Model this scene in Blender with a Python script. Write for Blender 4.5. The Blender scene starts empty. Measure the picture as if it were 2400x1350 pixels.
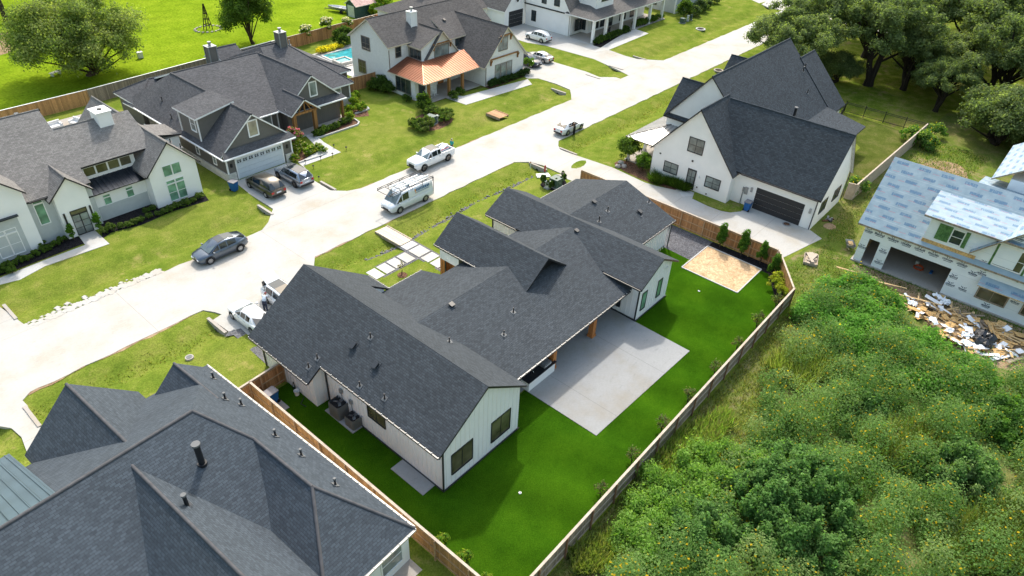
import bpy, bmesh, math, random
import numpy as np
from mathutils import Vector, Matrix, Euler
random.seed(7); rng = np.random.default_rng(11)
SC = bpy.context.scene
COL = SC.collection
R = math.radians

# ---------------------------------------------------------------- camera
cd = bpy.data.cameras.new('camera'); cam = bpy.data.objects.new('camera', cd); COL.objects.link(cam)
_p, _ro, _ya = R(36.4), R(3.0), R(39.2)
fw = Vector((math.cos(_ya)*math.cos(_p), math.sin(_ya)*math.cos(_p), -math.sin(_p)))
rt = Vector((math.sin(_ya), -math.cos(_ya), 0)); up = rt.cross(fw)
r2 = math.cos(_ro)*rt + math.sin(_ro)*up; u2 = -math.sin(_ro)*rt + math.cos(_ro)*up
m4 = Matrix((r2, u2, -fw)).transposed().to_4x4(); m4.translation = (0, 0, 35)
cam.matrix_world = m4
cd.sensor_width = 36; cd.lens = 24; cd.clip_start = .5; cd.clip_end = 3000
SC.camera = cam
# ---------------------------------------------------------------- sky and sun
SUN_EL, SUN_AZ = R(50), math.atan2(.65, .56)
w = bpy.data.worlds.new('World'); SC.world = w; w.use_nodes = True
wn = w.node_tree.nodes; bg = wn['Background']; bg.inputs['Strength'].default_value = .15
sk = wn.new('ShaderNodeTexSky'); sk.sky_type = 'NISHITA'; sk.sun_disc = False
sk.sun_elevation = SUN_EL; sk.sun_rotation = SUN_AZ; sk.air_density = 2.2; sk.dust_density = 5.0; sk.ozone_density = 2.4
w.node_tree.links.new(sk.outputs[0], bg.inputs['Color'])
sl = bpy.data.lights.new('sun', 'SUN'); sl.energy = 2.0; sl.angle = R(2.0); sl.color = (1, .96, .89)
so = bpy.data.objects.new('sun', sl); COL.objects.link(so); so.location = (60, 60, 80)
so.rotation_euler = Vector((math.sin(SUN_AZ)*math.cos(SUN_EL), math.cos(SUN_AZ)*math.cos(SUN_EL), math.sin(SUN_EL))).to_track_quat('Z', 'Y').to_euler()
SC.view_settings.view_transform = 'Standard'; SC.view_settings.look = 'None'
SC.view_settings.exposure = 1.0; SC.view_settings.gamma = 1
SC.render.engine = 'CYCLES'

# ---------------------------------------------------------------- materials
class NT:
    def __init__(s, name):
        s.m = bpy.data.materials.new(name); s.m.use_nodes = True
        s.t = s.m.node_tree; s.b = s.t.nodes['Principled BSDF']
    def n(s, ty, **k):
        nd = s.t.nodes.new('ShaderNode'+ty)
        for a, v in k.items(): setattr(nd, a, v)
        return nd
    def l(s, a, b): s.t.links.new(a, b)
    def pos(s):
        if not hasattr(s, '_p'): s._p = s.n('NewGeometry').outputs['Position']
        return s._p
    def uv(s):
        if not hasattr(s, '_u'): s._u = s.n('UVMap').outputs[0]
        return s._u
    def noise(s, scale, det=2, vec=None, rough=.5):
        nd = s.n('TexNoise'); nd.inputs['Scale'].default_value = scale; nd.inputs['Detail'].default_value = det; nd.inputs['Roughness'].default_value = rough
        s.l(vec or s.pos(), nd.inputs['Vector']); return nd.outputs['Fac']
    def ramp(s, fac, stops, interp='LINEAR'):
        nd = s.n('ValToRGB'); e = nd.color_ramp.elements; nd.color_ramp.interpolation = interp
        while len(e) < len(stops): e.new(.5)
        for i, (p, c) in enumerate(stops):
            e[i].position = p; e[i].color = (*c, 1) if len(c) == 3 else c
        s.l(fac, nd.inputs[0]); return nd.outputs[0]
    def math(s, op, a, b=None):
        nd = s.n('Math', operation=op)
        for i, v in enumerate((a, b)):
            if v is None: continue
            if isinstance(v, (int, float)): nd.inputs[i].default_value = v
            else: s.l(v, nd.inputs[i])
        return nd.outputs[0]
    def mix(s, fac, a, b, mode='MIX'):
        nd = s.n('MixRGB', blend_type=mode)
        for i, v in enumerate((fac, a, b)):
            if isinstance(v, (int, float)): nd.inputs[i].default_value = v
            elif isinstance(v, tuple): nd.inputs[i].default_value = (*v, 1)
            else: s.l(v, nd.inputs[i])
        return nd.outputs[0]
    def sep(s, v):
        nd = s.n('SeparateXYZ'); s.l(v, nd.inputs[0]); return nd.outputs
    def comb(s, x, y, z=0):
        nd = s.n('CombineXYZ')
        for i, v in enumerate((x, y, z)):
            if isinstance(v, (int, float)): nd.inputs[i].default_value = v
            else: s.l(v, nd.inputs[i])
        return nd.outputs[0]
    def col(s, c, rough=.7, spec=.3, metal=0):
        if isinstance(c, tuple): s.b.inputs['Base Color'].default_value = (*c, 1)
        else: s.l(c, s.b.inputs['Base Color'])
        s.b.inputs['Roughness'].default_value = rough
        s.b.inputs['Specular IOR Level'].default_value = spec
        s.b.inputs['Metallic'].default_value = metal
        return s
    def bump(s, h, strength=.4, dist=.02):
        nd = s.n('Bump'); nd.inputs['Strength'].default_value = strength; nd.inputs['Distance'].default_value = dist
        s.l(h, nd.inputs['Height']); s.l(nd.outputs[0], s.b.inputs['Normal']); return s

def plain(name, c, rough=.6, spec=.3, metal=0, var=.12, scale=3):
    t = NT(name); f = t.noise(scale, 3)
    t.col(t.ramp(f, [(.3, tuple(x*(1-var) for x in c)), (.7, tuple(min(1, x*(1+var)) for x in c))]), rough, spec, metal)
    return t.m
def shingle(name, c, row=.145, var=.3, wid=.3):
    t = NT(name); br = t.n('TexBrick'); t.l(t.uv(), br.inputs['Vector'])
    br.inputs['Scale'].default_value = 1; br.inputs['Brick Width'].default_value = wid; br.inputs['Row Height'].default_value = row
    br.inputs['Mortar Size'].default_value = .016; br.inputs['Mortar Smooth'].default_value = .3; br.inputs['Bias'].default_value = .1
    br.inputs['Color1'].default_value = (*[x*(1-var) for x in c], 1); br.inputs['Color2'].default_value = (*[x*(1+var) for x in c], 1)
    br.inputs['Mortar'].default_value = (*[x*.72 for x in c], 1)
    big = t.ramp(t.noise(.35, 4), [(.3, (.92,)*3), (.7, (1.06,)*3)])
    fine = t.ramp(t.noise(5.5, 2, t.uv()), [(.35, (.9,)*3), (.65, (1.1,)*3)])
    cc = t.mix(1, t.mix(1, br.outputs['Color'], big, 'MULTIPLY'), fine, 'MULTIPLY')
    t.col(cc, .92, .2); t.bump(br.outputs['Fac'], .35, -.02); return t.m
def batten(name, c, sp=.4, wd=.06, rough=.55):
    t = NT(name); u = t.sep(t.uv())[0]
    f = t.math('FRACT', t.math('DIVIDE', u, sp)); g = t.math('LESS_THAN', f, wd/sp)
    n = t.ramp(t.noise(1.2, 4), [(.3, tuple(x*.95 for x in c)), (.7, c)])
    t.col(n, rough, .3); t.bump(g, 1, .06); return t.m
def lapped(name, c, h=.18):
    t = NT(name); v = t.sep(t.uv())[1]; f = t.math('FRACT', t.math('DIVIDE', v, h))
    t.col(t.ramp(t.noise(1.5, 4), [(.3, tuple(x*.93 for x in c)), (.7, c)]), .6, .3); t.bump(f, .6, -.03); return t.m
def bricky(name, c1, c2, mo, bw=.22, rh=.075):
    t = NT(name); br = t.n('TexBrick'); t.l(t.uv(), br.inputs['Vector']); br.inputs['Scale'].default_value = 1
    br.inputs['Brick Width'].default_value = bw; br.inputs['Row Height'].default_value = rh; br.inputs['Mortar Size'].default_value = .008
    for k, c in (('Color1', c1), ('Color2', c2), ('Mortar', mo)): br.inputs[k].default_value = (*c, 1)
    t.col(t.mix(.25, br.outputs['Color'], t.ramp(t.noise(2, 3), [(.3, tuple(x*.8 for x in c1)), (.7, c1)])), .8, .2); t.bump(br.outputs['Fac'], .4, -.01); return t.m
def planks(name, c, w=.14, var=.3, rough=.8, axis=0):
    t = NT(name); o = t.sep(t.uv()); u = o[axis]
    k = t.math('FLOOR', t.math('DIVIDE', u, w)); f = t.math('FRACT', t.math('DIVIDE', u, w))
    wn = t.n('TexWhiteNoise', noise_dimensions='1D'); t.l(k, wn.inputs['W'])
    a = t.ramp(wn.outputs[0], [(0, tuple(x*(1-var) for x in c)), (1, tuple(x*(1+var) for x in c))])
    gr = t.noise(3, 4, t.comb(t.math('MULTIPLY', o[axis], 8), o[1-axis], 0))
    a = t.mix(1, a, t.ramp(gr, [(.3, (.78,)*3), (.7, (1.15,)*3)]), 'MULTIPLY')
    gap = t.math('LESS_THAN', f, .07)
    t.col(t.mix(gap, a, tuple(x*.35 for x in c)), rough, .2); t.bump(t.math('SUBTRACT', 1, gap), .5, .01); return t.m
def seam(name, c, rough=.35, metal=.5, sp=.42, spec=.5):
    t = NT(name); u = t.sep(t.uv())[0]; f = t.math('FRACT', t.math('DIVIDE', u, sp)); g = t.math('LESS_THAN', f, .1)
    t.col(t.mix(g, t.ramp(t.noise(.8, 4), [(.3, tuple(x*.85 for x in c)), (.7, tuple(x*1.12 for x in c))]), tuple(x*.85 for x in c)), rough, spec, metal); t.bump(g, 1, .05); return t.m  # seam strip slightly darkened, shade beside the rib is put into the colour
def glass(name, c=(.03, .04, .045), rough=.06, spec=.8):
    t = NT(name)
    t.col(t.ramp(t.noise(.9, 2), [(.35, tuple(x*.6 for x in c)), (.65, tuple(x*1.35 for x in c))]), rough, spec); return t.m
def paint(name, c, metal=.0, rough=.28):
    t = NT(name); t.col(t.ramp(t.noise(1.1, 4), [(.3, tuple(x*.93 for x in c)), (.7, c)]), rough, .5, metal)
    t.b.inputs['Coat Weight'].default_value = .8; t.b.inputs['Coat Roughness'].default_value = .06; return t.m
def leafm(name, trans=.55):
    t = NT(name); a = t.n('VertexColor'); a.layer_name = 'Col'
    t.col(a.outputs[0], .75, .12)
    tr = t.n('BsdfTranslucent'); t.l(t.mix(1, a.outputs[0], (1.5, 1.6, .6), 'MULTIPLY'), tr.inputs[0])
    mx = t.n('MixShader'); mx.inputs[0].default_value = trans
    t.l(t.b.outputs[0], mx.inputs[1]); t.l(tr.outputs[0], mx.inputs[2])
    t.l(mx.outputs[0], t.t.nodes['Material Output'].inputs[0]); return t.m
def lawnm(name, a, b, c, s1=.09, s2=.6, fine=9, mow=0, dirt=None):
    """three grass tones blended by broad, middle and fine noise"""
    t = NT(name)
    k = t.ramp(t.noise(s1, 5, rough=.6), [(.34, a), (.52, b), (.68, c)])
    k2 = t.ramp(t.noise(s2, 6, rough=.65), [(.35, tuple(x*.85 for x in a)), (.5, b), (.66, tuple(x*1.12 for x in c))])
    m = t.mix(.55, k, k2)
    f = t.ramp(t.noise(fine, 3, rough=.7), [(.3, (.62,)*3), (.7, (1.32,)*3)])
    m = t.mix(1, m, f, 'MULTIPLY')
    if mow:
        o = t.sep(t.pos()); s = t.math('SINE', t.math('MULTIPLY', t.math('ADD', o[0], t.math('MULTIPLY', o[1], .35)), mow))
        m = t.mix(1, m, t.ramp(t.math('ADD', t.math('MULTIPLY', s, .5), .5), [(0, (.88,)*3), (.93, (1.05,)*3), (1, (1.1,)*3)]), 'MULTIPLY')
    if dirt:
        d = t.ramp(t.noise(.33, 6, rough=.7), [(dirt[0], (0, 0, 0)), (dirt[0]+.1, (1, 1, 1))])
        m = t.mix(t.math('MULTIPLY', t.sep(d)[0], dirt[2]), m, dirt[1])
    t.col(m, 1.0, .0); t.bump(t.noise(14, 3), .5, .05); return t.m
def concrete(name, c, warm=(1.06, .98, .86), jx=0, jy=0, stain=.5):
    t = NT(name); p = t.pos(); o = t.sep(p)
    m = t.ramp(t.noise(.22, 6, rough=.62), [(.3, tuple(x*.86*y for x, y in zip(c, warm))), (.5, c), (.66, tuple(x*1.07 for x in c))])
    m = t.mix(1, m, t.ramp(t.noise(7, 4, rough=.7), [(.3, (.93,)*3), (.7, (1.05,)*3)]), 'MULTIPLY')
    m = t.mix(t.math('MULTIPLY', t.sep(t.ramp(t.noise(1.1, 5, t.comb(o[0], t.math('MULTIPLY', o[1], 2.6), 0), rough=.7), [(.58, (0, 0, 0)), (.74, (1, 1, 1))]))[0], stain), m, tuple(x*.72 for x in c))
    g = None
    for ax, j in ((0, jx), (1, jy)):
        if j:
            q = t.math('LESS_THAN', t.math('FRACT', t.math('DIVIDE', o[ax], j)), .035/j)
            g = q if g is None else t.math('MAXIMUM', g, q)
    if g is not None: m = t.mix(t.math('MULTIPLY', g, .55), m, tuple(x*.4 for x in c))
    t.col(m, .9, .15); t.bump(t.noise(30, 3), .15, .01); return t.m
def gravelm(name, c, s=18, var=.5):
    t = NT(name); v = t.n('TexVoronoi'); v.inputs['Scale'].default_value = s; t.l(t.pos(), v.inputs['Vector'])
    g = t.sep(v.outputs['Color'])[0]
    m = t.ramp(g, [(0, tuple(x*(1-var) for x in c)), (1, tuple(x*(1+var) for x in c))])
    m = t.mix(1, m, t.ramp(t.noise(.7, 4), [(.3, (.85,)*3), (.7, (1.12,)*3)]), 'MULTIPLY')
    t.col(m, .95, .1); t.bump(v.outputs['Distance'], .6, .04); return t.m

M = {}
M['roof_main'] = shingle('dark shingle', (.048, .056, .065), var=.22)
M['roof_right'] = shingle('charcoal shingle', (.043, .052, .062), .16, .26)
M['roof_near'] = shingle('slate shingle', (.055, .068, .083), .15, .2)
M['roof_white'] = shingle('weathered grey shingle', (.175, .168, .162), .15, .2)
M['roof_craft'] = shingle('grey shingle', (.078, .079, .085), .15, .25)
M['roof_two'] = shingle('brown grey shingle', (.088, .083, .082), .15, .25)
M['roof_far'] = shingle('far grey shingle', (.11, .104, .1), .15, .25)
M['cap'] = plain('ridge cap', (.08, .08, .085), .9, .2, var=.15)
M['flash'] = plain('painted vent flashing', (.12, .125, .13), .6, .3)
M['bulb'] = plain('eave lamp', (.5, .5, .48), .4)
M['batten'] = batten('white board and batten', (.8, .81, .81))
M['white'] = plain('white painted wall', (.8, .8, .79), .6, .3, var=.03, scale=.8)
M['cream'] = plain('cream gable board', (.62, .57, .48), .6, var=.06)
M['whitebrick'] = bricky('white painted brick', (.76, .76, .74), (.68, .68, .67), (.6, .6, .59))
M['greyp'] = plain('pale grey render', (.44, .47, .47), .7, var=.04)
M['taupe'] = batten('taupe board and batten', (.13, .12, .108), .3, .05)
M['taupeg'] = plain('taupe gable', (.14, .132, .12), .7, var=.06)
M['stone'] = bricky('white limestone', (.62, .6, .55), (.5, .48, .43), (.42, .41, .38), .4, .2)
M['trimw'] = plain('white trim', (.78, .78, .77), .5, var=.03)
M['trimb'] = plain('black trim', (.014, .015, .018), .4, .4)
M['trimc'] = plain('cream trim', (.55, .48, .37), .6)
M['trimt'] = plain('taupe trim', (.2, .17, .14), .6)
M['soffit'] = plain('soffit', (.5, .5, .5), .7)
M['gutter'] = plain('dark gutter', (.03, .032, .036), .35, .5)
M['gutterw'] = plain('light gutter', (.5, .47, .42), .35, .5)
M['cedar'] = planks('cedar timber', (.42, .17, .055), .5, .15, .6)
M['oakpost'] = planks('weathered timber post', (.3, .15, .055), .5, .2, .7)
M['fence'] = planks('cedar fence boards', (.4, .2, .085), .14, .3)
M['fenceout'] = planks('sunlit cedar fence boards', (.46, .25, .1), .14, .22)  # lighter copy of the cedar boards, sunlight is put into the colour
M['fenceold'] = planks('greyed fence boards', (.27, .21, .16), .14, .25)
M['fencerail'] = plain('fence rail', (.42, .27, .15), .8, var=.2)
M['backlawn'] = lawnm('shaded back lawn', (.055, .078, .014), (.08, .1, .02), (.13, .12, .045), .12, .6, 7)  # lawn tones darkened, tree shade is put into the colour
M['fencepost'] = plain('brown fence post', (.22, .12, .07), .85, var=.2)
M['fencerailold'] = plain('greyed fence rail', (.36, .3, .24), .85, var=.2)
M['fencecap'] = plain('bleached fence cap', (.42, .35, .28), .8, var=.15)
M['deck'] = planks('pale deck boards', (.62, .52, .41), .14, .14, .85, 0)
M['deckred'] = planks('tan deck boards', (.45, .27, .15), .14, .14, .85, 0)
M['metalblk'] = seam('black standing seam', (.028, .036, .05), .3, .6)
M['metalwht'] = seam('galvalume standing seam', (.33, .33, .325), .5, .4)
M['metalblue'] = seam('blue grey standing seam', (.09, .14, .175), .4, .4, .5)
M['copper'] = seam('copper standing seam', (.22, .09, .052), .42, .7)
M['glass'] = glass('dark window glass')
M['glassg'] = glass('green blind window', (.15, .3, .2), .12, .5)
M['glassb'] = glass('amber blind window', (.1, .092, .055), .08, .6)
M['glasst'] = glass('tan window shade', (.3, .27, .2), .12, .5)
M['glassl'] = glass('grey curtain window', (.2, .23, .22), .1, .5)
M['carglass'] = glass('car glass', (.014, .02, .024), .04, .9)
M['screen'] = glass('windscreen', (.07, .1, .11), .05, .9)
M['doorblk'] = plain('black door paint', (.02, .021, .024), .35, .4)
M['gdoorw'] = plain('pale blue garage door', (.55, .6, .64), .5, var=.03)
M['gdoorb'] = lapped('charcoal garage door', (.03, .031, .034), .53)
M['road'] = concrete('street concrete', (.41, .396, .37), jx=13.5, stain=.8)
M['drive'] = concrete('driveway concrete', (.4, .389, .366), jx=0, jy=4.6, stain=.5)
M['patio'] = concrete('patio concrete', (.262, .266, .266), jx=6.1, jy=0, stain=.9)  # base colour lowered, weaker sun over the near yard is put into it
M['porch'] = concrete('porch concrete', (.36, .33, .3), stain=.3)
M['slab'] = concrete('pale slab', (.45, .446, .435), stain=.15)
M['lawn'] = lawnm('front lawn', (.092, .145, .017), (.14, .18, .026), (.2, .2, .05), dirt=(.6, (.34, .27, .11), .55))
M['field'] = lawnm('bright pasture', (.115, .185, .01), (.16, .24, .012), (.205, .27, .018), .05, .3, 3)
M['lotlawn'] = lawnm('rough lot grass', (.075, .125, .018), (.115, .155, .03), (.2, .17, .075), .12, .7, 7, dirt=(.56, (.27, .2, .12), .8))
M['shadelawn'] = lawnm('thin lawn under trees', (.085, .13, .015), (.14, .18, .024), (.24, .21, .075), .1, .6, 6, dirt=(.57, (.25, .18, .1), .7))
M['turf'] = lawnm('artificial turf', (.019, .06, .0028), (.027, .077, .0032), (.039, .096, .004), .1, .35, 16, mow=1.37)
M['gravel'] = gravelm('dark gravel', (.105, .105, .115), 16)
M['pebble'] = gravelm('grey gravel joints', (.13, .13, .135), 20)
M['mulch'] = gravelm('black mulch', (.018, .016, .018), 14, .7)
M['mulchb'] = gravelm('brown mulch', (.13, .07, .045), 12, .6)
M['sand'] = lawnm('sand', (.4, .27, .15), (.5, .35, .21), (.58, .43, .28), .5, 2.2, 6, dirt=(.6, (.26, .18, .11), .4))
M['dirt'] = lawnm('trodden dirt', (.22, .15, .09), (.3, .21, .13), (.36, .27, .18), .3, 1.5, 8, dirt=(.55, (.09, .12, .03), .8))
M['weedsoil'] = lawnm('weedy soil', (.08, .12, .02), (.13, .16, .04), (.24, .2, .11), .2, .9, 8, dirt=(.6, (.26, .18, .11), .8))
M['water'] = glass('pool water', (.05, .3, .34), .05, .5)
M['rubber'] = plain('tyre rubber', (.012, .012, .013), .8)
M['rim'] = plain('alloy rim', (.45, .45, .46), .3, .5, .7)
M['rimd'] = plain('dark alloy rim', (.1, .09, .08), .35, .5, .6)
M['chrome'] = plain('chrome', (.6, .6, .6), .15, .5, 1)
M['plasticb'] = plain('black plastic', (.02, .02, .022), .5)
M['red'] = plain('red lamp', (.4, .015, .012), .2, .5)
M['amber'] = plain('amber lamp', (.6, .22, .03), .2, .5)
M['lamp'] = plain('clear lamp', (.7, .72, .74), .12, .6)
M['plate'] = plain('number plate', (.6, .62, .66), .4)
M['binblue'] = plain('blue bin plastic', (.012, .1, .3), .45, .4)
M['binlid'] = plain('grey bin lid', (.2, .19, .2), .5)
M['steel'] = plain('galvanised metal', (.32, .34, .36), .4, .5, .6)
M['acgrey'] = lapped('louvred grey cabinet', (.15, .16, .16), .05)
M['utilgreen'] = plain('utility green paint', (.06, .1, .09), .5, .4)
M['utilwhite'] = plain('utility beige plastic', (.5, .52, .48), .5, .4)
M['leaf'] = leafm('leaves')
M['bark'] = planks('bark', (.075, .055, .04), .09, .4, .95)
M['barkd'] = planks('dark bark', (.03, .024, .019), .09, .4, .95)
M['board'] = planks('new lumber', (.6, .42, .22), .2, .2, .8)
M['boardg'] = planks('grey lumber', (.3, .24, .18), .2, .2, .85)
M['osb'] = gravelm('strand board', (.55, .35, .15), 11, .25)
M['wrapw'] = plain('white scrap sheet', (.74, .76, .8), .5, var=.08)
M['bag'] = plain('black bag film', (.012, .013, .016), .25, .5, var=.5, scale=8)
M['orange'] = plain('orange cord', (.6, .09, .02), .5)
M['cushion'] = plain('white outdoor upholstery', (.72, .7, .68), .8, var=.04)
# ---------------------------------------------------------------- geometry helpers
class MB:
    """gathers polygons and links them as ONE mesh object"""
    def __init__(s): s.v = []; s.f = []; s.mi = []; s.sm = []
    def poly(s, pts, mi=0, sm=False):
        k = len(s.v); s.v += [tuple(p) for p in pts]; s.f.append(list(range(k, k+len(pts)))); s.mi.append(mi); s.sm.append(sm); return s
    def mesh(s, pts, faces, mi=0, sm=False):
        k = len(s.v); s.v += [tuple(p) for p in pts]
        for f in faces: s.f.append([k+i for i in f]); s.mi.append(mi); s.sm.append(sm)
        return s
    def box(s, x0, x1, y0, y1, z0, z1, mi=0, rot=0, piv=None, top=None):
        p = [(x, y, z) for z in (z0, z1) for x, y in ((x0, y0), (x1, y0), (x1, y1), (x0, y1))]
        if rot:
            cx, cy = piv or ((x0+x1)/2, (y0+y1)/2); c, q = math.cos(rot), math.sin(rot)
            p = [(cx+(x-cx)*c-(y-cy)*q, cy+(x-cx)*q+(y-cy)*c, z) for x, y, z in p]
        s.mesh(p, [(3, 2, 1, 0), (0, 1, 5, 4), (1, 2, 6, 5), (2, 3, 7, 6), (3, 0, 4, 7)], mi)
        s.mesh(p[4:], [(0, 1, 2, 3)], mi if top is None else top); return s
    def obox(s, c, ax, ay, az, mi=0):
        """box from centre and three half-axis vectors"""
        c, ax, ay, az = map(Vector, (c, ax, ay, az))
        p = [c+ax*i+ay*j+az*k for k in (-1, 1) for i, j in ((-1, -1), (1, -1), (1, 1), (-1, 1))]
        return s.mesh(p, [(3, 2, 1, 0), (4, 5, 6, 7), (0, 1, 5, 4), (1, 2, 6, 5), (2, 3, 7, 6), (3, 0, 4, 7)], mi)
    def beam(s, a, b, wd, h, mi=0):
        a, b = Vector(a), Vector(b); d = b-a; n = Vector((0, 0, 1)) if abs(d.normalized().z) < .95 else Vector((0, 1, 0))
        sx = d.cross(n).normalized(); uz = sx.cross(d).normalized()
        return s.obox((a+b)/2, d/2, sx*wd/2, uz*h/2, mi)
    def slab(s, pts, t, mt=0, ms=1, mb=2):
        """sheet with a top polygon and vertical thickness t"""
        pts = [Vector(p) for p in pts]
        nrm = Vector((0, 0, 0))
        for i in range(len(pts)): nrm += pts[i].cross(pts[(i+1) % len(pts)])
        if nrm.z < 0: pts = pts[::-1]
        lo = [p-Vector((0, 0, t)) for p in pts]
        s.poly(pts, mt); s.poly(lo[::-1], mb)
        for i in range(len(pts)):
            j = (i+1) % len(pts); s.poly([lo[i], lo[j], pts[j], pts[i]], ms)
        return s
    def prism(s, prof, d, mi=0):
        """planar profile pushed along vector d"""
        a = [Vector(p) for p in prof]; d = Vector(d); b = [p+d for p in a]
        nrm = Vector((0, 0, 0))
        for i in range(len(a)): nrm += a[i].cross(a[(i+1) % len(a)])
        if nrm.dot(d) > 0: a, b = b, a
        s.poly(a, mi); s.poly(b[::-1], mi)
        for i in range(len(a)):
            j = (i+1) % len(a); s.poly([a[j], a[i], b[i], b[j]], mi)
        return s
    def tube(s, pts, r, n=8, mi=0, cap=True, sm=True):
        pts = [Vector(p) for p in pts]; rs = r if isinstance(r, (list, tuple)) else [r]*len(pts); rings = []
        for i, p in enumerate(pts):
            d = (pts[min(i+1, len(pts)-1)]-pts[max(i-1, 0)]).normalized()
            a = d.orthogonal().normalized() if i == 0 else (pa-d*pa.dot(d)).normalized()
            pa = a; b = d.cross(a); rings.append([p+(a*math.cos(q)+b*math.sin(q))*rs[i] for q in [2*math.pi*k/n for k in range(n)]])
        V_ = [v for q in rings for v in q]; F = []
        for i in range(len(rings)-1):
            for k in range(n): F.append((i*n+k, i*n+(k+1) % n, (i+1)*n+(k+1) % n, (i+1)*n+k))
        s.mesh(V_, F, mi, sm)
        if cap: s.poly(rings[-1], mi); s.poly(rings[0][::-1], mi)
        return s
    def build(s, name, mats, parent=None, origin=(0, 0, 0), uv=True):
        me = bpy.data.meshes.new(name); o = Vector(origin)
        me.from_pydata([tuple(Vector(v)-o) for v in s.v], [], s.f)
        for m in (mats if isinstance(mats, (list, tuple)) else [mats]): me.materials.append(M[m] if isinstance(m, str) else m)
        me.polygons.foreach_set('material_index', s.mi); me.polygons.foreach_set('use_smooth', s.sm)
        if uv:
            L = me.uv_layers.new(name='UVMap')
            for p in me.polygons:
                n = p.normal
                if abs(n.z) > .995: a, b = Vector((1, 0, 0)), Vector((0, 1, 0))
                else:
                    a = Vector((0, 0, 1)).cross(n).normalized(); b = n.cross(a)
                for li in p.loop_indices:
                    c = me.vertices[me.loops[li].vertex_index].co+o; L.data[li].uv = (a.dot(c), b.dot(c))
        me.update()
        ob = bpy.data.objects.new(name, me); COL.objects.link(ob)
        if parent is not None: ob.parent = parent
        return ob
def tag(o, label, cat, group=None):
    o['label'] = label; o['category'] = cat
    if group: o['group'] = group
    return o
def thing(name, label, cat, loc=(0, 0, 0), rz=0, group=None):
    o = bpy.data.objects.new(name, None); COL.objects.link(o); o.empty_display_size = .5
    o.location = loc; o.rotation_euler = (0, 0, rz); return tag(o, label, cat, group)
def struct(o, kind='structure'): o['kind'] = kind; return o
def dup(root, loc, rz=None, sc=None, label=None, group=None):
    r = root.copy(); COL.objects.link(r); r.location = loc
    if rz is not None: r.rotation_euler = (0, 0, rz)
    if sc is not None: r.scale = sc if isinstance(sc, tuple) else (sc, sc, sc)
    if label: r['label'] = label
    if group: r['group'] = group
    for c in root.children:
        k = c.copy(); COL.objects.link(k); k.parent = r
        for g in c.children: q = g.copy(); COL.objects.link(q); q.parent = k
    return r

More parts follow.
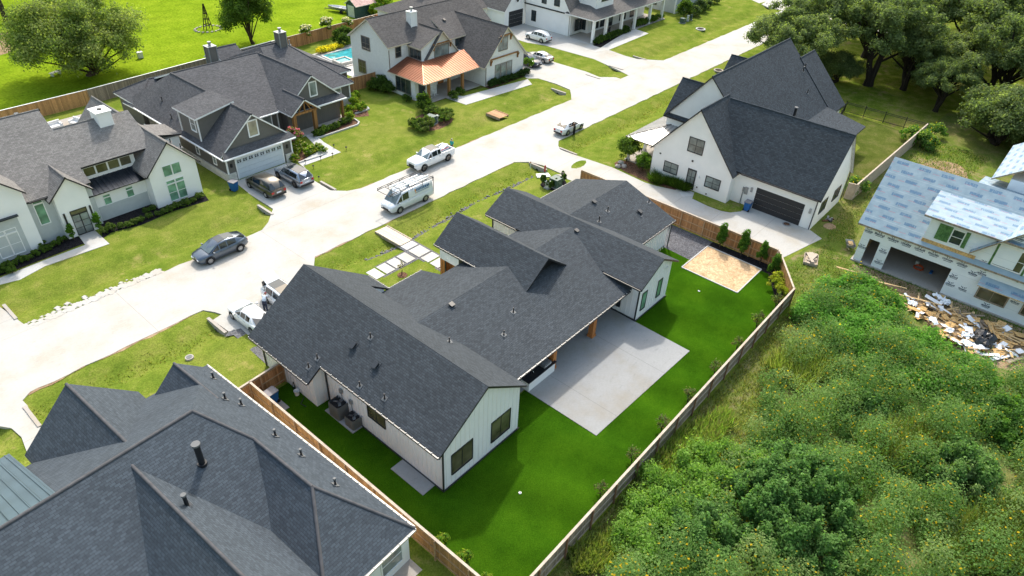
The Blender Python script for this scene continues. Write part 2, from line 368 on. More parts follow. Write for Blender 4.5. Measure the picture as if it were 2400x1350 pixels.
FACE = {'-x': (Vector((-1, 0, 0)), Vector((0, -1, 0))), '+x': (Vector((1, 0, 0)), Vector((0, 1, 0))), '-y': (Vector((0, -1, 0)), Vector((1, 0, 0))), '+y': (Vector((0, 1, 0)), Vector((-1, 0, 0)))}
class House:
    def __init__(s, name, label, origin, rz=0, roof='roof_main', wall='white', trim='trimb', soffit='soffit', cat='house', th=.17, cap=None):
        s.o = origin; s.root = thing(name, label, cat, (origin[0], origin[1], 0), rz)
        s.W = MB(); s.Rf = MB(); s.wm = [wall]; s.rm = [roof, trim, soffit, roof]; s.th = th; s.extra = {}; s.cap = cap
    def wmat(s, m):
        if m is None: return 0
        if m not in s.wm: s.wm.append(m)
        return s.wm.index(m)
    def rmat(s, m):
        if m is None: return 0
        if m not in s.rm: s.rm.append(m)
        return s.rm.index(m)
    def part(s, name, mb, mats, parent=None): return mb.build(name, mats, parent or s.root, (s.o[0], s.o[1], 0))
    def ridge(s, a, b):
        if s.cap: s.Rf.tube([Vector(a)+Vector((0, 0, -.03)), Vector(b)+Vector((0, 0, -.03))], s.cap, 6, 3)
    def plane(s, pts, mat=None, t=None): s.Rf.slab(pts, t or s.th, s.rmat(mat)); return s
    def battens(s, f, pl, a0, a1, z0, zf, sp=.4, mat='white', holes=()):
        """raised vertical strips over a wall; zf(a) gives the top height along the wall"""
        g = MB(); k = a0+sp*.5; n = FACE[f][0]; q = sorted((pl, pl+.028*(n.x+n.y)))
        while k < a1:
            seg = [(z0, zf(k))]
            for h0, h1, b0, b1 in holes:
                if h0-.12 < k < h1+.12: seg = [p for c, d in seg for p in ((c, min(d, b0-.08)), (max(c, b1+.08), d)) if p[1]-p[0] > .05]
            for c, d in seg: g.box(q[0], q[1], k-.022, k+.022, c, d) if f[1] == 'x' else g.box(k-.022, k+.022, q[0], q[1], c, d)
            k += sp
        s.part('batten', g, mat)['kind'] = 'stuff'
    def boxes(s, name, mat, L):
        for b in L: g = MB(); g.box(*b); s.part(name, g, mat)
    def metal(s, pts, mat, t=.1, sp=.45):
        """standing seam roof plane: sheet plus raised ribs running down the slope"""
        s.plane(pts, mat, t); p = [Vector(q) for q in pts]; n = Vector((0, 0, 0))
        for i in range(len(p)): n += p[i].cross(p[(i+1) % len(p)])
        n.normalize(); n = n if n.z > 0 else -n; u = Vector((0, 0, 1)).cross(n).normalized(); v = n.cross(u)
        q = [(x.dot(u), x.dot(v)) for x in p]; w0 = p[0].dot(n); a, b = min(x[0] for x in q), max(x[0] for x in q); k = a+sp*.5
        while k < b:
            c = []
            for i in range(len(q)):
                (x0, y0), (x1, y1) = q[i], q[(i+1) % len(q)]
                if (x0 > k) != (x1 > k): c.append(y0+(y1-y0)*(k-x0)/(x1-x0))
            if len(c) == 2:
                A, B = (u*k+v*c[j]+n*(w0+.025) for j in (0, 1)); s.Rf.beam(A, B, .035, .05, s.rmat(mat))
            k += sp
        return s
    def gable(s, ax, c, wl, wr, zr, zl, zrr, a0, a1, oh=.35, rk=(.35, .35), wall=True, wm=None, mat=None, z0=0, skirt=None, gm=None, cut=(0, 0)):
        """gable block: ridge along ax at coordinate c, height zr; eaves at c-wl (height zl) and c+wr (height zrr); roof from a0 to a1"""
        P = (lambda u, v, z: (u, v, z)) if ax == 'x' else (lambda u, v, z: (v, u, z))
        s.plane([P(a0, c, zr), P(a1, c, zr), P(a1, c-wl, zl), P(a0, c-wl, zl)], mat)
        s.plane([P(a0, c, zr), P(a1, c, zr), P(a1, c+wr, zrr), P(a0, c+wr, zrr)], mat)
        s.ridge(P(a0, c, zr), P(a1, c, zr))
        if wall:
            ml, mr = (zr-zl)/wl, (zr-zrr)/wr; t = s.th+.015; l, r = wl-oh, wr-oh
            b0, b1 = a0+rk[0], a1-rk[1]
            if gm is None:
                prof = [P(b0, c-l, z0), P(b0, c+r, z0), P(b0, c+r, zr-mr*r-t), P(b0, c, zr-t), P(b0, c-l, zr-ml*l-t)]
                d = Vector(P(b1, 0, 0))-Vector(P(b0, 0, 0)); d.z = 0
                s.W.prism(prof, d, s.wmat(wm))
            else:
                h0, h1 = zr-ml*l-t, zr-mr*r-t; hm = min(h0, h1)
                d = Vector(P(b1, 0, 0))-Vector(P(b0, 0, 0))
                s.W.prism([P(b0, c-l, z0), P(b0, c+r, z0), P(b0, c+r, hm), P(b0, c-l, hm)], d, s.wmat(wm))
                s.W.prism([P(b0+.004, c-l, hm), P(b0+.004, c+r, hm), P(b0+.004, c+r, h1), P(b0+.004, c, zr-t), P(b0+.004, c-l, h0)], d*.999, s.wmat(gm))
        return s
    def hip(s, x0, x1, y0, y1, ze, zr, axis='x', inset=None, oh=.4, wall=True, wm=None, mat=None, ends=(1, 1)):
        """hipped block over a rectangle of eaves"""
        if axis == 'x':
            c = (y0+y1)/2; i = inset if inset is not None else (y1-y0)/2
            a, b = (x0+(i if ends[0] else 0), c, zr), (x1-(i if ends[1] else 0), c, zr)
            s.plane([(x0, y0, ze), (x1, y0, ze), b, a], mat); s.plane([(x1, y1, ze), (x0, y1, ze), a, b], mat)
            if ends[0]: s.plane([(x0, y1, ze), (x0, y0, ze), a], mat); s.ridge((x0, y0, ze), a); s.ridge((x0, y1, ze), a)
            if ends[1]: s.plane([(x1, y0, ze), (x1, y1, ze), b], mat); s.ridge((x1, y0, ze), b); s.ridge((x1, y1, ze), b)
        else:
            c = (x0+x1)/2; i = inset if inset is not None else (x1-x0)/2
            a, b = (c, y0+(i if ends[0] else 0), zr), (c, y1-(i if ends[1] else 0), zr)
            s.plane([(x1, y0, ze), (x1, y1, ze), b, a], mat); s.plane([(x0, y1, ze), (x0, y0, ze), a, b], mat)
            if ends[0]: s.plane([(x0, y0, ze), (x1, y0, ze), a], mat); s.ridge((x0, y0, ze), a); s.ridge((x1, y0, ze), a)
            if ends[1]: s.plane([(x1, y1, ze), (x0, y1, ze), b], mat); s.ridge((x0, y1, ze), b); s.ridge((x1, y1, ze), b)
        s.ridge(a, b)
        if wall: s.W.box(x0+oh, x1-oh, y0+oh, y1-oh, 0, ze-s.th+.02, s.wmat(wm))
        return s
    def finish(s):
        if s.W.f: s.part('wall', s.W, s.wm)
        s.part('roof', s.Rf, s.rm)
    def win(s, f, pl, a0, a1, z0, z1, nx=2, ny=2, fr='trimb', gl='glass', fw=.07, mul=.04, name='window', dep=.05, lintel=None):
        """window on the wall plane pl facing f, spanning a0..a1 along the wall"""
        n, u = FACE[f]; ori = Vector((pl, 0, 0)) if f[1] == 'x' else Vector((0, pl, 0))
        k = 1 if f[1] == 'x' else 0
        lo, hi = min(a0, a1), max(a0, a1)
        def pt(a, z, d):
            v = ori.copy(); v[k] = a; v.z = z; return v+n*d
        g = MB(); q = [pt(lo, z0, .018), pt(hi, z0, .018), pt(hi, z1, .018), pt(lo, z1, .018)]
        if (q[1]-q[0]).cross(q[2]-q[0]).dot(n) < 0: q.reverse()
        g.poly(q)
        ob = s.part(name, g, gl)
        m = MB(); hx = (Vector((1, 0, 0)) if k == 0 else Vector((0, 1, 0)))
        def bar(a, b, c, d, t=dep): m.obox((pt((a+b)/2, (c+d)/2, t/2)), hx*(b-a)/2, n*t/2, Vector((0, 0, (d-c)/2)))
        bar(lo-fw, lo, z0-fw, z1+fw); bar(hi, hi+fw, z0-fw, z1+fw); bar(lo, hi, z1, z1+fw); bar(lo, hi, z0-fw, z0, dep+.03)
        for i in range(1, nx): a = lo+(hi-lo)*i/nx; bar(a-mul/2, a+mul/2, z0, z1, dep-.012)
        for i in range(1, ny): z = z0+(z1-z0)*i/ny; bar(lo, hi, z-mul/2, z+mul/2, dep-.016)
        if lintel: bar(lo-fw-.05, hi+fw+.05, z1+fw, z1+fw+lintel, dep+.01)
        s.part(name+'_frame', m, fr, ob); return ob
    def gdoor(s, f, pl, a0, a1, z1, mat, lights=False, fr=None):
        n, u = FACE[f]; lo, hi = min(a0, a1), max(a0, a1); g = MB()
        def bx(a, b, c, d, t0, t1, mb, mi=0):
            e0, e1 = sorted((pl+t0*(n.x+n.y), pl+t1*(n.x+n.y)))
            mb.box(e0, e1, a, b, c, d, mi) if f[1] == 'x' else mb.box(a, b, e0, e1, c, d, mi)
        for i in range(4):
            bx(lo, hi, z1*i/4+.012, z1*(i+1)/4-.012, .0, .03, g)
        ob = s.part('garage_door', g, mat)
        if lights:
            l = MB()
            for i in range(8):
                a = lo+(hi-lo)*(i+.5)/8
                for dx in (-.13, .13):
                    for dz in (-.09, .09): bx(a+dx-.1, a+dx+.1, z1*.87+dz-.07, z1*.87+dz+.07, .03, .036, l)
            s.part('door_light', l, 'glass', ob)
        if fr:
            q = MB(); bx(lo-.12, lo, 0, z1+.12, 0, .06, q); bx(hi, hi+.12, 0, z1+.12, 0, .06, q); bx(lo, hi, z1, z1+.12, 0, .06, q)
            s.part('door_frame', q, fr, ob)
        return ob
    def door(s, f, pl, a0, a1, z0, z1, mat='doorblk', lites=(2, 2), gl='glassl'):
        n, u = FACE[f]; lo, hi = min(a0, a1), max(a0, a1); g = MB(); h = MB(); l = MB()
        def bx(a, b, c, d, t0, t1, mb):
            e0, e1 = sorted((pl+t0*(n.x+n.y), pl+t1*(n.x+n.y)))
            mb.box(e0, e1, a, b, c, d) if f[1] == 'x' else mb.box(a, b, e0, e1, c, d)
        bx(lo, hi, z0, z1, 0, .05, g); ob = s.part('door', g, mat)
        if lites:
            nx, ny = lites; zz = z0+(z1-z0)*.3
            for i in range(nx):
                for j in range(ny):
                    aw, zh = (hi-lo-.2)/nx, (z1-zz-.12)/ny
                    bx(lo+.1+aw*i+.03, lo+.1+aw*(i+1)-.03, zz+zh*j+.03, zz+zh*(j+1)-.03, .05, .058, l)
            s.part('door_glass', l, gl, ob)
        bx(lo+.1, lo+.14, z0+.9, z0+1.15, .05, .11, h); s.part('door_handle', h, 'chrome', ob); return ob
    def boxvent(s, x, y, z, sl=(0, 0)):
        g = MB(); ax = Vector((.17, 0, sl[0]*.17)); ay = Vector((0, .17, sl[1]*.17)); nz = Vector((-sl[0], -sl[1], 1)).normalized()
        c = Vector((x, y, z)); g.obox(c+nz*.07, ax*.85, ay*.85, nz*.08, 0); g.obox(c+nz*.19, ax*1.1, ay*1.1, nz*.035, 0); g.obox(c+nz*.015, ax*1.5, ay*1.5, nz*.012, 1)
        s.part('roof_vent', g, ['gutter', 'roof_main'])
    def pipe(s, x, y, z, h=.5, r=.05, cap=False, mat='plasticb', sl=(0, 0)):
        g = MB(); nz = Vector((-sl[0], -sl[1], 1)).normalized(); ax = Vector((1, 0, sl[0])).normalized(); ay = nz.cross(ax)
        g.obox((x, y, z+.015), ax*(r+.13), ay*(r+.13), nz*.012, 1); g.tube([(x, y, z-.1), (x, y, z+.1)], r*1.5, 10); g.tube([(x, y, z), (x, y, z+h)], r, 10)
        if cap: g.tube([(x, y, z+h), (x, y, z+h+.12)], r*1.35, 12, 1)
        s.part('vent_pipe', g, [mat, 'flash'])
    def gutter(s, a, b, mat='gutter', lights=False, drop=.1):
        g = MB(); a = Vector(a); b = Vector(b); g.beam(a-Vector((0, 0, drop)), b-Vector((0, 0, drop)), .12, .12); ob = s.part('gutter', g, mat)
        if lights:
            l = MB(); n = int((b-a).length/.55)
            for i in range(n+1):
                p = a.lerp(b, i/n)+Vector((0, 0, -.01)); l.box(p.x-.028, p.x+.028, p.y-.028, p.y+.028, p.z-.03, p.z+.02)
            s.part('eave_light', l, 'bulb', ob)['kind'] = 'stuff'
    def spout(s, x, y, z1, mat='gutter', w=.09): g = MB(); g.box(x-w/2, x+w/2, y-w/2, y+w/2, .05, z1); s.part('downspout', g, mat)
    def post(s, x, y, z0, z1, w=.2, mat='trimw', base=None):
        g = MB(); g.box(x-w/2, x+w/2, y-w/2, y+w/2, z0, z1)
        if base: g.box(x-w/2-.05, x+w/2+.05, y-w/2-.05, y+w/2+.05, z0, z0+base)
        s.part('post', g, mat)
    def chimney(s, x0, x1, y0, y1, z0, z1, wall='white', trim='trimw', flue=.55, corner=False, ft='steel'):
        g = MB(); g.box(x0, x1, y0, y1, z0-1.2, z1, 0); ob = s.part('chimney', g, wall)
        c = MB(); c.box(x0-.1, x1+.1, y0-.1, y1+.1, z1, z1+.09, 0)
        if corner:
            for x in (x0, x1):
                for y in (y0, y1): c.box(x-.06, x+.06, y-.06, y+.06, z0-.8, z1-.003, 0)
        s.part('chimney_cap', c, trim, ob)
        f = MB(); xm, ym = (x0+x1)/2, (y0+y1)/2; f.tube([(xm, ym, z1+.05), (xm, ym, z1+.05+flue)], .17, 12); f.tube([(xm, ym, z1+.05+flue*.75), (xm, ym, z1+.05+flue*1.02)], .23, 12)
        s.part('flue', f, ft, ob)

def sheet(name, pts, z, mat, t=None, side=None, kind='structure'):
    """flat ground piece; with t it is a slab with real edges"""
    g = MB()
    if t: g.slab([(x, y, z) for x, y in pts], t, 0, 1, 1); o = g.build(name, [mat, side or mat])
    else:
        p = [(x, y, z) for x, y in pts]
        a = sum(p[i][0]*p[(i+1) % len(p)][1]-p[(i+1) % len(p)][0]*p[i][1] for i in range(len(p)))
        g.poly(p if a > 0 else p[::-1]); o = g.build(name, mat)
    o['kind'] = kind; return o
# ================================================================ houses
def house_main():
    H = House('gable_house', 'new white board and batten house with dark roof, artificial turf yard behind', (30, 28), wall='batten', cap=None)
    # long left wing, ridge running away from the street
    zr, xr, s = 6.55, 21.6, .69
    Z = lambda x: zr-s*abs(x-xr)
    A = lambda x, y: (x, y, Z(x))
    H.plane([A(xr, 19.0), A(xr, 37.1), A(16.4, 37.1), A(16.4, 30.15), A(17.55, 30.15), A(17.55, 19.0)])
    H.plane([A(xr, 19.0), A(25.35, 19.0), A(25.35, 34.5), A(27.05, 34.5), A(27.05, 37.1), A(xr, 37.1)])
    t = .19
    H.W.prism([(18.05, 19.25, 0), (24.95, 19.25, 0), (24.95, 19.25, Z(24.95)-t), (xr, 19.25, zr-t), (18.05, 19.25, Z(18.05)-t)], (0, 17.4, 0), 0)
    H.W.prism([(17.05, 30.6, 0), (24.8, 30.6, 0), (24.8, 30.6, Z(24.8)-t-.004), (xr, 30.6, zr-t-.004), (17.05, 30.6, Z(17.05)-t-.004)], (0, 6.14, 0), 0); H.W.prism([(17.06, 34.55, 0), (26.6, 34.55, 0), (26.6, 34.55, Z(26.6)-t-.008), (xr, 34.55, zr-t-.008), (17.06, 34.55, Z(17.06)-t-.008)], (0, 2.2, 0), 0)
    # middle block with the back porch roof
    zc, yc = 4.78, 28.0
    sf, sb = (zc-2.72)/(34.6-yc), (zc-2.92)/(yc-20.55)
    F = lambda x, y: (x, y, zc-sf*(y-yc))
    H.plane([(22.6, yc, zc), (42.7, yc, zc), F(42.7, 32.3), F(30.6, 32.3), F(30.6, 34.6), F(25.1, 34.6), F(25.1, 32), F(22.6, 32)])
    H.plane([(22.6, yc, zc), (42.7, yc, zc), (42.7, 20.55, 2.92), (24.9, 20.55, 2.92), (24.9, 22, zc-sb*6), (22.6, 22, zc-sb*6)])
    H.W.prism([(24.9, 24.6, 0), (24.9, 33.9, 0), (24.9, 33.9, 2.6), (24.9, yc, zc-.25), (24.9, 24.6, 3.6)], (5.6, 0, 0), 0); H.W.prism([(30.5, 24.63, 0), (30.5, 31.9, 0), (30.5, 31.9, 3.2), (30.5, yc, zc-.26), (30.5, 24.63, 3.6)], (10, 0, 0), 0)
    # entry gable and right rear gable, both with ridges across the block
    H.gable('y', 35.35, 2.65, 2.65, 6.0, 4.05, 4.05, 25.35, 35.25, oh=.35, rk=(.75, .35), wall=False)
    H.W.prism([(33.0, 26.1, 3), (37.7, 26.1, 3), (37.7, 26.1, 4.05), (35.35, 26.1, 5.78), (33.0, 26.1, 4.05)], (0, 6.6, 0), H.wmat('trimb'))
    H.W.prism([(33.05, 34.95, 2.6), (37.65, 34.95, 2.6), (37.65, 34.95, 4.0), (35.35, 34.95, 5.75), (33.05, 34.95, 4.0)], (0, -2.6, 0), 0)
    H.W.box(33.4, 38.0, 26.5, 32.35, 0, 3.9, 0)
    H.gable('y', 42.75, 2.9, 2.9, 5.2, 3.62, 3.62, 19.4, 36.1, oh=.55, rk=(.35, .45))
    # right block with low hip-less gable roof
    H.gable('x', 29.4, 5.75, 5.75, 4.8, 2.85, 2.85, 43.3, 52.6, oh=.4, rk=(.2, .35))
    H.W.box(37.6, 40.6, 32.0, 32.4, 0, 3.0, 0)
    H.finish()
    # openings
    for a, b, z0, z1 in ((18.75, 20.5, 1.0, 2.7), (22.3, 24.05, .9, 2.65)):
        H.win('-y', 19.25, a, b, z0, z1, 2, 1, gl='glassb', fw=.06)
    for a, b in ((40.85, 41.5), (43.3, 43.9)): H.win('-y', 19.75, a, b, .9, 2.55, 1, 1, gl='glassg', fw=.06)
    H.win('-x', 18.05, 24.5, 26.15, 1.65, 2.75, 2, 1, gl='glassb', fw=.05)
    H.win('-x', 17.05, 32.5, 33.3, 1.55, 1.95, 1, 1, fw=.05)
    H.win('-x', 40.4, 21.4, 22.3, .65, 2.2, 1, 1, fw=.06)
    H.win('-y', 23.81, 47.0, 47.55, .4, 2.3, 1, 1, gl='glassg', fw=.05)
    H.win('-y', 24.6, 30, 34.5, .1, 2.3, 4, 1, fw=.06); H.win('-y', 24.6, 35.6, 39, .1, 2.3, 3, 1, fw=.06)
    H.gdoor('+y', 36.76, 18.6, 25, 2.4, 'gdoorw')
    H.win('+y', 33.9, 27.6, 29.6, .8, 2.2, 2, 1); H.win('+y', 35.67, 41.6, 43.9, .7, 2.4, 2, 1)
    H.win('+x', 52.25, 26.3, 27.8, 1, 2.2, 2, 1)
    lamp = MB(); lamp.tube([(44.05, 19.66, 3.42), (44.05, 19.66, 3.62)], .05, 8); lamp.tube([(44.25, 19.66, 3.42), (44.25, 19.66, 3.62)], .05, 8); H.part('flood_light', lamp, 'trimw')
    H.battens('-y', 19.25, 18.1, 24.9, .15, lambda x: Z(x)-.2, holes=((18.75, 20.5, 1.0, 2.7), (22.3, 24.05, .9, 2.65))); H.battens('-x', 18.05, 19.3, 30.5, .1, lambda y: 3.66, holes=((24.5, 26.15, 1.65, 2.75),)); H.battens('-x', 17.05, 30.7, 36.7, .1, lambda y: 3.2, holes=((32.5, 33.3, 1.55, 1.95),)); H.battens('-y', 30.6, 17.1, 18.0, .1, lambda x: 3.3)
    H.battens('-y', 19.75, 40.45, 45.0, .15, lambda x: 5.2-.545*abs(x-42.75)-.2, holes=((40.85, 41.5, .9, 2.55), (43.3, 43.9, .9, 2.55))); H.battens('-x', 40.4, 19.8, 24.5, .15, lambda y: 3.35, holes=((21.4, 22.3, .65, 2.2),)); H.battens('-x', 40.4, 32.4, 35.6, 1.5, lambda y: 3.35); H.battens('-y', 23.81-.01, 46, 52.2, .1, lambda x: 2.7, holes=((47, 47.55, .4, 2.3),))
    # porch posts
    H.post(31.2, 21.25, .02, 2.85, .42, 'cedar', .25); H.post(36.3, 21.25, .02, 2.85, .42, 'cedar', .25)
    g = MB(); g.box(25, 40.3, 21.1, 21.4, 2.5, 2.78); H.part('porch_beam', g, 'cedar')
    H.post(34.1, 35.5, .02, 3.55, .55, 'cedar'); H.post(37.3, 35.0, .02, 3.55, .4, 'cedar')
    g = MB(); g.box(34.4, 35.1, 33.2, 35.4, .02, 2.6); H.part('entry_wall', g, 'cedar')
    # gutters, spouts, roof furniture
    H.gutter((17.5, 19.05, Z(17.55)), (17.5, 30.1, Z(17.55)), lights=True); H.gutter((16.35, 30.2, Z(16.4)), (16.35, 37, Z(16.4)), lights=True)
    H.gutter((25.4, 20.49, 2.92), (40.1, 20.49, 2.92), lights=True); H.gutter((27.11, 34.6, Z(27.05)), (27.11, 37, Z(27.05)), lights=True)
    H.gutter((27.2, 34.66, 2.72), (30.6, 34.66, 2.72), lights=True); H.gutter((32.64, 26, 4.05), (32.64, 35.2, 4.05), lights=True)
    H.gutter((39.79, 19.5, 3.62), (39.79, 23, 3.62)); H.gutter((39.79, 32.4, 3.62), (39.79, 36, 3.62)); H.gutter((44, 23.59, 2.85), (52.6, 23.59, 2.85), lights=True); H.gutter((46, 35.21, 2.85), (52.6, 35.21, 2.85), lights=True)
    H.spout(17.98, 19.2, 3.75); H.spout(16.98, 36.6, 3.1); H.spout(40.32, 19.8, 3.0); H.spout(52.3, 23.75, 2.8); H.spout(18.0, 30.5, 3.7); H.spout(33.8, 35.1, 3.9); H.spout(40.35, 35.6, 3.5)
    H.boxes('base_trim', 'gutter', ((17.97, 25.03, 19.17, 19.22, .02, .14), (17.95, 18.0, 19.23, 30.5, .02, .1), (40.33, 45.2, 19.68, 19.72, .02, .14), (40.3, 40.37, 19.73, 24.6, .02, .16)))
    SL = (.69, 0); SR = (0, sb)
    for x, y in ((19.45, 28.9), (19.3, 26.5)): H.boxvent(x, y, Z(x), SL)
    H.boxvent(27.2, 27.7, 4.68, SR); H.boxvent(41.85, 27.4, 4.6, SR); H.boxvent(46.9, 29.2, 4.7, (0, .34)); H.boxvent(50.0, 26.1, 3.7, (0, .34))
    for x, y in ((17.1, 30.9), (17.75, 30.75), (20.3, 28.2), (17.95, 26.6), (18.2, 24.5)): H.pipe(x, y, Z(x), .42, .045, sl=SL)
    for x, y in ((30.46, 24.6), (28.3, 23.6), (24.3, 25)): H.pipe(x, y, zc-sb*(yc-y) if x > 26 else Z(x), .42, .045, sl=SR)
    for x, y, h in ((45.3, 27.4, .6), (47.2, 27.8, .5), (49.8, 25.8, .3), (52.1, 26.4, .4)): H.pipe(x, y, 4.8-.34*(29.4-y), h, .05, sl=(0, .34))
    g = MB()
    for y, z in ((28.9, 2.0), (27.9, 1.7)): g.box(17.9, 18.03, y-.12, y+.12, z-.18, z+.18); g.tube([(17.98, y, z-.15), (17.98, y-.1, .4)], .025, 6)
    g.tube([(17.99, 26.9, 1.0), (17.99, 26.9, 1.02)], .1, 8); H.part('electric_disconnect', g, 'steel')

def house_right():
    H = House('gable_house', 'tall white farmhouse with charcoal roof and black garage door by the long driveway', (74, 25), roof='roof_right', wall='white', trim='trimb', cap=.09)
    H.gable('x', 28.4, 5.0, 4.95, 9.1, 3.25, 3.35, 63.85, 70.2, oh=.25, rk=(.35, .02))
    # main block
    H.plane([(69.7, 30.55, 10.6), (90.6, 30.55, 10.6), (90.6, 35.4, 4.8), (69.7, 35.4, 4.8)]); H.plane([(69.7, 30.55, 10.6), (90.6, 30.55, 10.6), (90.6, 22.6, 2.85), (69.7, 22.6, 2.85)])
    H.ridge((69.7, 30.55, 10.6), (90.6, 30.55, 10.6))
    H.W.prism([(70.0, 23.1, 0), (70.0, 34.9, 0), (70.0, 34.9, 5.2), (70.0, 30.55, 10.39), (70.0, 23.1, 3.2)], (20.4, 0, 0), 0)
    H.gable('x', 28.5, 5.9, 6.5, 8.72, 2.95, 3.0, 90.2, 95.0, oh=.4, rk=(.02, .3))
    H.gable('y', 69.4, 4.5, 4.6, 9.05, 3.55, 3.5, 14.6, 27.9, oh=.4, rk=(.3, .1))
    H.plane([(74.3, 23.6, 3.72), (90.2, 23.6, 3.72), (89.4, 18.15, 2.95), (74.3, 18.15, 2.95)])
    H.gable('y', 72.8, 3.1, 3.1, 8.5, 4.8, 4.8, 31.3, 35.5, oh=.35, rk=(.02, .35)); H.gable('y', 85.3, 3.1, 3.1, 8.5, 4.8, 4.8, 31.3, 35.5, oh=.35, rk=(.02, .35))
    # metal porch roof
    a, b, c = (65.3, 37.5, 2.85), (65.3, 33.3, 2.85), (70.05, 34.4, 3.85)
    H.metal([a, b, (70.05, 33.3, 3.85), c], 'metalwht', .12); H.metal([a, c, (90, 34.4, 3.85), (90, 37.5, 2.85)], 'metalwht', .12); H.Rf.beam(a, c, .1, .1, 1)
    H.finish()
    H.post(65.75, 37.0, .02, 2.75, .3); H.post(69.4, 37.0, .02, 2.75, .3); H.post(75, 37, .02, 2.75, .3); H.post(80, 37, .02, 2.75, .3); H.post(86, 37, .02, 2.75, .3)
    for y0, y1, z0, z1 in ((29.85, 31.45, 1.1, 2.2), (24.75, 26.35, 1.1, 2.22), (27.45, 29.1, 4.3, 5.8)): H.win('-x', 64.2, y0, y1, z0, z1, 2, 2, gl='glassl', fw=.08)
    H.door('-x', 64.2, 27.55, 28.6, .08, 2.4, lites=(2, 2))
    H.gdoor('-x', 65.3, 16.05, 21.15, 2.45, 'gdoorb')
    for a, b, z0, z1 in ((66.6, 68.25, 1.35, 2.6), (70.3, 72.1, 1.35, 2.55)): H.win('-y', 14.9, a, b, z0, z1, 2, 2, fw=.07)
    H.gutter((64.84, 15, 3.55), (64.84, 23, 3.55)); H.spout(65.25, 14.98, 3.5); H.spout(74.0, 14.85, 3.4)
    H.pipe(76.2, 22.95, 6.6 if False else 3.3, 4.2, .15, True, 'trimb', (0, .98)); H.pipe(89.2, 27.4, 7.5, .5, .07, True, sl=(0, .98)); H.pipe(90.2, 27.6, 7.6, .6, .06, sl=(0, .98)); H.pipe(87.2, 25.5, 5.7, .5, .05, sl=(0, .98)); H.pipe(86.2, 22.9, 3.3, .4, .05)
    g = MB(); g.box(65.18, 65.28, 22.0, 22.35, 1.3, 2.1); g.box(65.18, 65.28, 22.4, 22.6, 1.5, 2.0); g.tube([(65.2, 22.5, .05), (65.2, 22.5, 1.5)], .05, 8); H.part('electric_meter', g, 'steel')
    for y in (21.65, 15.4): g = MB(); g.box(65.17, 65.29, y-.1, y+.1, 1.75, 2.25); H.part('wall_lamp', g, 'steel')
    g = MB(); g.tube([(64.1, 27.2, 1.75), (64.1, 27.2, 1.95)], .09, 10); H.part('wall_lamp', g, 'trimw')
    g = MB(); g.box(64.15, 64.19, 28.2, 28.4, 3.2, 3.4); g.box(64.15, 64.19, 27.1, 27.25, .5, .65); g.box(64.15, 64.19, 25.9, 26.05, .15, .3); g.box(64.15, 64.19, 32.1, 32.3, 2.8, 2.95); H.part('wall_vent', g, 'gutter')

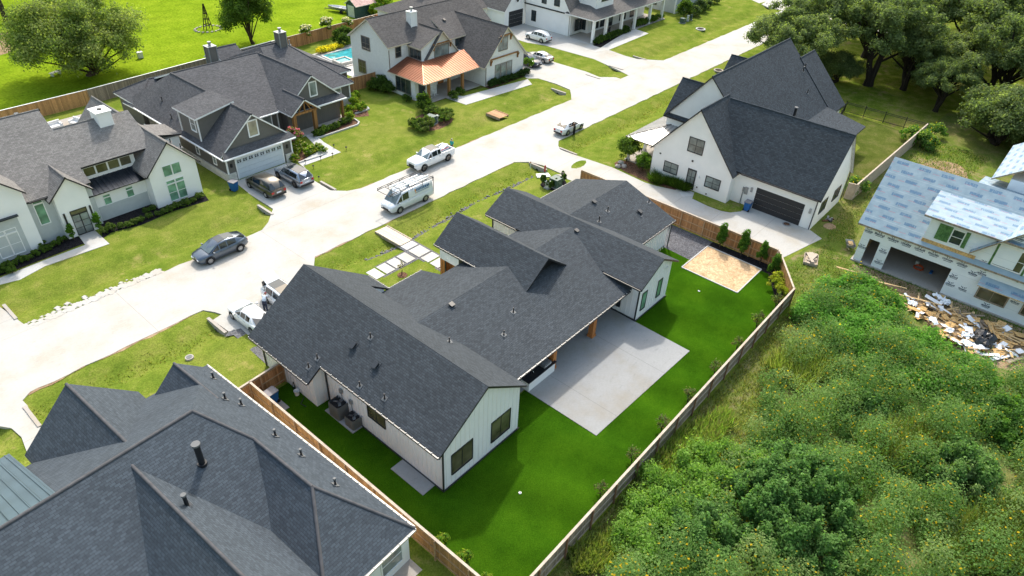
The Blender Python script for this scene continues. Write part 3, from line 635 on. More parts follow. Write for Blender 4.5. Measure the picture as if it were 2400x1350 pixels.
def house_near():
    P = Vector((13.4, 26)); c_, s_ = math.cos(R(2.8)), math.sin(R(2.8))
    def U(x, y): d = Vector((x, y))-P; return (P.x+d.x*c_+d.y*s_, P.y-d.x*s_+d.y*c_)   # world point seen in the turned frame of the house
    H = House('hip_house', 'near house with many hipped slate blue roofs in the lower left corner', (13.4, 26), R(2.8), roof='roof_near', wall='white', trim='gutterw', cap=.1); H.rm[3] = 'cap'
    def V(x, y, z): a = U(x, y); return (a[0], a[1], z)
    ry = U(8.87, 29.1)[1]; xe = 13.42; ze = 2.9
    # main ridge, hipped towards the right, long slope down to the rear
    a, b = (-8, ry, 7), (U(8.87, 29.17)[0], ry, 7); rA = V(10.57, 26.3, 5.5); rB = V(10.83, 21.4, 5.5)
    yN = ry+7.2; yS = ry-7.9
    mx = U(1.55, 36)[0]; H.plane([(mx, ry, 7), b, (b[0], yN, 3.0), (mx, yN, 3.0)]); H.plane([a, b, rA, (rA[0]-.6, yS, ze), (-8, yS, ze)])
    H.plane([b, (xe, yN, ze), (xe, 17.1, ze), (rB[0], rB[1], rB[2]), (rA[0], rA[1], rA[2])]); H.plane([b, (xe, yN, ze), (b[0], yN, 3.0)])
    xl = xe-5.9; 
    H.plane([rB, (xe, 17.1, ze), (xl, 17.1, ze)]); H.plane([rA, rB, (xl, 17.1, ze), (xl, 26.3, 2.5)])
    for p, q in ((a, b), (b, rA), (rA, rB), (rB, (xe, 17.1, ze)), (rB, (xl, 17.1, ze))): H.ridge(p, q)
    H.gable('y', U(5.3, 24)[0], 4.6, 4.6, 6.6, 1.9, 1.9, 12, ry-.6, wall=False)
    w1 = U(5.35, 37.1); H.gable('y', w1[0], 3.35, 3.35, 6.15, 2.95, 2.95, ry+1, w1[1], oh=.4, rk=(.1, .35))
    w2 = U(10.85, 36); H.gable('y', w2[0], 2.05, 2.05, 4.78, 2.9, 2.9, ry+2, w2[1], oh=.35, rk=(.1, .35))
    H.metal([(mx, ry+8.9, 3.0), (mx, ry+.12, 6.93), (-8, ry+.12, 6.93), (-8, ry+8.9, 3.0)], 'metalblue', .1)
    H.W.box(-6, xe-.25, 17.4, yN-.5, 0, 2.75, 0)
    H.finish()
    for x0, x1, z0, z1 in ((11.2, 12.6, .7, 2.3), (8.6, 10.2, .7, 2.3)): H.win('-y', 17.4, x0, x1, z0, z1, 1, 2, fr='trimw', gl='glassl', fw=.09)
    H.gutter((xe+.06, 17.2, ze), (xe+.06, yN, ze), 'gutterw', True); H.gutter((xl, 17.04, ze), (xe, 17.04, ze), 'gutterw', True)
    p = U(7.75, 26.6); H.pipe(p[0], p[1], 5.7, 1.45, .17, True, 'trimb', (0, .52)); p = U(5.9, 24.6); H.pipe(p[0], p[1], 5.0 if False else 5.85, .8, .1, True, 'trimb', (.6, 0))
    for x, y in ((12.3, 34.3), (11.5, 31.2), (12.1, 30.6), (12.0, 26.8), (12.2, 24.6), (12.2, 21.5)):
        p = U(x, y); H.pipe(p[0], p[1], ze+.94*(xe-p[0]), .42, .06, True, 'trimb', (-.9, 0))

def house_modern():
    H = House('gable_house', 'white modern house with weathered grey roof and black glass entry doors', (19, 69), roof='roof_white', wall='white', trim='trimb', cap=.1)
    H.gable('y', 24.7, 2.65, 2.75, 6.4, 3.6, 3.5, 63.2, 79.2, oh=.35, rk=(.35, .35))
    H.gable('y', 15.6, 1.85, 1.85, 5.9, 4.1, 4.1, 63.45, 66.8, oh=.5, rk=(.35, .02))
    H.gable('y', 8.6, 3.85, 3.85, 9.4, 5.65, 5.65, 63.45, 70, oh=.2, rk=(.45, .02))
    m = .6; z = lambda y: 4.4+m*(y-64.2)
    H.plane([(0, 64.2, 4.4), (17.65, 64.2, 4.4), (17.65, 71.9, z(71.9)), (0, 71.9, z(71.9))])
    H.plane([(17.65, 65.7, z(65.7)), (24.5, 65.7, z(65.7)), (24.5, 69.75, z(69.75)), (17.65, 69.75, z(69.75))])
    H.plane([(0, 71.9, z(71.9)), (17.8, 71.9, z(71.9)), (17.8, 79, 4.9), (0, 79, 4.9)]); H.plane([(17.8, 69.75, z(69.75)), (24.5, 69.75, z(69.75)), (24.5, 75, 4.6), (17.8, 75, 4.6)])
    H.ridge((0, 71.9, z(71.9)), (17.7, 71.9, z(71.9))); H.ridge((17.7, 69.75, z(69.75)), (22, 69.75, z(69.75)))
    H.W.prism([(0, 64.45, 0), (0, 78.5, 0), (0, 78.5, 4.9), (0, 71.9, 8.8), (0, 64.45, 4.3)], (17.55, 0, 0), H.wmat('greyp'))
    H.W.prism([(17.6, 64.9, 0), (17.6, 74.5, 0), (17.6, 74.5, 4.3), (17.6, 69.75, 7.5), (17.6, 66.3, 5.3), (17.6, 66.3, 3.6), (17.6, 64.9, 2.95)], (5, 0, 0), 0)
    H.metal([(17.0, 64.4, 2.98), (22.4, 64.4, 2.98), (22.4, 66.35, 3.75), (17.0, 66.35, 3.75)], 'metalblk', .1)
    H.plane([(26.8, 70.5, 4.1), (29.3, 70.5, 3.5), (29.3, 74.2, 3.5), (26.8, 74.2, 4.1)]); H.W.box(26.9, 29.1, 70.75, 73.95, 0, 3.3)
    H.finish()
    for a, b in ((23.8, 24.6), (24.72, 25.5)): H.win('-y', 63.55, a, b, 2.95, 4.0, 1, 1, 'trimw', 'glassg', .05); H.win('-y', 63.55, a, b, .3, 2.0, 1, 2, 'trimw', 'glassg', .05); H.win('-y', 63.55, a, b, 2.14, 2.42, 1, 1, 'trimw', 'glassg', .05)
    for i in range(4): H.win('-y', 66.3, 17.95+i*1.1, 18.9+i*1.1, 4.05, 4.85, 1, 1, 'trimw', 'glassb', .07)
    for a in (18.4, 20.5): H.win('-y', 64.9, a, a+.6, 1.5, 2.15, 1, 1, 'trimw', 'glassg', .06); H.win('-y', 64.9, a, a+.6, 2.25, 2.45, 1, 1, 'trimw', 'glassg', .04)
    H.win('-y', 64.45, 12.8, 13.5, 1.9, 3.8, 1, 1, 'trimw', 'glassg', .07); H.win('-y', 64.45, 12.8, 13.5, 3.95, 4.12, 1, 1, 'trimw', 'glassg', .05)
    g = MB(); g.box(7.2, 11.2, 63.86, 63.885, 0, 3.6); H.part('grey_panel', g, 'greyp')
    for a, b in ((9.0, 9.85), (9.97, 10.75)): H.win('-y', 63.88, a, b, .4, 2.3, 1, 2, 'trimw', 'glassg', .07); H.win('-y', 63.88, a, b, 2.45, 2.75, 1, 1, 'trimw', 'glassg', .05)
    g = MB(); g.box(7.0, 11.3, 63.55, 63.9, 3.75, 3.85); H.part('awning', g, 'metalblk')
    H.win('-y', 63.8, 15.1, 16.4, 2.15, 2.5, 1, 1, 'trimb', 'glassb', .06)
    H.win('-y', 63.8, 15.1, 15.72, .12, 2.05, 1, 3, 'trimb', 'glassl', .05, name='door'); H.win('-y', 63.8, 15.78, 16.4, .12, 2.05, 1, 3, 'trimb', 'glassl', .05, name='door')
    for x in (14.55, 16.75): g = MB(); g.box(x-.07, x+.07, 63.68, 63.79, 1.45, 2.55); H.part('wall_lamp', g, 'trimb')
    g = MB(); g.box(17.7, 22.3, 64.855, 64.885, 0, 1.45); H.part('grey_panel', g, 'greyp')
    H.gutter((22.0, 63.4, 3.6), (22.0, 66.5, 3.6), 'gutter'); H.gutter((17.43, 63.5, 4.1), (17.43, 66.5, 4.1)); H.gutter((12.5, 64.14, 4.4), (14, 64.14, 4.4))
    H.chimney(21.3, 22.6, 68.7, 70.3, 7.1, 8.45, 'white', 'trimw', .12, ft='trimb')
    H.pipe(17.0, 77, 6, 1.2, .15, True, 'steel'); H.pipe(26.2, 66, 5, .4, .05); H.pipe(26.6, 64.9, 4.7, .4, .05)

def house_craft():
    H = House('craftsman_house', 'grey brown craftsman house with pale garage door, timber entry porch and two metal chimneys', (40, 76), roof='roof_craft', wall='taupe', trim='trimw', cap=.12)
    H.gable('y', 34.05, 4.3, 4.3, 6.42, 2.85, 2.85, 63.75, 80.5, oh=.45, rk=(.3, .1), gm='taupeg')
    H.plane([(29.75, 63.05, 2.85), (38.35, 63.05, 2.85), (38.0, 63.9, 3.35), (30.1, 63.9, 3.35)])
    H.hip(30.1, 41, 82.2, 88.6, 2.85, 4.6, 'x', ends=(1, 0))
    H.plane([(29.75, 80.3, 2.85), (34.05, 80.3, 6.42), (34.05, 83.5, 4.4), (29.75, 84.5, 2.7)]) if False else None; H.plane([(34.05, 80.4, 6.42), (29.75, 80.4, 2.85), (29.9, 86, 2.4)]); H.plane([(34.05, 80.4, 6.42), (29.9, 86, 2.4), (38, 86, 3.2)])
    # long low slope facing the street
    H.plane([(34, 70.35, 2.85), (41.3, 70.35, 2.85), (46, 70.35, 2.85), (46, 80.4, 6.42), (34, 80.4, 6.42)]); H.plane([(34, 80.4, 6.42), (46, 80.4, 6.42), (46, 90, 2.85), (34, 90, 2.85)])
    H.ridge((34.1, 80.4, 6.42), (46, 80.4, 6.42)); H.W.box(37.5, 44, 70.9, 89.5, 0, 2.7)
    H.gable('y', 45.35, 4.2, 4.2, 6.4, 2.9, 2.9, 69.2, 80.8, oh=.45, rk=(.35, .1), gm='taupeg')
    H.plane([(41.1, 68.6, 2.85), (49.6, 68.6, 2.85), (49.3, 69.5, 3.35), (41.4, 69.5, 3.35)])
    H.plane([(43, 72.0, 2.87), (53.45, 72.0, 2.87), (49.4, 81, 6.85), (46.2, 81, 6.85)]); H.plane([(46.2, 81, 6.85), (43, 90, 2.87), (43, 72, 2.87)]); H.plane([(53.45, 72.0, 2.87), (53.45, 90, 2.87), (49.4, 81, 6.85)]); H.plane([(46.2, 81, 6.85), (49.4, 81, 6.85), (53.45, 90, 2.87), (43, 90, 2.87)])
    H.ridge((46.2, 81, 6.85), (49.4, 81, 6.85)); H.ridge((49.4, 81, 6.85), (53.45, 72.0, 2.87)); H.W.box(49, 53, 72.5, 89.5, 0, 2.72)
    H.hip(47, 56.2, 76, 92, 2.85, 4.9, 'y', wall=False); H.W.box(50, 55.8, 76.5, 91.5, 0, 2.7)
    H.gable('x', 89.5, 2.7, 2.7, 5.0, 3.4, 3.4, 44, 47.5, wall=False)
    # dormer
    H.plane([(29.8, 67.6, 5.85), (29.8, 72.3, 5.85), (34.4, 72.3, 6.62), (34.4, 67.6, 6.62)])
    H.W.prism([(30.2, 68.0, 3.0), (33.9, 68.0, 6.1), (33.9, 68.0, 6.35), (30.2, 68.0, 5.72)], (0, 3.9, 0), H.wmat('taupeg'))
    # porch gable
    H.gable('y', 43.05, 2.0, 2.0, 4.5, 2.95, 2.95, 67.7, 72, wall=False)
    H.finish()
    H.gdoor('-y', 63.62, 31.25, 36.75, 2.25, 'gdoorw', True, 'trimw') if False else None
    H.W = MB(); H.W.box(30.2, 37.9, 63.62, 64.1, 0, 2.68); H.part('garage_wall', H.W, 'taupeg')
    H.gdoor('-y', 63.61, 31.25, 36.75, 2.25, 'gdoorw', True, 'trimw')
    H.boxes('stone_skirt', 'stone', ((30.1, 31.0, 63.45, 63.6, 0, .95), (37.05, 38.0, 63.45, 63.6, 0, .95), (30.08, 30.19, 63.62, 82, 0, .85), (53.01, 53.15, 72.5, 80, 0, .9), (51.5, 53.05, 72.35, 72.48, 0, .9)))
    H.boxes('corner_board', 'trimw', ((30.1, 30.25, 63.5, 63.61, .96, 2.68), (37.86, 38.0, 63.5, 63.61, .96, 2.68), (52.9, 53.06, 72.38, 72.49, .91, 2.7), (49.0, 49.15, 70.2, 70.29, 0, 2.7), (42.2, 42.35, 70.75, 70.89, 0, 2.7), (41, 41.12, 70.75, 70.88, 0, 2.7), (30.1, 30.22, 67.93, 68.05, 3.2, 5.75), (30.1, 30.22, 71.85, 71.97, 3.2, 5.75)))
    H.win('-y', 64.05, 33.6, 34.55, 4.0, 5.55, 1, 1, 'trimw', 'glasst', .14); H.win('-y', 69.55, 45.15, 46.0, 3.85, 5.4, 1, 1, 'trimw', 'glassl', .14)
    H.win('-x', 30.2, 68.65, 69.55, 4.1, 5.5, 1, 2, 'trimw', 'glassl', .13); H.win('-y', 70.88, 39.1, 40.2, 1.2, 2.4, 1, 1, 'trimw', 'glassl', .12)
    H.W = MB(); H.W.box(44.4, 49.1, 70.3, 70.92, 0, 2.7); H.part('porch_wall', H.W, 'taupe'); H.win('-y', 70.3, 46.2, 47.45, .65, 1.95, 2, 1, 'trimw', 'glassl', .12); H.win('-y', 72.5, 50.6, 51.6, 1.2, 2.4, 1, 2, 'trimw', 'glassl', .1)
    H.door('-y', 70.9, 42.7, 43.7, .1, 2.3, 'oakpost', None)
    for y0, y1 in ((74.7, 75.6), (69.2, 69.75), (65.75, 66.3)): H.win('-x', 30.2, y0, y1, 1.3, 2.4, 1, 2, 'trimw', 'glassl', .09)
    for x, y, ww in ((41.5, 68.0, .4), (44.3, 68.0, .42), (49.1, 69.0, .28)): H.post(x, y, .05, 2.9, ww, 'oakpost')
    g = MB(); g.box(41.2, 44.7, 67.88, 68.12, 2.75, 3.0); g.beam((41.4, 68, 2.95), (43.05, 68, 4.2), .14, .16); g.beam((44.7, 68, 2.95), (43.05, 68, 4.2), .14, .16); g.beam((43.05, 68, 3), (43.05, 68, 4.1), .14, .14); g.beam((42.2, 68, 3), (42.75, 68, 3.9), .1, .1); g.beam((43.9, 68, 3), (43.35, 68, 3.9), .1, .1); H.part('porch_truss', g, 'oakpost')
    H.gutter((29.69, 63.1, 2.85), (29.69, 82.5, 2.85), 'trimw'); H.gutter((29.75, 63.0, 2.84), (38.3, 63.0, 2.84), 'trimw'); H.gutter((38.5, 70.28, 2.85), (41, 70.28, 2.85), 'trimw'); H.gutter((41.1, 68.54, 2.85), (49.6, 68.54, 2.85), 'trimw')
    H.chimney(39.6, 40.6, 81.4, 82.4, 5.9, 7.9, 'taupeg', 'steel', .5, True); H.chimney(48.5, 49.5, 80.0, 81.0, 6.7, 8.2, 'taupeg', 'steel', .5, True)
    for x, y, zz in ((31.5, 78.5, 4.3), (31, 74, 3.9), (30.6, 71.9, 3.6), (30.6, 75, 3.6)): H.pipe(x, y, zz, .5, .05, sl=(-.8, 0))
    H.pipe(52.5, 86, 4.7, .6, .09, True, 'steel'); H.pipe(53.2, 85.4, 4.6, .6, .09, True, 'steel')
    H.boxes('wall_lamp', 'trimb', ((37.3, 37.5, 63.48, 63.6, 1.6, 2.0), (30.55, 30.75, 63.48, 63.6, 1.6, 2.0)))

def house_two():
    H = House('two_storey_house', 'white two storey house with copper porch roof and cream timber trimmed gables', (70, 72), roof='roof_two', wall='whitebrick', trim='trimc', cap=.09)
    H.gable('x', 76.4, 4.2, 4.5, 8.85, 5.95, 5.75, 59.65, 80.2, oh=.3, rk=(.35, .35))
    # front bay, sheds and cross gables
    H.plane([(63.3, 69.75, 5.6), (67.3, 69.75, 7.3), (67.3, 75.4, 7.3), (63.3, 75.4, 5.6)])
    H.W.prism([(63.6, 69.95, 2), (67.2, 69.95, 2), (67.2, 69.95, 7.05), (63.6, 69.95, 5.5)], (0, 4, 0), 0)
    H.gable('y', 67.25, 3.4, 3.4, 7.4, 3.75, 3.75, 69.4, 75, oh=.35, rk=(.4, .02), gm=None)
    H.plane([(69.6, 70.4, 5.6), (76.6, 70.4, 5.6), (76.6, 75.2, 7.9), (69.6, 75.2, 7.9)])
    H.W.prism([(70, 70.8, 0), (70, 75, 0), (70, 75, 7.5), (70, 70.8, 5.6)], (6.4, 0, 0), 0)
    H.gable('y', 74.85, 4.75, 4.75, 7.7, 2.85, 2.85, 64.15, 75.2, oh=.6, rk=(.4, .1))
    ci, co = (63.2, 69.4, 4.05), (59.45, 65.15, 2.85)
    H.metal([co, (59.45, 72.4, 2.85), (63.2, 72.4, 4.05), ci], 'copper', .12); H.metal([co, ci, (72.4, 69.4, 4.05), (71.2, 65.15, 2.85)], 'copper', .12); H.Rf.beam(co, ci, .12, .1, H.rmat('copper'))
    H.W.box(59.85, 63.8, 67.3, 73, 0, 2.72); H.W.box(63.4, 71.5, 69.7, 72, 0, 3.9)
    H.finish()
    H.win('-x', 60.0, 76.45, 78.1, 4.5, 6.2, 2, 2, 'trimt', 'glass', .1); H.win('-x', 60.0, 77.7, 79.2, 1.0, 2.7, 2, 2, 'trimt', 'glassb', .1)
    H.win('-y', 72.5, 61.3, 62.05, 4.3, 5.6, 1, 2, 'trimt', 'glass', .08) if False else H.win('-y', 72.48, 61.2, 62.1, 4.3, 5.6, 1, 2, 'trimt', 'glass', .08)
    H.win('-x', 63.6, 70.05, 72.2, 4.0, 5.2, 3, 1, 'trimt', 'glass', .07)
    H.win('-y', 69.8, 65.9, 68.6, 3.95, 5.3, 3, 1, 'trimt', 'glassl', .09, lintel=.12); H.win('-y', 70.8, 71.0, 72.45, 4.2, 5.3, 2, 1, 'trimt', 'glass', .08)
    H.win('-y', 64.55, 73.4, 75.2, 4.5, 6.2, 2, 2, 'trimt', 'glassl', .09, lintel=.14)
    for i in range(3): H.win('-y', 64.55, 72.75+i*1.27, 73.8+i*1.27, .55, 2.6, 1, 2, 'trimt', 'glassl', .07)
    H.win('-x', 59.85, 68.2, 71.1, .6, 2.5, 3, 1, 'trimt', 'glass', .08)
    H.win('-y', 67.3, 60.5, 61.6, .7, 2.3, 1, 1, 'trimt', 'glass', .07)
    H.win('-y', 69.7, 64.0, 65.2, .7, 2.2, 1, 1, 'trimt', 'glass', .08); H.win('-y', 69.7, 68.6, 70.4, .7, 2.2, 2, 1, 'trimt', 'glass', .08); H.door('-y', 69.7, 66.3, 67.4, .1, 2.3, 'cedar', None)
    for x, y in ((60.7, 65.6), (64.5, 65.6), (67.1, 65.6)): H.post(x, y, .05, 2.75, .33, 'oakpost')
    def brackets(y, x0, x1, z):
        g = MB(); g.box(x0, x1, y-.22, y-.04, z, z+.16)
        for x in (x0+.1, x1-.1): g.box(x-.09, x+.09, y-.2, y-.03, z-.75, z); g.beam((x, y-.05, z-.7), (x, y-.4, z), .1, .12)
        H.part('timber_bracket', g, 'oakpost')
    brackets(64.55, 71.6, 77.6, 3.55); brackets(64.55, 73.6, 75.9, 6.45); brackets(69.8, 65.6, 69, 5.65)
    for q in ([(66.0, 69.77, 5.95), (68.5, 69.77, 5.95), (67.25, 69.77, 7.1)], [(73.9, 64.52, 6.75), (75.8, 64.52, 6.75), (74.85, 64.52, 7.35)]): g = MB(); g.prism(q, (0, .02, 0)); H.part('gable_board', g, 'cream')
    H.spout(60.0, 72.45, 5.5, 'trimt'); H.spout(63.55, 72.42, 5.3, 'trimt'); H.spout(70.75, 64.5, 2.7, 'trimt')
    H.chimney(65.6, 66.6, 74.0, 74.9, 7.0, 9.1, 'trimw', 'trimw', .55, True)
    H.boxvent(71.5, 73.6, 7.15, (0, .48)); H.pipe(76, 77.5, 8, .5, .06); H.pipe(77.4, 77, 8.3, .6, .06, True)

def house_porch():
    H = House('farmhouse', 'white farmhouse with deep columned front porch and grey roof at the top of the frame', (106, 76), roof='roof_far', wall='white', trim='trimw', cap=.09)
    H.gable('x', 76.5, 5.2, 5.2, 11.2, 4.0, 4.0, 99.15, 124, oh=.3, rk=(.35, .35))
    H.plane([(98.9, 65.85, 3.85), (123, 65.85, 3.85), (123, 72.2, 5.6), (105.2, 72.2, 5.6)]); H.plane([(98.9, 65.85, 3.85), (105.2, 72.2, 5.6), (98.9, 72.2, 3.85)])
    H.gable('y', 97.2, 3.4, 3.4, 6.6, 3.0, 3.0, 81.35, 90, oh=.3, rk=(.3, .3))
    for x in (105.4, 115.5): H.gable('y', x, 2.9, 2.9, 9.4, 6.9, 6.9, 68.2, 77, oh=.3, rk=(.3, .02), z0=4)
    H.W.box(103.3, 122, 70.2, 72, 0, 4.2)
    g = H.W; H.finish()
    H.gdoor('-y', 81.65, 95.25, 99.05, 2.75, 'gdoorb'); H.win('-x', 99.5, 78.95, 79.9, 1.0, 2.7, 1, 2); H.win('-x', 99.5, 76.8, 77.75, 4.4, 5.9, 1, 2); H.win('-x', 99.5, 73.9, 75, 4.5, 5.9, 1, 2)
    H.win('-x', 103.3, 70.7, 71.4, .6, 2.5, 1, 2); H.win('-y', 71.28, 101, 102.8, .7, 2.5, 2, 2)
    for a, b in ((104.6, 106.6), (107.2, 108.4), (113.4, 115.4), (117, 118.4)): H.win('-y', 70.2, a, b, .5, 2.5, 2, 2)
    H.door('-y', 70.2, 110, 111.1, .1, 2.4)
    H.win('-y', 68.5, 104.3, 106.5, 5.6, 7.2, 2, 2); H.win('-y', 68.5, 114.4, 116.6, 5.6, 7.2, 2, 2)
    for x in (99.4, 103.1, 108, 112.4, 117.5, 122): H.post(x, 66.3, .05, 3.75, .42)
    g = MB(); g.box(99.36, 99.47, 71.4, 81.6, 3.55, 3.75); H.part('belt_trim', g, 'trimb')
    g = MB(); g.tube([(97.2, 81.3, 4.4), (97.2, 81.6, 4.5)], [.28, .05], 10); H.part('wall_lamp', g, 'trimb'); H.win('-y', 81.65, 96.9, 97.5, 5.0, 6.0, 1, 1)
    H.spout(99.4, 71.2, 3.9, 'trimw')

def house_build():
    M['under'] = underlay(); M['hwrap'] = wrapm()
    H = House('unfinished_house', 'house under construction in printed white wrap and pale blue roof underlayment', (70, 3), roof='under', wall='hwrap', trim='boardg', soffit='board')
    s = 1.0
    H.plane([(62.55, 10.4, 3.95), (62.55, -14, 3.95), (67.5, -14, 8.9), (67.5, 10.4, 8.9)]); H.plane([(67.5, 10.4, 8.9), (67.5, -14, 8.9), (74.5, -14, 4.2), (74.5, 10.4, 4.2)])
    # shed dormer and front gable
    H.plane([(62.4, 5.7, 6.85), (62.4, -2, 6.85), (66.6, -2, 7.75), (66.6, 5.7, 7.75)])
    H.W.prism([(62.86, 5.1, 4.45), (66.4, 5.1, 7.45), (66.4, 5.1, 7.55), (62.86, 5.1, 6.75)], (0, -7, 0), 0)
    H.gable('x', -3.9, 5.35, 5.35, 10.8, 4.95, 4.95, 62.3, 68, oh=.3, rk=(.6, .1), wall=False)
    H.W.prism([(62.903, -9, 0), (62.903, 1.249, 0), (62.903, 1.249, 5.1), (62.903, -3.9, 10.5), (62.903, -9, 5.1)], (5, 0, 0), 0)
    # rear roofs
    H.plane([(75.5, 4.2, 4.9), (84.2, 3.9, 3.3), (84.2, -14, 3.3), (75.5, -14, 4.9)]); H.gable('x', -2.8, 4.8, 6, 9.2, 4.6, 4.6, 80.6, 92, wall=False); g = MB(); g.box(80.9, 91, -8, 1.6, 0, 5); H.part('rear_wall', g, 'hwrap')
    # garage walls with real openings
    x0, x1 = 62.9, 73.9; t = .15; ht = 4.05
    W = H.W; W.box(x0, x0+t, 9.05, 9.75, 0, ht); W.box(x0, x0+t, 7.15, 8.1, 0, 2.65); W.box(x0, x0+t, 1.25, 2.05, 0, 2.65); W.box(x0, x0+t, 1.25, 9.05, 2.65, ht)
    W.box(x0+t, x1, 9.6, 9.75, 0, ht); W.box(x1-t, x1, 1.25, 9.6, 0, ht); W.box(x0+t, x1-t, 1.25, 1.4, 0, ht)
    W.prism([(62.9, 9.6, ht), (73.9, 9.6, ht), (73.9, 9.6, 4.3), (67.5, 9.6, 8.6), (62.9, 9.6, 4.08)], (0, .15, 0), 0)
    g = MB(); g.box(62.7, 73.9, -10, 9.9, -.1, .12); H.part('foundation_slab', g, 'porch')
    H.finish()
    g = MB(); g.box(62.82, 62.89, .9, 5.15, 4.0, 4.55); H.part('sheathing_strip', g, 'osb')
    g = MB()
    for y in np.arange(1.7, 9.6, .41): g.box(73.6, 73.74, y, y+.04, .12, 3.9)
    for x in np.arange(63.4, 73.6, .41): g.box(x, x+.04, 9.44, 9.58, .12, 3.9); g.box(x, x+.04, 1.42, 1.56, .12, 3.9)
    g.box(73.57, 73.6, 1.42, 9.58, .12, 3.9); g.box(63.1, 73.57, 9.4, 9.43, .12, 3.9); H.part('stud_wall', g, 'board')['kind'] = 'stuff'
    H.win('-x', 62.86, 2.35, 3.2, 4.95, 6.2, 1, 2, 'trimw', 'glass', .06); H.boxes('green_sheathing', 'hgreen', ((62.8, 62.83, 3.3, 4.35, 4.85, 6.35), (62.8, 62.83, 1.95, 2.25, 4.85, 6.35)))
    H.win('-x', 62.9, -2.4, -.4, 4.4, 6.2, 2, 2, 'trimw', 'glassb', .08); H.win('-x', 62.9, -2.6, -.5, 1.05, 2.2, 2, 1, 'boardg', 'glassb', .12); H.win('-x', 62.9, -5.6, -3.9, 1.05, 2.2, 2, 1, 'boardg', 'glassb', .12); H.win('-x', 62.9, -6, -4, 4.4, 6.2, 2, 2, 'trimw', 'glassg', .08)
    H.boxes('green_batten', 'hgreen', [(62.84, 62.88, y-.08, y+.08, 3.6, 6.3) for y in (-.2, -2.6)])
    g = MB(); g.slab([(62.88, -.2, 3.1), (62.88, -6, 3.1), (62.0, -6, 2.55), (62.0, -.2, 2.55)], .08, 0, 1, 1); H.part('awning_roof', g, ['under', 'board'])
    # printed marks of the house wrap: an antler like emblem over two text bars
    g = MB()
    def mark(y, z, k):
        x = 62.893
        def q(a, b, c, d): g.box(x-.004, x, y-b*k, y-a*k, z+c*k, z+d*k)
        rr = random.Random(int((y+50)*97+z*13))
        a = -.42
        while a < .42: wd = rr.uniform(.03, .1); q(a, a+wd, -.06-rr.uniform(0, .04), .05+rr.uniform(0, .1)); a += wd+.03
        a = -.3
        while a < .34: wd = rr.uniform(.02, .07); q(a, a+wd, -.2, -.13); a += wd+.02
        for sg in (-1, 1): q(*sorted((sg*.05, sg*.11)), .15, .3); q(*sorted((sg*.1, sg*.26)), .24, .29); q(*sorted((sg*.22, sg*.26)), .28, .38)
    for y in np.arange(8.4, .9, -1.15): mark(y, 3.35, 1.0)
    for y, z in ((9.4, 3.3), (9.4, 1.6), (7.6, 1.9), (7.6, .7), (1.65, 2.0), (1.65, 1.2), (.5, 2.9), (.6, 1.2), (.2, 4.2), (.4, 5.3), (-3.2, 1.8), (-3.3, 5.3), (-3.2, 3.9), (-1.2, 7.2), (-3, 8.3), (-1.5, .5), (-4.7, 3.7), (4.7, 5.3), (1.4, 5.4), (-.1, 3.2)): mark(y, z, .8)
    H.part('wrap_print', g, 'wprint')['kind'] = 'stuff'

def underlay():
    t = NT('printed roof underlayment'); uv = t.uv(); o = t.sep(uv)
    base = t.ramp(t.noise(1.5, 5), [(.3, (.23, .31, .37)), (.7, (.31, .39, .445))])
    def blocks(w, h, bw, bh, off, jit):
        r = t.math('FLOOR', t.math('DIVIDE', o[1], h)); u = t.math('ADD', t.math('DIVIDE', o[0], w), t.math('MULTIPLY', r, off))
        fu, fv = t.math('FRACT', u), t.math('FRACT', t.math('DIVIDE', o[1], h))
        a = t.math('MULTIPLY', t.math('LESS_THAN', fu, bw), t.math('MULTIPLY', t.math('GREATER_THAN', fv, .3), t.math('LESS_THAN', fv, .3+bh)))
        return t.math('MULTIPLY', a, t.math('GREATER_THAN', t.noise(7, 2, t.comb(t.math('MULTIPLY', o[0], 2.2), t.math('MULTIPLY', o[1], .3))), jit))
    m = t.mix(t.math('MULTIPLY', blocks(1.9, .75, .52, .4, .37, .4), .8), base, (.09, .18, .29))
    m = t.mix(t.math('MULTIPLY', blocks(1.3, .75, .45, .08, .61, .42), .55), m, (.45, .16, .18))
    m = t.mix(t.math('MULTIPLY', t.math('LESS_THAN', t.math('FRACT', t.math('DIVIDE', o[1], 1.5)), .03), .6), m, (.42, .48, .52))
    t.col(m, .6, .25); t.bump(t.noise(1.8, 5), .5, .06); return t.m
def wrapm():
    t = NT('white house wrap'); o = t.sep(t.uv())
    m = t.ramp(t.noise(.9, 5), [(.3, (.68, .72, .76)), (.7, (.77, .8, .82))])
    m = t.mix(t.math('MULTIPLY', t.math('LESS_THAN', t.math('FRACT', t.math('DIVIDE', t.math('ADD', o[1], .35), 1.37)), .02), .5), m, (.4, .45, .5))
    t.col(m, .5, .3); t.bump(t.noise(2.4, 5), .5, .05); return t.m
M['hgreen'] = lawnm('green sheathing', (.06, .13, .05), (.1, .2, .07), (.13, .22, .1), 1.5, 3, 8)
M['wprint'] = plain('wrap print ink', (.06, .08, .12), .7)

def small_houses():
    H = House('gable_house', 'grey rendered house at the top edge right of the white porch columns', (135, 74), roof='roof_far', wall='greyp', trim='trimw')
    H.gable('y', 133.5, 6, 6, 7.5, 3.2, 3.2, 66.2, 84, oh=.3, rk=(.4, .3)); H.finish(); H.post(127.7, 66.7, 0, 3, .25); H.win('-y', 66.6, 130, 132, .8, 2.3, 2, 2); H.win('-x', 127.8, 71, 72.2, .9, 2.3, 1, 2)
    H = House('hip_house', 'low hipped grey roof house behind the copper porch house with white chimney', (88, 91), roof='roof_two', wall='white', trim='trimc')
    H.hip(78.2, 96, 85.5, 97.6, 3.0, 5.6, 'x'); H.finish(); H.chimney(83.6, 84.8, 91.2, 92.2, 4.3, 6.8, 'trimw', 'trimw', .4)

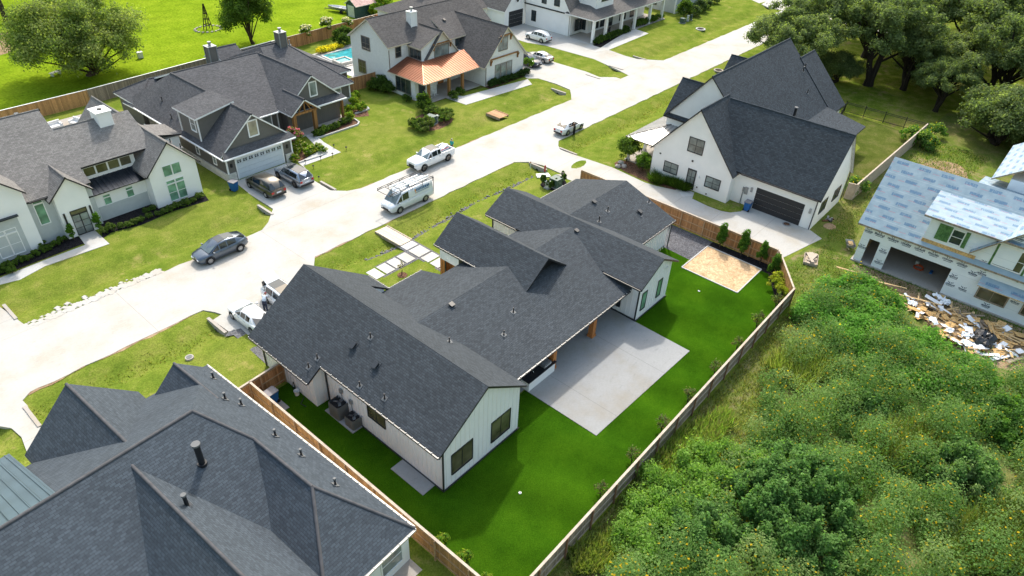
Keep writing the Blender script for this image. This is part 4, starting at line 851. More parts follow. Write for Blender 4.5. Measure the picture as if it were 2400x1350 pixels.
for f_ in (house_main, house_right, house_near, house_modern, house_craft, house_two, house_porch, house_build, small_houses): f_()
# ================================================================ ground, street, drives
YN, YF = 43.3, 56.1          # ditch centre lines on the two sides of the street
def ground():
    xs = np.concatenate([[-900, -300, -120, -60], np.arange(-30, 150, .6), [160, 180, 220, 300, 500, 1200]])
    ys = np.concatenate([[-700, -200, -80, -40], np.arange(-24, 40, 2.0), np.arange(40.2, 60, .3), np.arange(60, 116, 2.0), [125, 150, 200, 300, 500, 1200]])
    X, Y = np.meshgrid(xs, ys); 
    wob = .25*np.sin(X*.31)+.15*np.sin(X*.83+1)
    d = lambda yc, wd: np.exp(-((Y-yc-wob)/wd)**2)
    on = (X > -32) & (X < 151)
    Z = np.where(on, -.45*d(YN, 1.35)-.4*d(YF, 1.2), 0)+np.where(on & ((Y < 41) | (Y > 58)) & (Y > 36) & (Y < 62), .05*np.sin(X*.6)*np.sin(Y*.9), 0)
    inroad = (Y > 45.6) & (Y < 53.3); Z = np.where(inroad, -.03, Z)
    for x0, x1, y0, y1 in DRIVES:
        Z = np.where((X > x0+.3) & (X < x1-.3) & (Y > y0) & (Y < y1), -.06, Z)
    me = bpy.data.meshes.new('ground'); nx, ny = len(xs), len(ys)
    i = np.arange(ny-1)[:, None]*nx+np.arange(nx-1)[None, :]
    F = np.stack([i, i+1, i+nx+1, i+nx], -1).reshape(-1, 4)
    me.from_pydata(np.stack([X, Y, Z], -1).reshape(-1, 3).tolist(), [], F.tolist())
    me.materials.append(M['lawn']); me.polygons.foreach_set('use_smooth', [True]*len(F))
    o = bpy.data.objects.new('ground', me); COL.objects.link(o); struct(o)
DRIVES = [(17, 26.6, 41, 46.5), (56.6, 61.9, 41, 46.5), (1.9, 3.9, 41, 46.5), (-4, 6.6, 52, 59), (29.6, 36.6, 52, 58.3), (77.5, 85.5, 52, 60), (92.2, 98.8, 52, 60)]
ground()
DT = .22
def drive(name, pts, z=.03, t=DT, mat='drive'): return sheet(name, pts, z, mat, t, 'drive')
def smooth(pts, n=3):
    for _ in range(n):
        q = []
        for i in range(len(pts)):
            a, b = Vector((*pts[i], 0)), Vector((*pts[(i+1) % len(pts)], 0)); q += [tuple(a.lerp(b, .25))[:2], tuple(a.lerp(b, .75))[:2]]
        pts = q
    return pts
# street with slightly ragged edges
e1 = [(x, 45.85+.05*math.sin(x*1.7)+.04*math.sin(x*4.1)) for x in np.arange(-60, 149, 1.0)]; e2 = [(x, 53.05+.05*math.sin(x*1.3+2)+.05*math.sin(x*3.7)) for x in np.arange(148, -61, -1.0)]
sheet('road', e1+e2, .022, 'road', .2)
sheet('road', [(147.9, 20), (157, 20), (160, 52), (162, 100), (153.5, 100), (151.5, 62), (147.9, 56)], .018, 'road', .2)
# sandy fringe along the street
def fringe(name, y, sg, x0, x1, wd, mat, z):
    a = [(x, y) for x in np.arange(x0, x1, .7)]; rr = random.Random(5)
    b = [(x, y+sg*wd*(.35+.65*abs(math.sin(x*.37)*math.sin(x*.11+1)))*rr.uniform(.7, 1.3)) for x in np.arange(x1-.7, x0, -.7)]
    sheet(name, a+b, z, mat)
fringe('verge_dirt', 46.1, -1, 3.8, 17, .55, 'dirt', .0); fringe('verge_dirt', 46.1, -1, 27, 56, .4, 'dirt', .0)
fringe('verge_dirt', 52.9, 1, 6.8, 29, .3, 'road', .0); fringe('verge_dirt', 52.9, 1, 37, 60, .35, 'dirt', .0)
# driveways
fl = .9
drive('driveway', [(17.1, 45.95), (17.68, 44.93), (17.91, 44.30), (17.04, 44.14), (17.15, 42.0), (18.0, 41.7), (17.7, 36.9), (25.6, 36.9), (26.3, 41.5), (26.9, 44.6), (28.0, 45.95)])
drive('driveway', [(55.2, 45.95), (56.7, 44.6), (57.1, 43), (57.0, 40), (56.41, 40.53), (56.6, 29.6), (56.55, 14.9), (58.43, 14.71), (64.5, 13.3), (65.33, 14.88), (65.25, 14.95), (65.25, 21.9), (63.75, 21.60), (62.67, 22.34), (62.30, 23.17), (62.23, 24.62), (62.49, 26.69), (63.9, 27.2), (63.9, 28.9), (62.9, 29), (62.2, 31), (61.99, 32.36), (62.46, 36.95), (61.94, 42.65), (61.9, 43.3), (61.92, 44.17), (62.6, 45), (63.9, 45.95)])
drive('driveway', [(-.5, 45.95), (1.0, 45.0), (1.9, 44.2), (2.47, 43.28), (2.62, 42.02), (2.4, 40.6), (2.4, 37.6), (3.6, 37.6), (3.75, 42.07), (3.72, 43.97), (3.92, 44.66), (3.88, 45.41), (4.6, 45.95)])
drive('driveway', [(-6, 52.95), (9.5, 52.95), (7.0, 53.6), (6.6, 56.8), (5.6, 63), (-6, 63)])
drive('driveway', [(30.6, 63.4), (30.48, 62.71), (30.18, 59.76), (30.17, 57.08), (30.14, 55.75), (28.4, 53.9), (27.0, 52.95), (39.2, 52.95), (37.6, 53.6), (36.46, 54.90), (36.54, 57.48), (36.68, 59.64), (37.4, 60.5), (37.4, 63.4)])
drive('driveway', [(79.3, 80), (79.3, 66), (77.80, 62.72), (79.05, 61.59), (79.24, 58.28), (78.83, 55.46), (77.4, 54.2), (75.8, 52.95), (88.2, 52.95), (88.23, 53.93), (86.43, 55.64), (86.90, 58.52), (86.70, 64.33), (86.9, 66), (87.5, 80)])
drive('driveway', [(91.2, 81.6), (91.21, 73.93), (92.30, 70.92), (92.75, 61.16), (91.23, 55.32), (90.4, 52.95), (100.9, 52.95), (98.11, 56.41), (98.04, 58.75), (98.54, 62.25), (98.5, 65.3), (99.1, 66), (99.4, 72), (99.4, 81.6)])
# walks
drive('path', [(95.63, 63.21), (98.54, 62.25), (112.03, 62.85), (112.62, 66.50), (104.36, 65.05), (98.53, 63.86)], .036, .1, 'slab')
drive('path', [(37.5, 60.4), (37.78, 61.53), (42.85, 61.46), (43.13, 65.04), (43.81, 67.98), (42.84, 68.57), (41.92, 65.10), (41.59, 63.51), (37.83, 62.54)], .036, .12, 'slab')
drive('path', [(76.45, 60.59), (77.63, 62.39), (65.70, 64.12), (64.64, 65.96), (63.54, 65.68), (63.78, 61.67)], .036, .1, 'slab')
drive('path', [(15.11, 64.28), (16.45, 64.07), (16.37, 60.55), (11.12, 60.86), (8.95, 60.22), (7.56, 60.61), (5.73, 60.65), (6.16, 62.04), (7.90, 61.64), (11.26, 61.83), (14.81, 61.85)], .036, .12, 'slab')
drive('path', [(63.28, 26.97), (63.23, 27.83), (62.79, 28.53), (62.10, 27.61)], .04, .1, 'slab')
# the main house: borders, stepping slabs, back patio
sheet('driveway_border', [(17.1, 42.0), (18.0, 41.72), (17.72, 36.9), (17.05, 36.9), (17.2, 41.4), (16.6, 41.7)], .012, 'pebble')
sheet('path', [(29.1, 40.85), (34.2, 40.85), (34.2, 41.9), (36.05, 41.9), (36.05, 35.4), (34.2, 35.4), (34.2, 39.0), (29.1, 39.0)], .008, 'pebble', .05)
g = MB()
for x0, x1, y0, y1 in ((34.4, 35.82, 40.78, 41.7), (34.4, 35.82, 39.15, 40.6), (34.4, 35.82, 37.95, 38.93), (34.4, 35.82, 36.7, 37.75), (34.4, 35.82, 35.6, 36.5), (33.02, 34.02, 39.2, 40.65), (31.8, 32.82, 39.2, 40.65), (30.65, 31.62, 39.2, 40.65), (29.5, 30.45, 39.2, 40.65)): g.box(x0, x1, y0, y1, .0, .055)
struct(g.build('path', 'slab'))
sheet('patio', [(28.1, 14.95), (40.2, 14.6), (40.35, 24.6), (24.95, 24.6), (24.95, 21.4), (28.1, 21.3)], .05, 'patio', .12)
# fenced yard surfaces
sheet('artificial_lawn', [(14.55, 34), (17.1, 34), (17.1, 30.7), (18.1, 30.6), (18.1, 19.2), (25, 19.2), (25, 21.2), (28.1, 21.2), (28.1, 14.95), (40.2, 14.6), (40.4, 19.8), (45, 19.8), (45, 23.8), (51.9, 23.8), (51.72, 21.13), (50.05, 20.95), (50, 15.35), (54.95, 15.35), (54.8, 14.6), (51.7, 12.6), (50.6, 11.35), (14.65, 11.15)], .012, 'turf', .05)
sheet('gravel_yard', [(51.8, 23.8), (52.3, 35), (56.3, 35), (56.1, 20.9), (51.72, 21.0)], .01, 'gravel')
sheet('planting_bed', [(55.06, 20.9), (56.2, 20.9), (56.3, 14.8), (51.4, 11.4), (50.6, 11.35), (51.7, 12.6), (54.8, 14.6)], .014, 'mulch')
g = MB(); q = [(50.03, 15.37), (55.0, 15.37), (55.1, 20.9), (50.06, 20.9)]; g.slab([(x, y, .03) for x, y in q], .08)
for i in range(4): a, b = q[i], q[(i+1) % 4]; g.beam((*a, .03), (*b, .03), .1, .09, 1)
struct(g.build('sand_patch', ['sand', 'slab']))
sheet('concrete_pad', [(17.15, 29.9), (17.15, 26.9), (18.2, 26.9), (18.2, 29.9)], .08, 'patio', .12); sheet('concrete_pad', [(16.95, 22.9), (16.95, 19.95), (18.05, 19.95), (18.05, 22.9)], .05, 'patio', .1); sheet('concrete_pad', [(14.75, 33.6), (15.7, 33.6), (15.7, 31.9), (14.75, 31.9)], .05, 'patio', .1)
sheet('concrete_pad', [(12.3, 17.5), (13.6, 17.5), (13.6, 16.4), (11, 16.4), (11, 17.5)], .03, 'porch', .1)
# beds
def bed(pts, mat='mulch', z=.02): return sheet('planting_bed', pts, z, mat)
bed([(16.30, 61.84), (17.36, 62.34), (19.78, 61.74), (20.62, 61.79), (22.90, 62.13), (26.65, 61.64), (27.04, 63.49), (22.46, 63.62), (22.16, 65.35), (17.59, 65.71), (17.21, 64.10)])
bed([(7.99, 61.90), (10.32, 62.04), (14.95, 62.18), (14.97, 64.75), (12.28, 64.57), (8.57, 63.65), (7.21, 63.41), (6.75, 61.95)])
bed([(39.2, 62.8), (41.0, 67.6), (41.0, 70.7), (38.3, 70.7), (38.2, 63)], 'mulchb'); bed([(38.18, 62.95), (41.59, 63.51), (41.73, 62.58), (40.24, 62.63), (38.10, 62.43)], 'mulchb')
bed([(42.98, 66.56), (43.63, 66.45), (49.23, 66.39), (49.64, 66.56), (50.03, 68.23), (48.26, 67.67)], 'mulchb'); bed([(49.3, 69), (53, 72), (53.6, 70), (52, 67.5)], 'mulchb')
bed(smooth([(53.73, 61.60), (54.06, 58.25), (58.00, 58.49), (59.83, 60.17), (58.32, 63.53), (55.20, 62.99)], 2), 'mulchb', .03)
bed([(59.2, 75), (59.8, 66.4), (61.6, 65.2), (70.5, 64.9), (70.5, 63.4), (79.2, 63.6), (79.2, 64.6), (70.6, 64.6), (59.9, 67)], 'mulchb')
bed([(98.63, 65.61), (98.53, 63.86), (109.43, 64.98), (110.07, 66.13)], 'mulch'); bed([(112.78, 66.60), (113.77, 65.76), (123.15, 65.91), (123.69, 66.99)], 'mulch')
bed(smooth([(63.19, 37.51), (64.76, 37.54), (65.67, 35.88), (65.11, 32.63), (63.83, 28.60), (62.86, 28.47), (62.32, 32.60), (62.61, 35.06)], 1), 'mulchb', .012)
bed(smooth([(53.19, 40.43), (52.94, 39.44), (53.24, 38.21), (54.53, 37.75), (55.80, 38.43), (56.03, 39.32), (55.24, 40.38)], 2), 'mulch', .02)
sheet('lawn_island', smooth([(62.65, 27.19), (62.23, 24.62), (62.62, 22.35), (63.87, 21.61), (65.19, 21.17), (65.42, 22.75), (63.89, 23.48)], 1), .045, 'shadelawn')
# other ground covers
sheet('pasture', [(-60, 94.4), (81, 98.2), (110, 100), (140, 108), (150, 180), (60, 260), (-120, 260), (-160, 94)], .006, 'field')
sheet('lane', [(27.65, 121.16), (31.31, 122.70), (33.48, 131.43), (31.37, 132.35), (26.82, 132.75), (23.64, 122.18)], .012, 'dirt'); 
sheet('lot_grass', [(51.5, 11.0), (56.4, 14.5), (64.6, 13.3), (65.5, 14.9), (74.5, 14.8), (100, 13.3), (112, 13), (112, -60), (14, -60), (14, 11.0)], .005, 'lotlawn')
sheet('wood_grass', [(95.2, 22.7), (95.3, 38), (100, 41.5), (147, 41.5), (149, 20), (190, 10), (190, -60), (112, -60), (112, 13), (100, 13.2), (100.7, 23.9)], .005, 'shadelawn')
sheet('side_lawn', [(74.4, 14.9), (99.4, 13.3), (100.6, 23.8), (95, 23), (90, 18), (74.4, 18)], .008, 'backlawn')
sheet('weed_ground', [(14, 10.95), (51.3, 10.95), (57.5, 9), (57.5, -4), (58, -20), (14, -30)], .009, 'weedsoil')
sheet('builder_dirt', smooth([(62.6, 9.3), (61.2, 9.6), (60.6, 4), (58, 2.4), (55.5, -.5), (55, -4), (58, -9), (62.6, -9)], 2), .013, 'dirt')
sheet('trodden_path', smooth([(17, 9.9), (22, 9.5), (26, 9.3), (30, 9.6), (31, 8.7), (26, 8.2), (21, 8.3), (16, 8.8)], 2), .015, 'dirt')
sheet('worn_patch', smooth([(85, 11), (92, 11.5), (95, 7), (88, 5), (84, 7)], 2), .012, 'dirt')
# water trickle with stones in the near ditch
g = MB(); rr = random.Random(3)
for i in range(420):
    x = rr.uniform(31, 55); y = 42.4+.25*math.sin(x*.31)+rr.gauss(0, .16); r = rr.uniform(.03, .1)
    g.obox((x, y, -.3+rr.uniform(0, .03)), (r, r*.3, 0), (-r*.3, r, 0), (0, 0, r*.5))
o = g.build('ditch_stones', 'pebble'); o['kind'] = 'stuff'
g = MB()
for i in range(420):
    x = rr.uniform(6.8, 17.5); y = 53.1+abs(rr.gauss(0, .45))*(1-.3*abs(x-11)/6); r = rr.uniform(.03, .16)
    g.obox((x, y, .0), (r, r*.4, 0), (-r*.5, r, 0), (0, 0, r*.25))
o = g.build('broken_concrete', 'road'); o['kind'] = 'stuff'
# culvert walls under the drives
def headwall(x, y, sg, label, ln=2.6):
    t = thing('culvert_headwall', label, 'culvert', (x, y, -.7)); g = MB()
    g.box(-.1, .1, -ln/2, ln/2, 0, .76); g.box(-.12, .12, -ln/2, ln/2, .76, .8)
    g.build('wall', 'porch', t); p = MB(); p.tube([(sg*.09, 0, .28), (sg*.16, 0, .28)], .27, 16); p.tube([(sg*.161, 0, .28), (sg*.165, 0, .28)], .22, 16, 1); p.build('pipe', ['porch', 'trimb'], t)  # black end disc painted in for the shade inside the pipe
headwall(29.5, 56.1, -1, 'concrete culvert wall at the lower side of the drive with minivan'); headwall(36.9, 55.9, 1, 'low concrete culvert kerb right of the grey SUV')
headwall(77.2, 56.3, -1, 'dark culvert wall at the near edge of the drive with silver sedan'); headwall(85.8, 56.4, 1, 'white culvert kerb at the far edge of the silver sedan drive')
headwall(91.9, 56.3, -1, 'culvert wall at the near edge of the porch house drive'); headwall(98.9, 56.4, 1, 'white culvert kerb at the far edge of the porch house drive')
headwall(56.5, 43.2, -1, 'culvert wall with open pipe beside the red hydrant'); headwall(62.2, 43.2, 1, 'white culvert kerb near the parked sedan with open door')
headwall(16.9, 43.3, -1, 'culvert wall under the drive with two white cars'); headwall(3.75, 43.4, 1, 'culvert kerb at the drive in the lower left corner'); headwall(6.8, 56.2, 1, 'long white culvert kerb at the left edge drive')
# ================================================================ fences
def fence(label, pts, h=1.85, rail=1, mat='fence', pmat='fencerail', sp=2.44, cap='fencecap', name='wooden_fence', rails=2, panel=True, postmat=None):
    """rail=1: rails and posts on the left of the walking direction, -1 on the right"""
    x0, y0 = pts[0]; t = thing(name, label, 'fence', (x0, y0, 0)); o = (x0, y0, 0)
    for (a, b) in zip(pts[:-1], pts[1:]):
        a, b = Vector((*a, 0)), Vector((*b, 0)); d = (b-a); L = d.length; d.normalize(); nn = Vector((-d.y, d.x, 0))*rail
        g = MB(); g.obox((a+b)/2+Vector((0, 0, .03+h/2)), d*L/2, nn*.011, Vector((0, 0, h/2))); g.build('board_panel', mat, t, o)
        r = MB()
        for k in range(rails+1):
            z = .25+(h-.35)*k/rails; r.obox((a+b)/2+nn*.035+Vector((0, 0, z)), d*L/2, nn*.02, Vector((0, 0, .045)))
        r.build('rail', pmat, t, o)
        if cap: c = MB(); c.obox((a+b)/2+nn*.02+Vector((0, 0, h+.05)), d*L/2, nn*.075, Vector((0, 0, .02))); c.build('cap_rail', cap, t, o)
        n = max(1, round(L/sp))
        for k in range(n+1):
            p = a.lerp(b, k/n)+nn*.095; q = MB(); q.obox(p+Vector((0, 0, h/2)), d*.045, nn*.045, Vector((0, 0, h/2+.02))); q.build('post', postmat or pmat, t, o)
    return t
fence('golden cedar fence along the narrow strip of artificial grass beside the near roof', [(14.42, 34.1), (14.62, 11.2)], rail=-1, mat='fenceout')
fence('short brown gate fence joining the main house to the side fence', [(13.3, 34.05), (17.0, 34.3)], rail=-1, mat='fence')
fence('greyed fence with rails along the overgrown lot', [(14.6, 11.1), (51.35, 11.3)], rail=-1, mat='fenceold', pmat='fencerailold', cap='fencecap', postmat='fencepost')
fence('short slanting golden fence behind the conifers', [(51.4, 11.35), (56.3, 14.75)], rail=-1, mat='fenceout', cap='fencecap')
fence('orange brown fence with rails between conifers and the garage drive', [(56.25, 14.8), (56.25, 37)], rail=1, mat='fence')
fence('pale tan fence behind the unfinished house running to the iron fence', [(74.7, 14.75), (74.9, 13.95), (99.5, 13.15)], rail=1, mat='fencecap', pmat='fencecap')
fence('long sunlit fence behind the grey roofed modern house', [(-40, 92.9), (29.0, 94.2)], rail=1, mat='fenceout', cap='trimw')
fence('pasture fence with white cap behind the craftsman house', [(29.1, 94.2), (45.7, 95.55), (58.7, 96.5)], rail=1, mat='fenceold', cap='trimw')
fence('brown fence behind the swimming pool', [(58.8, 96.5), (81.2, 97.9)], rail=1, mat='fence', cap='fencecap')
fence('brown side fence between the craftsman house and copper porch house', [(53.3, 75.9), (59.8, 75.4)], rail=1, mat='fence')
fence('brown fence turning the corner left of the low hipped grey roof', [(77.6, 97.6), (77.6, 82)], rail=-1, mat='fence')
def iron_fence():
    t = thing('iron_fence', 'black iron picket fence behind the charcoal roofed farmhouse', 'fence', (95, 23, 0)); o = (95, 23, 0)
    for a, b in (((95.2, 22.9), (100.65, 23.85)), ((100.65, 23.85), (100.85, 13.3))):
        a, b = Vector((*a, 0)), Vector((*b, 0)); L = (b-a).length; g = MB()
        for z in (.2, 1.25, 1.45): g.beam(a+Vector((0, 0, z)), b+Vector((0, 0, z)), .05, .05)
        for k in range(int(L/.13)): p = a.lerp(b, (k+.5)/int(L/.13)); g.box(p.x-.01, p.x+.01, p.y-.01, p.y+.01, .1, 1.5)
        g.build('picket_panel', 'trimb', t, o)
        for k in range(5): p = a.lerp(b, k/4); q = MB(); q.box(p.x-.045, p.x+.045, p.y-.045, p.y+.045, 0, 1.65); q.build('post', 'trimb', t, o)
iron_fence()

# ================================================================ vehicles
def loft(g, rings, mi=0, sm=True, close=True):
    n = len(rings[0]); k = len(g.v)
    for r in rings: g.v += [tuple(p) for p in r]
    for i in range(len(rings)-1):
        for j in range(n if close else n-1):
            g.f.append([k+i*n+j, k+(i+1)*n+j, k+(i+1)*n+(j+1) % n, k+i*n+(j+1) % n]); g.mi.append(mi); g.sm.append(sm)
def vehicle(name, label, cat, loc, heading, L, wd, wb, lower, cab, col, rim='rim', wr=.36, glassx=None, front=None, bed=None, roofcol=None, side_to=None, pill='plasticb', openhatch=False, doors=2, sunroof=False):
    """lower: list of (x, zlow, ztop, halfwidth) front to back; cab: list of (x, zbase, ztop, halfbase, halftop) front to back"""
    t = thing(name, label, cat, (loc[0], loc[1], .03), heading)
    b = MB(); rings = []
    for x, zl, zt, hw in lower:
        r = [(x, hw*.86, zl), (x, hw*.985, zl+.1), (x, hw, zl+(zt-zl)*.45), (x, hw*.975, zt-.1), (x, hw*.9, zt-.02), (x, hw*.5, zt+.025), (x, 0, zt+.035)]
        rings.append(r+[(x, -y, z) for x, y, z in r[-2::-1]])
    loft(b, rings, 0, close=True); b.poly(rings[0], 0); b.poly(rings[-1][::-1], 0)
    cr = []
    for x, zb, zt, hb, ht in cab:
        r = [(x, hb, zb), (x, (hb*.45+ht*.55), zb+(zt-zb)*.6), (x, ht, zt-.06), (x, ht*.86, zt-.01), (x, 0, zt+.02)]
        cr.append(r+[(p[0], -p[1], p[2]) for p in r[-2::-1]])
    loft(b, cr, 0, close=False); b.poly(cr[-1][::-1], 0); b.poly(cr[0], 0)
    bo = b.build('body', [col], t)
    # side glass between the cabin stations, screens at both ends
    i0, i1 = side_to or (0, len(cab)-1)
    for sd in (1, -1):
        g = MB()
        for i in range(i0, i1):
            A, B = cab[i], cab[i+1]
            def P(c, f, k): hb, ht = c[3], c[4]; z = c[1]+(c[2]-c[1])*f; return Vector((c[0]+k, sd*(hb+(ht-hb)*f+.018*(1 if f < .9 else 1)), z))
            k0, k1 = (-.05 if i > i0 else -.12), (.05 if i < i1-1 else .1)
            q = [P(A, .1, k0), P(B, .1, k1), P(B, .86, k1), P(A, .86, k0)]
            if abs(q[2].z-q[1].z) < .06 or abs(A[0]-B[0]) < .2: continue
            if abs(q[3].z-q[0].z) < .08: q = q[:3]
            g.poly(q if sd < 0 else q[::-1])
        if g.f: g.build('side_window', 'carglass', t)
    def screen(A, B, nm, m, s):
        g = MB(); a0, a1 = Vector((A[0], 0, A[1]+.04)), Vector((B[0], 0, B[2]-.05)); off = Vector((.02*s, 0, .025))
        q = [a0+off+Vector((0, -A[3]*.9, 0)), a0+off+Vector((0, A[3]*.9, 0)), a1+off+Vector((0, B[4]*.88, 0)), a1+off+Vector((0, -B[4]*.88, 0))]
        g.poly(q if s > 0 else q[::-1]); return g.build(nm, m, t)
    screen(cab[0], cab[1], 'windscreen', 'screen', 1)
    if not openhatch: screen(cab[-1], cab[-2], 'rear_window', 'carglass', -1)
    if roofcol:
        g = MB(); A, B = cab[1], cab[-2]
        for i in range(1, len(cab)-2):
            A, B = cab[i], cab[i+1]; k = .1 if i == 1 else 0
            g.poly([(A[0]-k, A[4]*.8, A[2]+.03), (B[0], B[4]*.8, B[2]+.03), (B[0], -B[4]*.8, B[2]+.03), (A[0]-k, -A[4]*.8, A[2]+.03)][::-1])
        g.build('roof_glass', roofcol, t)
    if sunroof:
        A, B = cab[1], cab[2]; g = MB(); xm = A[0]-.35; g.box(xm-.45, xm, -.42, .42, A[2]+.015, A[2]+.035); g.build('sunroof', 'carglass', t)
    for sx in (1, -1):
        for sy in (1, -1):
            g = MB(); xx, yy = sx*wb/2, sy*(wd/2-.1)
            ring = []
            for o_, r_ in ((-.11, wr*.8), (-.105, wr*.96), (-.06, wr), (.06, wr), (.105, wr*.96), (.115, wr*.66)):
                ring.append([(xx+r_*math.cos(a), yy+sy*o_, wr+r_*math.sin(a)) for a in [k*2*math.pi/20 for k in range(20)]])
            loft(g, ring if sy > 0 else ring[::-1], 0, True, True)
            w_ = g.build('wheel', 'rubber', t); q = MB()
            n = 10
            for k in range(n):
                a0 = 2*math.pi*k/n; a1 = a0+2*math.pi/n*.62; yo = yy+sy*.112
                pts = [(xx+.06*math.cos(a0), yo, wr+.06*math.sin(a0)), (xx+wr*.63*math.cos(a0), yo, wr+wr*.63*math.sin(a0)), (xx+wr*.63*math.cos(a1), yo, wr+wr*.63*math.sin(a1)), (xx+.06*math.cos(a1), yo, wr+.06*math.sin(a1))]
                q.poly(pts if sy < 0 else pts[::-1])
            q.tube([(xx, yo-.01*sy, wr), (xx, yo+.012*sy, wr)], .09, 12); q.build('rim', rim, w_)
            a_ = MB(); ar = [[(xx+r_*math.cos(a), sy*(wd/2+o_), wr+r_*math.sin(a)) for a in [math.pi*k/14-.12+k*.017 for k in range(15)]] for r_, o_ in ((wr+.09, -.012), (wr+.02, .012), (wr+.01, -.2))]
            loft(a_, ar, 0, True, False); a_.build('wheel_arch', pill, t)
    f0, f1 = lower[0], lower[1]; r0 = lower[-1]
    zl, zt, hw = f0[1], f0[2], f0[3]
    for sy in (1, -1):
        g = MB(); g.obox((f0[0]-.08, sy*hw*.74, zt-.13), (.12, sy*-.1, .0), (.04, sy*.15, 0), (0, 0, .07)); g.build('headlight', 'lamp', t)
        g = MB(); g.obox((r0[0]+.06, sy*r0[3]*.8, r0[2]-.2), (.09, 0, 0), (0, .13, 0), (0, 0, .11)); g.build('tail_light', 'red', t)
        g = MB(); c = cab[0]; g.obox((c[0]-.35, sy*(wd/2+.08), c[1]+.06), (.06, 0, 0), (0, .1, 0), (0, 0, .075)); g.build('mirror', col, t)
    g = MB(); g.box(f0[0]-.06, f0[0]+.03, -hw*.55, hw*.55, zl+.1, zt-.22); g.build('grille', 'plasticb', t)
    g = MB(); g.box(f0[0]-.2, f0[0]+.02, -hw*.93, hw*.93, zl-.03, zl+.09); g.build('front_bumper', 'plasticb', t); g = MB(); g.box(r0[0]-.04, r0[0]+.2, -r0[3]*.93, r0[3]*.93, r0[1]-.02, r0[1]+.16); g.build('rear_bumper', pill, t)
    g = MB(); g.box(r0[0]-.03, r0[0]+.0, -.26, .26, r0[1]+.3, r0[1]+.44); g.build('number_plate', 'plate', t)
    g = MB()
    for sy in (1, -1):
        for xh in ([.35, -.55] if doors == 2 else [.5]): g.box(xh-.1, xh+.1, sy*wd/2-.03*sy-.012, sy*wd/2-.03*sy+.012, lower[len(lower)//2][2]-.17, lower[len(lower)//2][2]-.14)
    g.build('door_handle', pill, t)
    if openhatch:
        c = cab[-2]; g = MB(); x0, z0 = c[0], c[2]; n = 6; pr = []
        for k in range(n): a = k/(n-1); pr.append((x0-1.05*a, z0+.42*math.sin(a*1.7), c[4]*.9-.04*a))
        rg = [[(x, -h_, z), (x, h_, z), (x, h_, z-.06), (x, -h_, z-.06)] for x, z, h_ in pr]
        loft(g, rg, 0, False); g.poly(rg[0]); g.poly(rg[-1][::-1]); hb = g.build('tailgate', col, t)
        g = MB(); q = []
        for k in range(1, 4): x, z, h_ = pr[k]; q.append((x, h_*.82, z-.068)); 
        for k in range(3, 0, -1): x, z, h_ = pr[k]; q.append((x, -h_*.82, z-.068))
        g.poly(q); g.build('tailgate_window', 'carglass', hb)
        d = MB(); c = cab[-1]; d.box(c[0]-.02, c[0]+.9, -.6, .6, c[1]-.25, c[1]+.02); d.box(c[0]-.03, c[0]+.3, -.62, .62, c[1], c[1]+.5); d.build('load_space', 'plasticb', t)
    return t
M['p_grey'] = paint('blue grey metallic', (.09, .115, .15), .75, .3); M['p_white'] = paint('white car paint', (.72, .73, .74)); M['p_brown'] = paint('olive grey metallic', (.085, .078, .065), .6, .3)
M['p_silver'] = paint('silver blue metallic', (.3, .34, .4), .8, .26); M['p_navy'] = paint('navy paint', (.012, .02, .045), .4, .2); M['p_beige'] = paint('pale silver', (.55, .54, .52), .6, .3); M['p_van'] = paint('cool white van paint', (.62, .66, .7))
HX, HY = math.pi, math.pi/2
def sedan(label, loc, h, col, **k):
    return vehicle('parked_car', label, 'car', loc, h, 4.65, 1.82, 2.75, [(2.3, .3, .66, .6), (2.12, .2, .72, .8), (1.5, .18, .84, .9), (.7, .18, .93, .91), (-.9, .18, .96, .91), (-1.75, .2, .99, .88), (-2.2, .24, .97, .8), (-2.32, .34, .9, .66)],
        [(1.0, .9, .93, .8, .72), (.15, .92, 1.38, .82, .6), (-.55, .93, 1.45, .82, .59), (-1.1, .95, 1.36, .8, .57), (-1.85, .97, 1.0, .74, .62)], col, wr=.33, **k)
def suv(label, loc, h, col, L=4.7, **k):
    s = L/4.7; return vehicle('parked_car', label, 'car', loc, h, L, 1.94, 2.86*s, [(2.33*s, .36, .8, .66), (2.15*s, .25, .9, .86), (1.4*s, .24, 1.02, .96), (.6*s, .24, 1.08, .97), (-1.2*s, .24, 1.1, .97), (-2.1*s, .28, 1.12, .92), (-2.35*s, .38, 1.05, .84)],
        [(1.1*s, 1.03, 1.08, .86, .78), (.35*s, 1.06, 1.62, .88, .68), (-.5*s, 1.07, 1.7, .89, .67), (-1.5*s, 1.08, 1.66, .88, .66), (-2.2*s, 1.1, 1.3 if False else 1.18, .84, .74)], col, wr=.37, **k)
vehicle('parked_car', 'blue grey electric crossover with sloping rear parked on the street', 'car', (22.4, 52.12), HX, 4.75, 1.92, 2.89, [(2.32, .34, .7, .62), (2.15, .22, .78, .84), (1.5, .2, .9, .94), (.7, .2, .98, .95), (-1.0, .2, 1.03, .95), (-1.9, .24, 1.1, .9), (-2.3, .32, 1.1, .76), (-2.38, .42, .98, .68)],
    [(1.35, .93, .98, .84, .72), (.35, .97, 1.52, .87, .66), (-.4, .98, 1.6, .88, .64), (-1.3, 1.02, 1.47, .86, .62), (-2.2, 1.08, 1.13, .76, .64)], 'p_grey', wr=.36, roofcol='carglass')
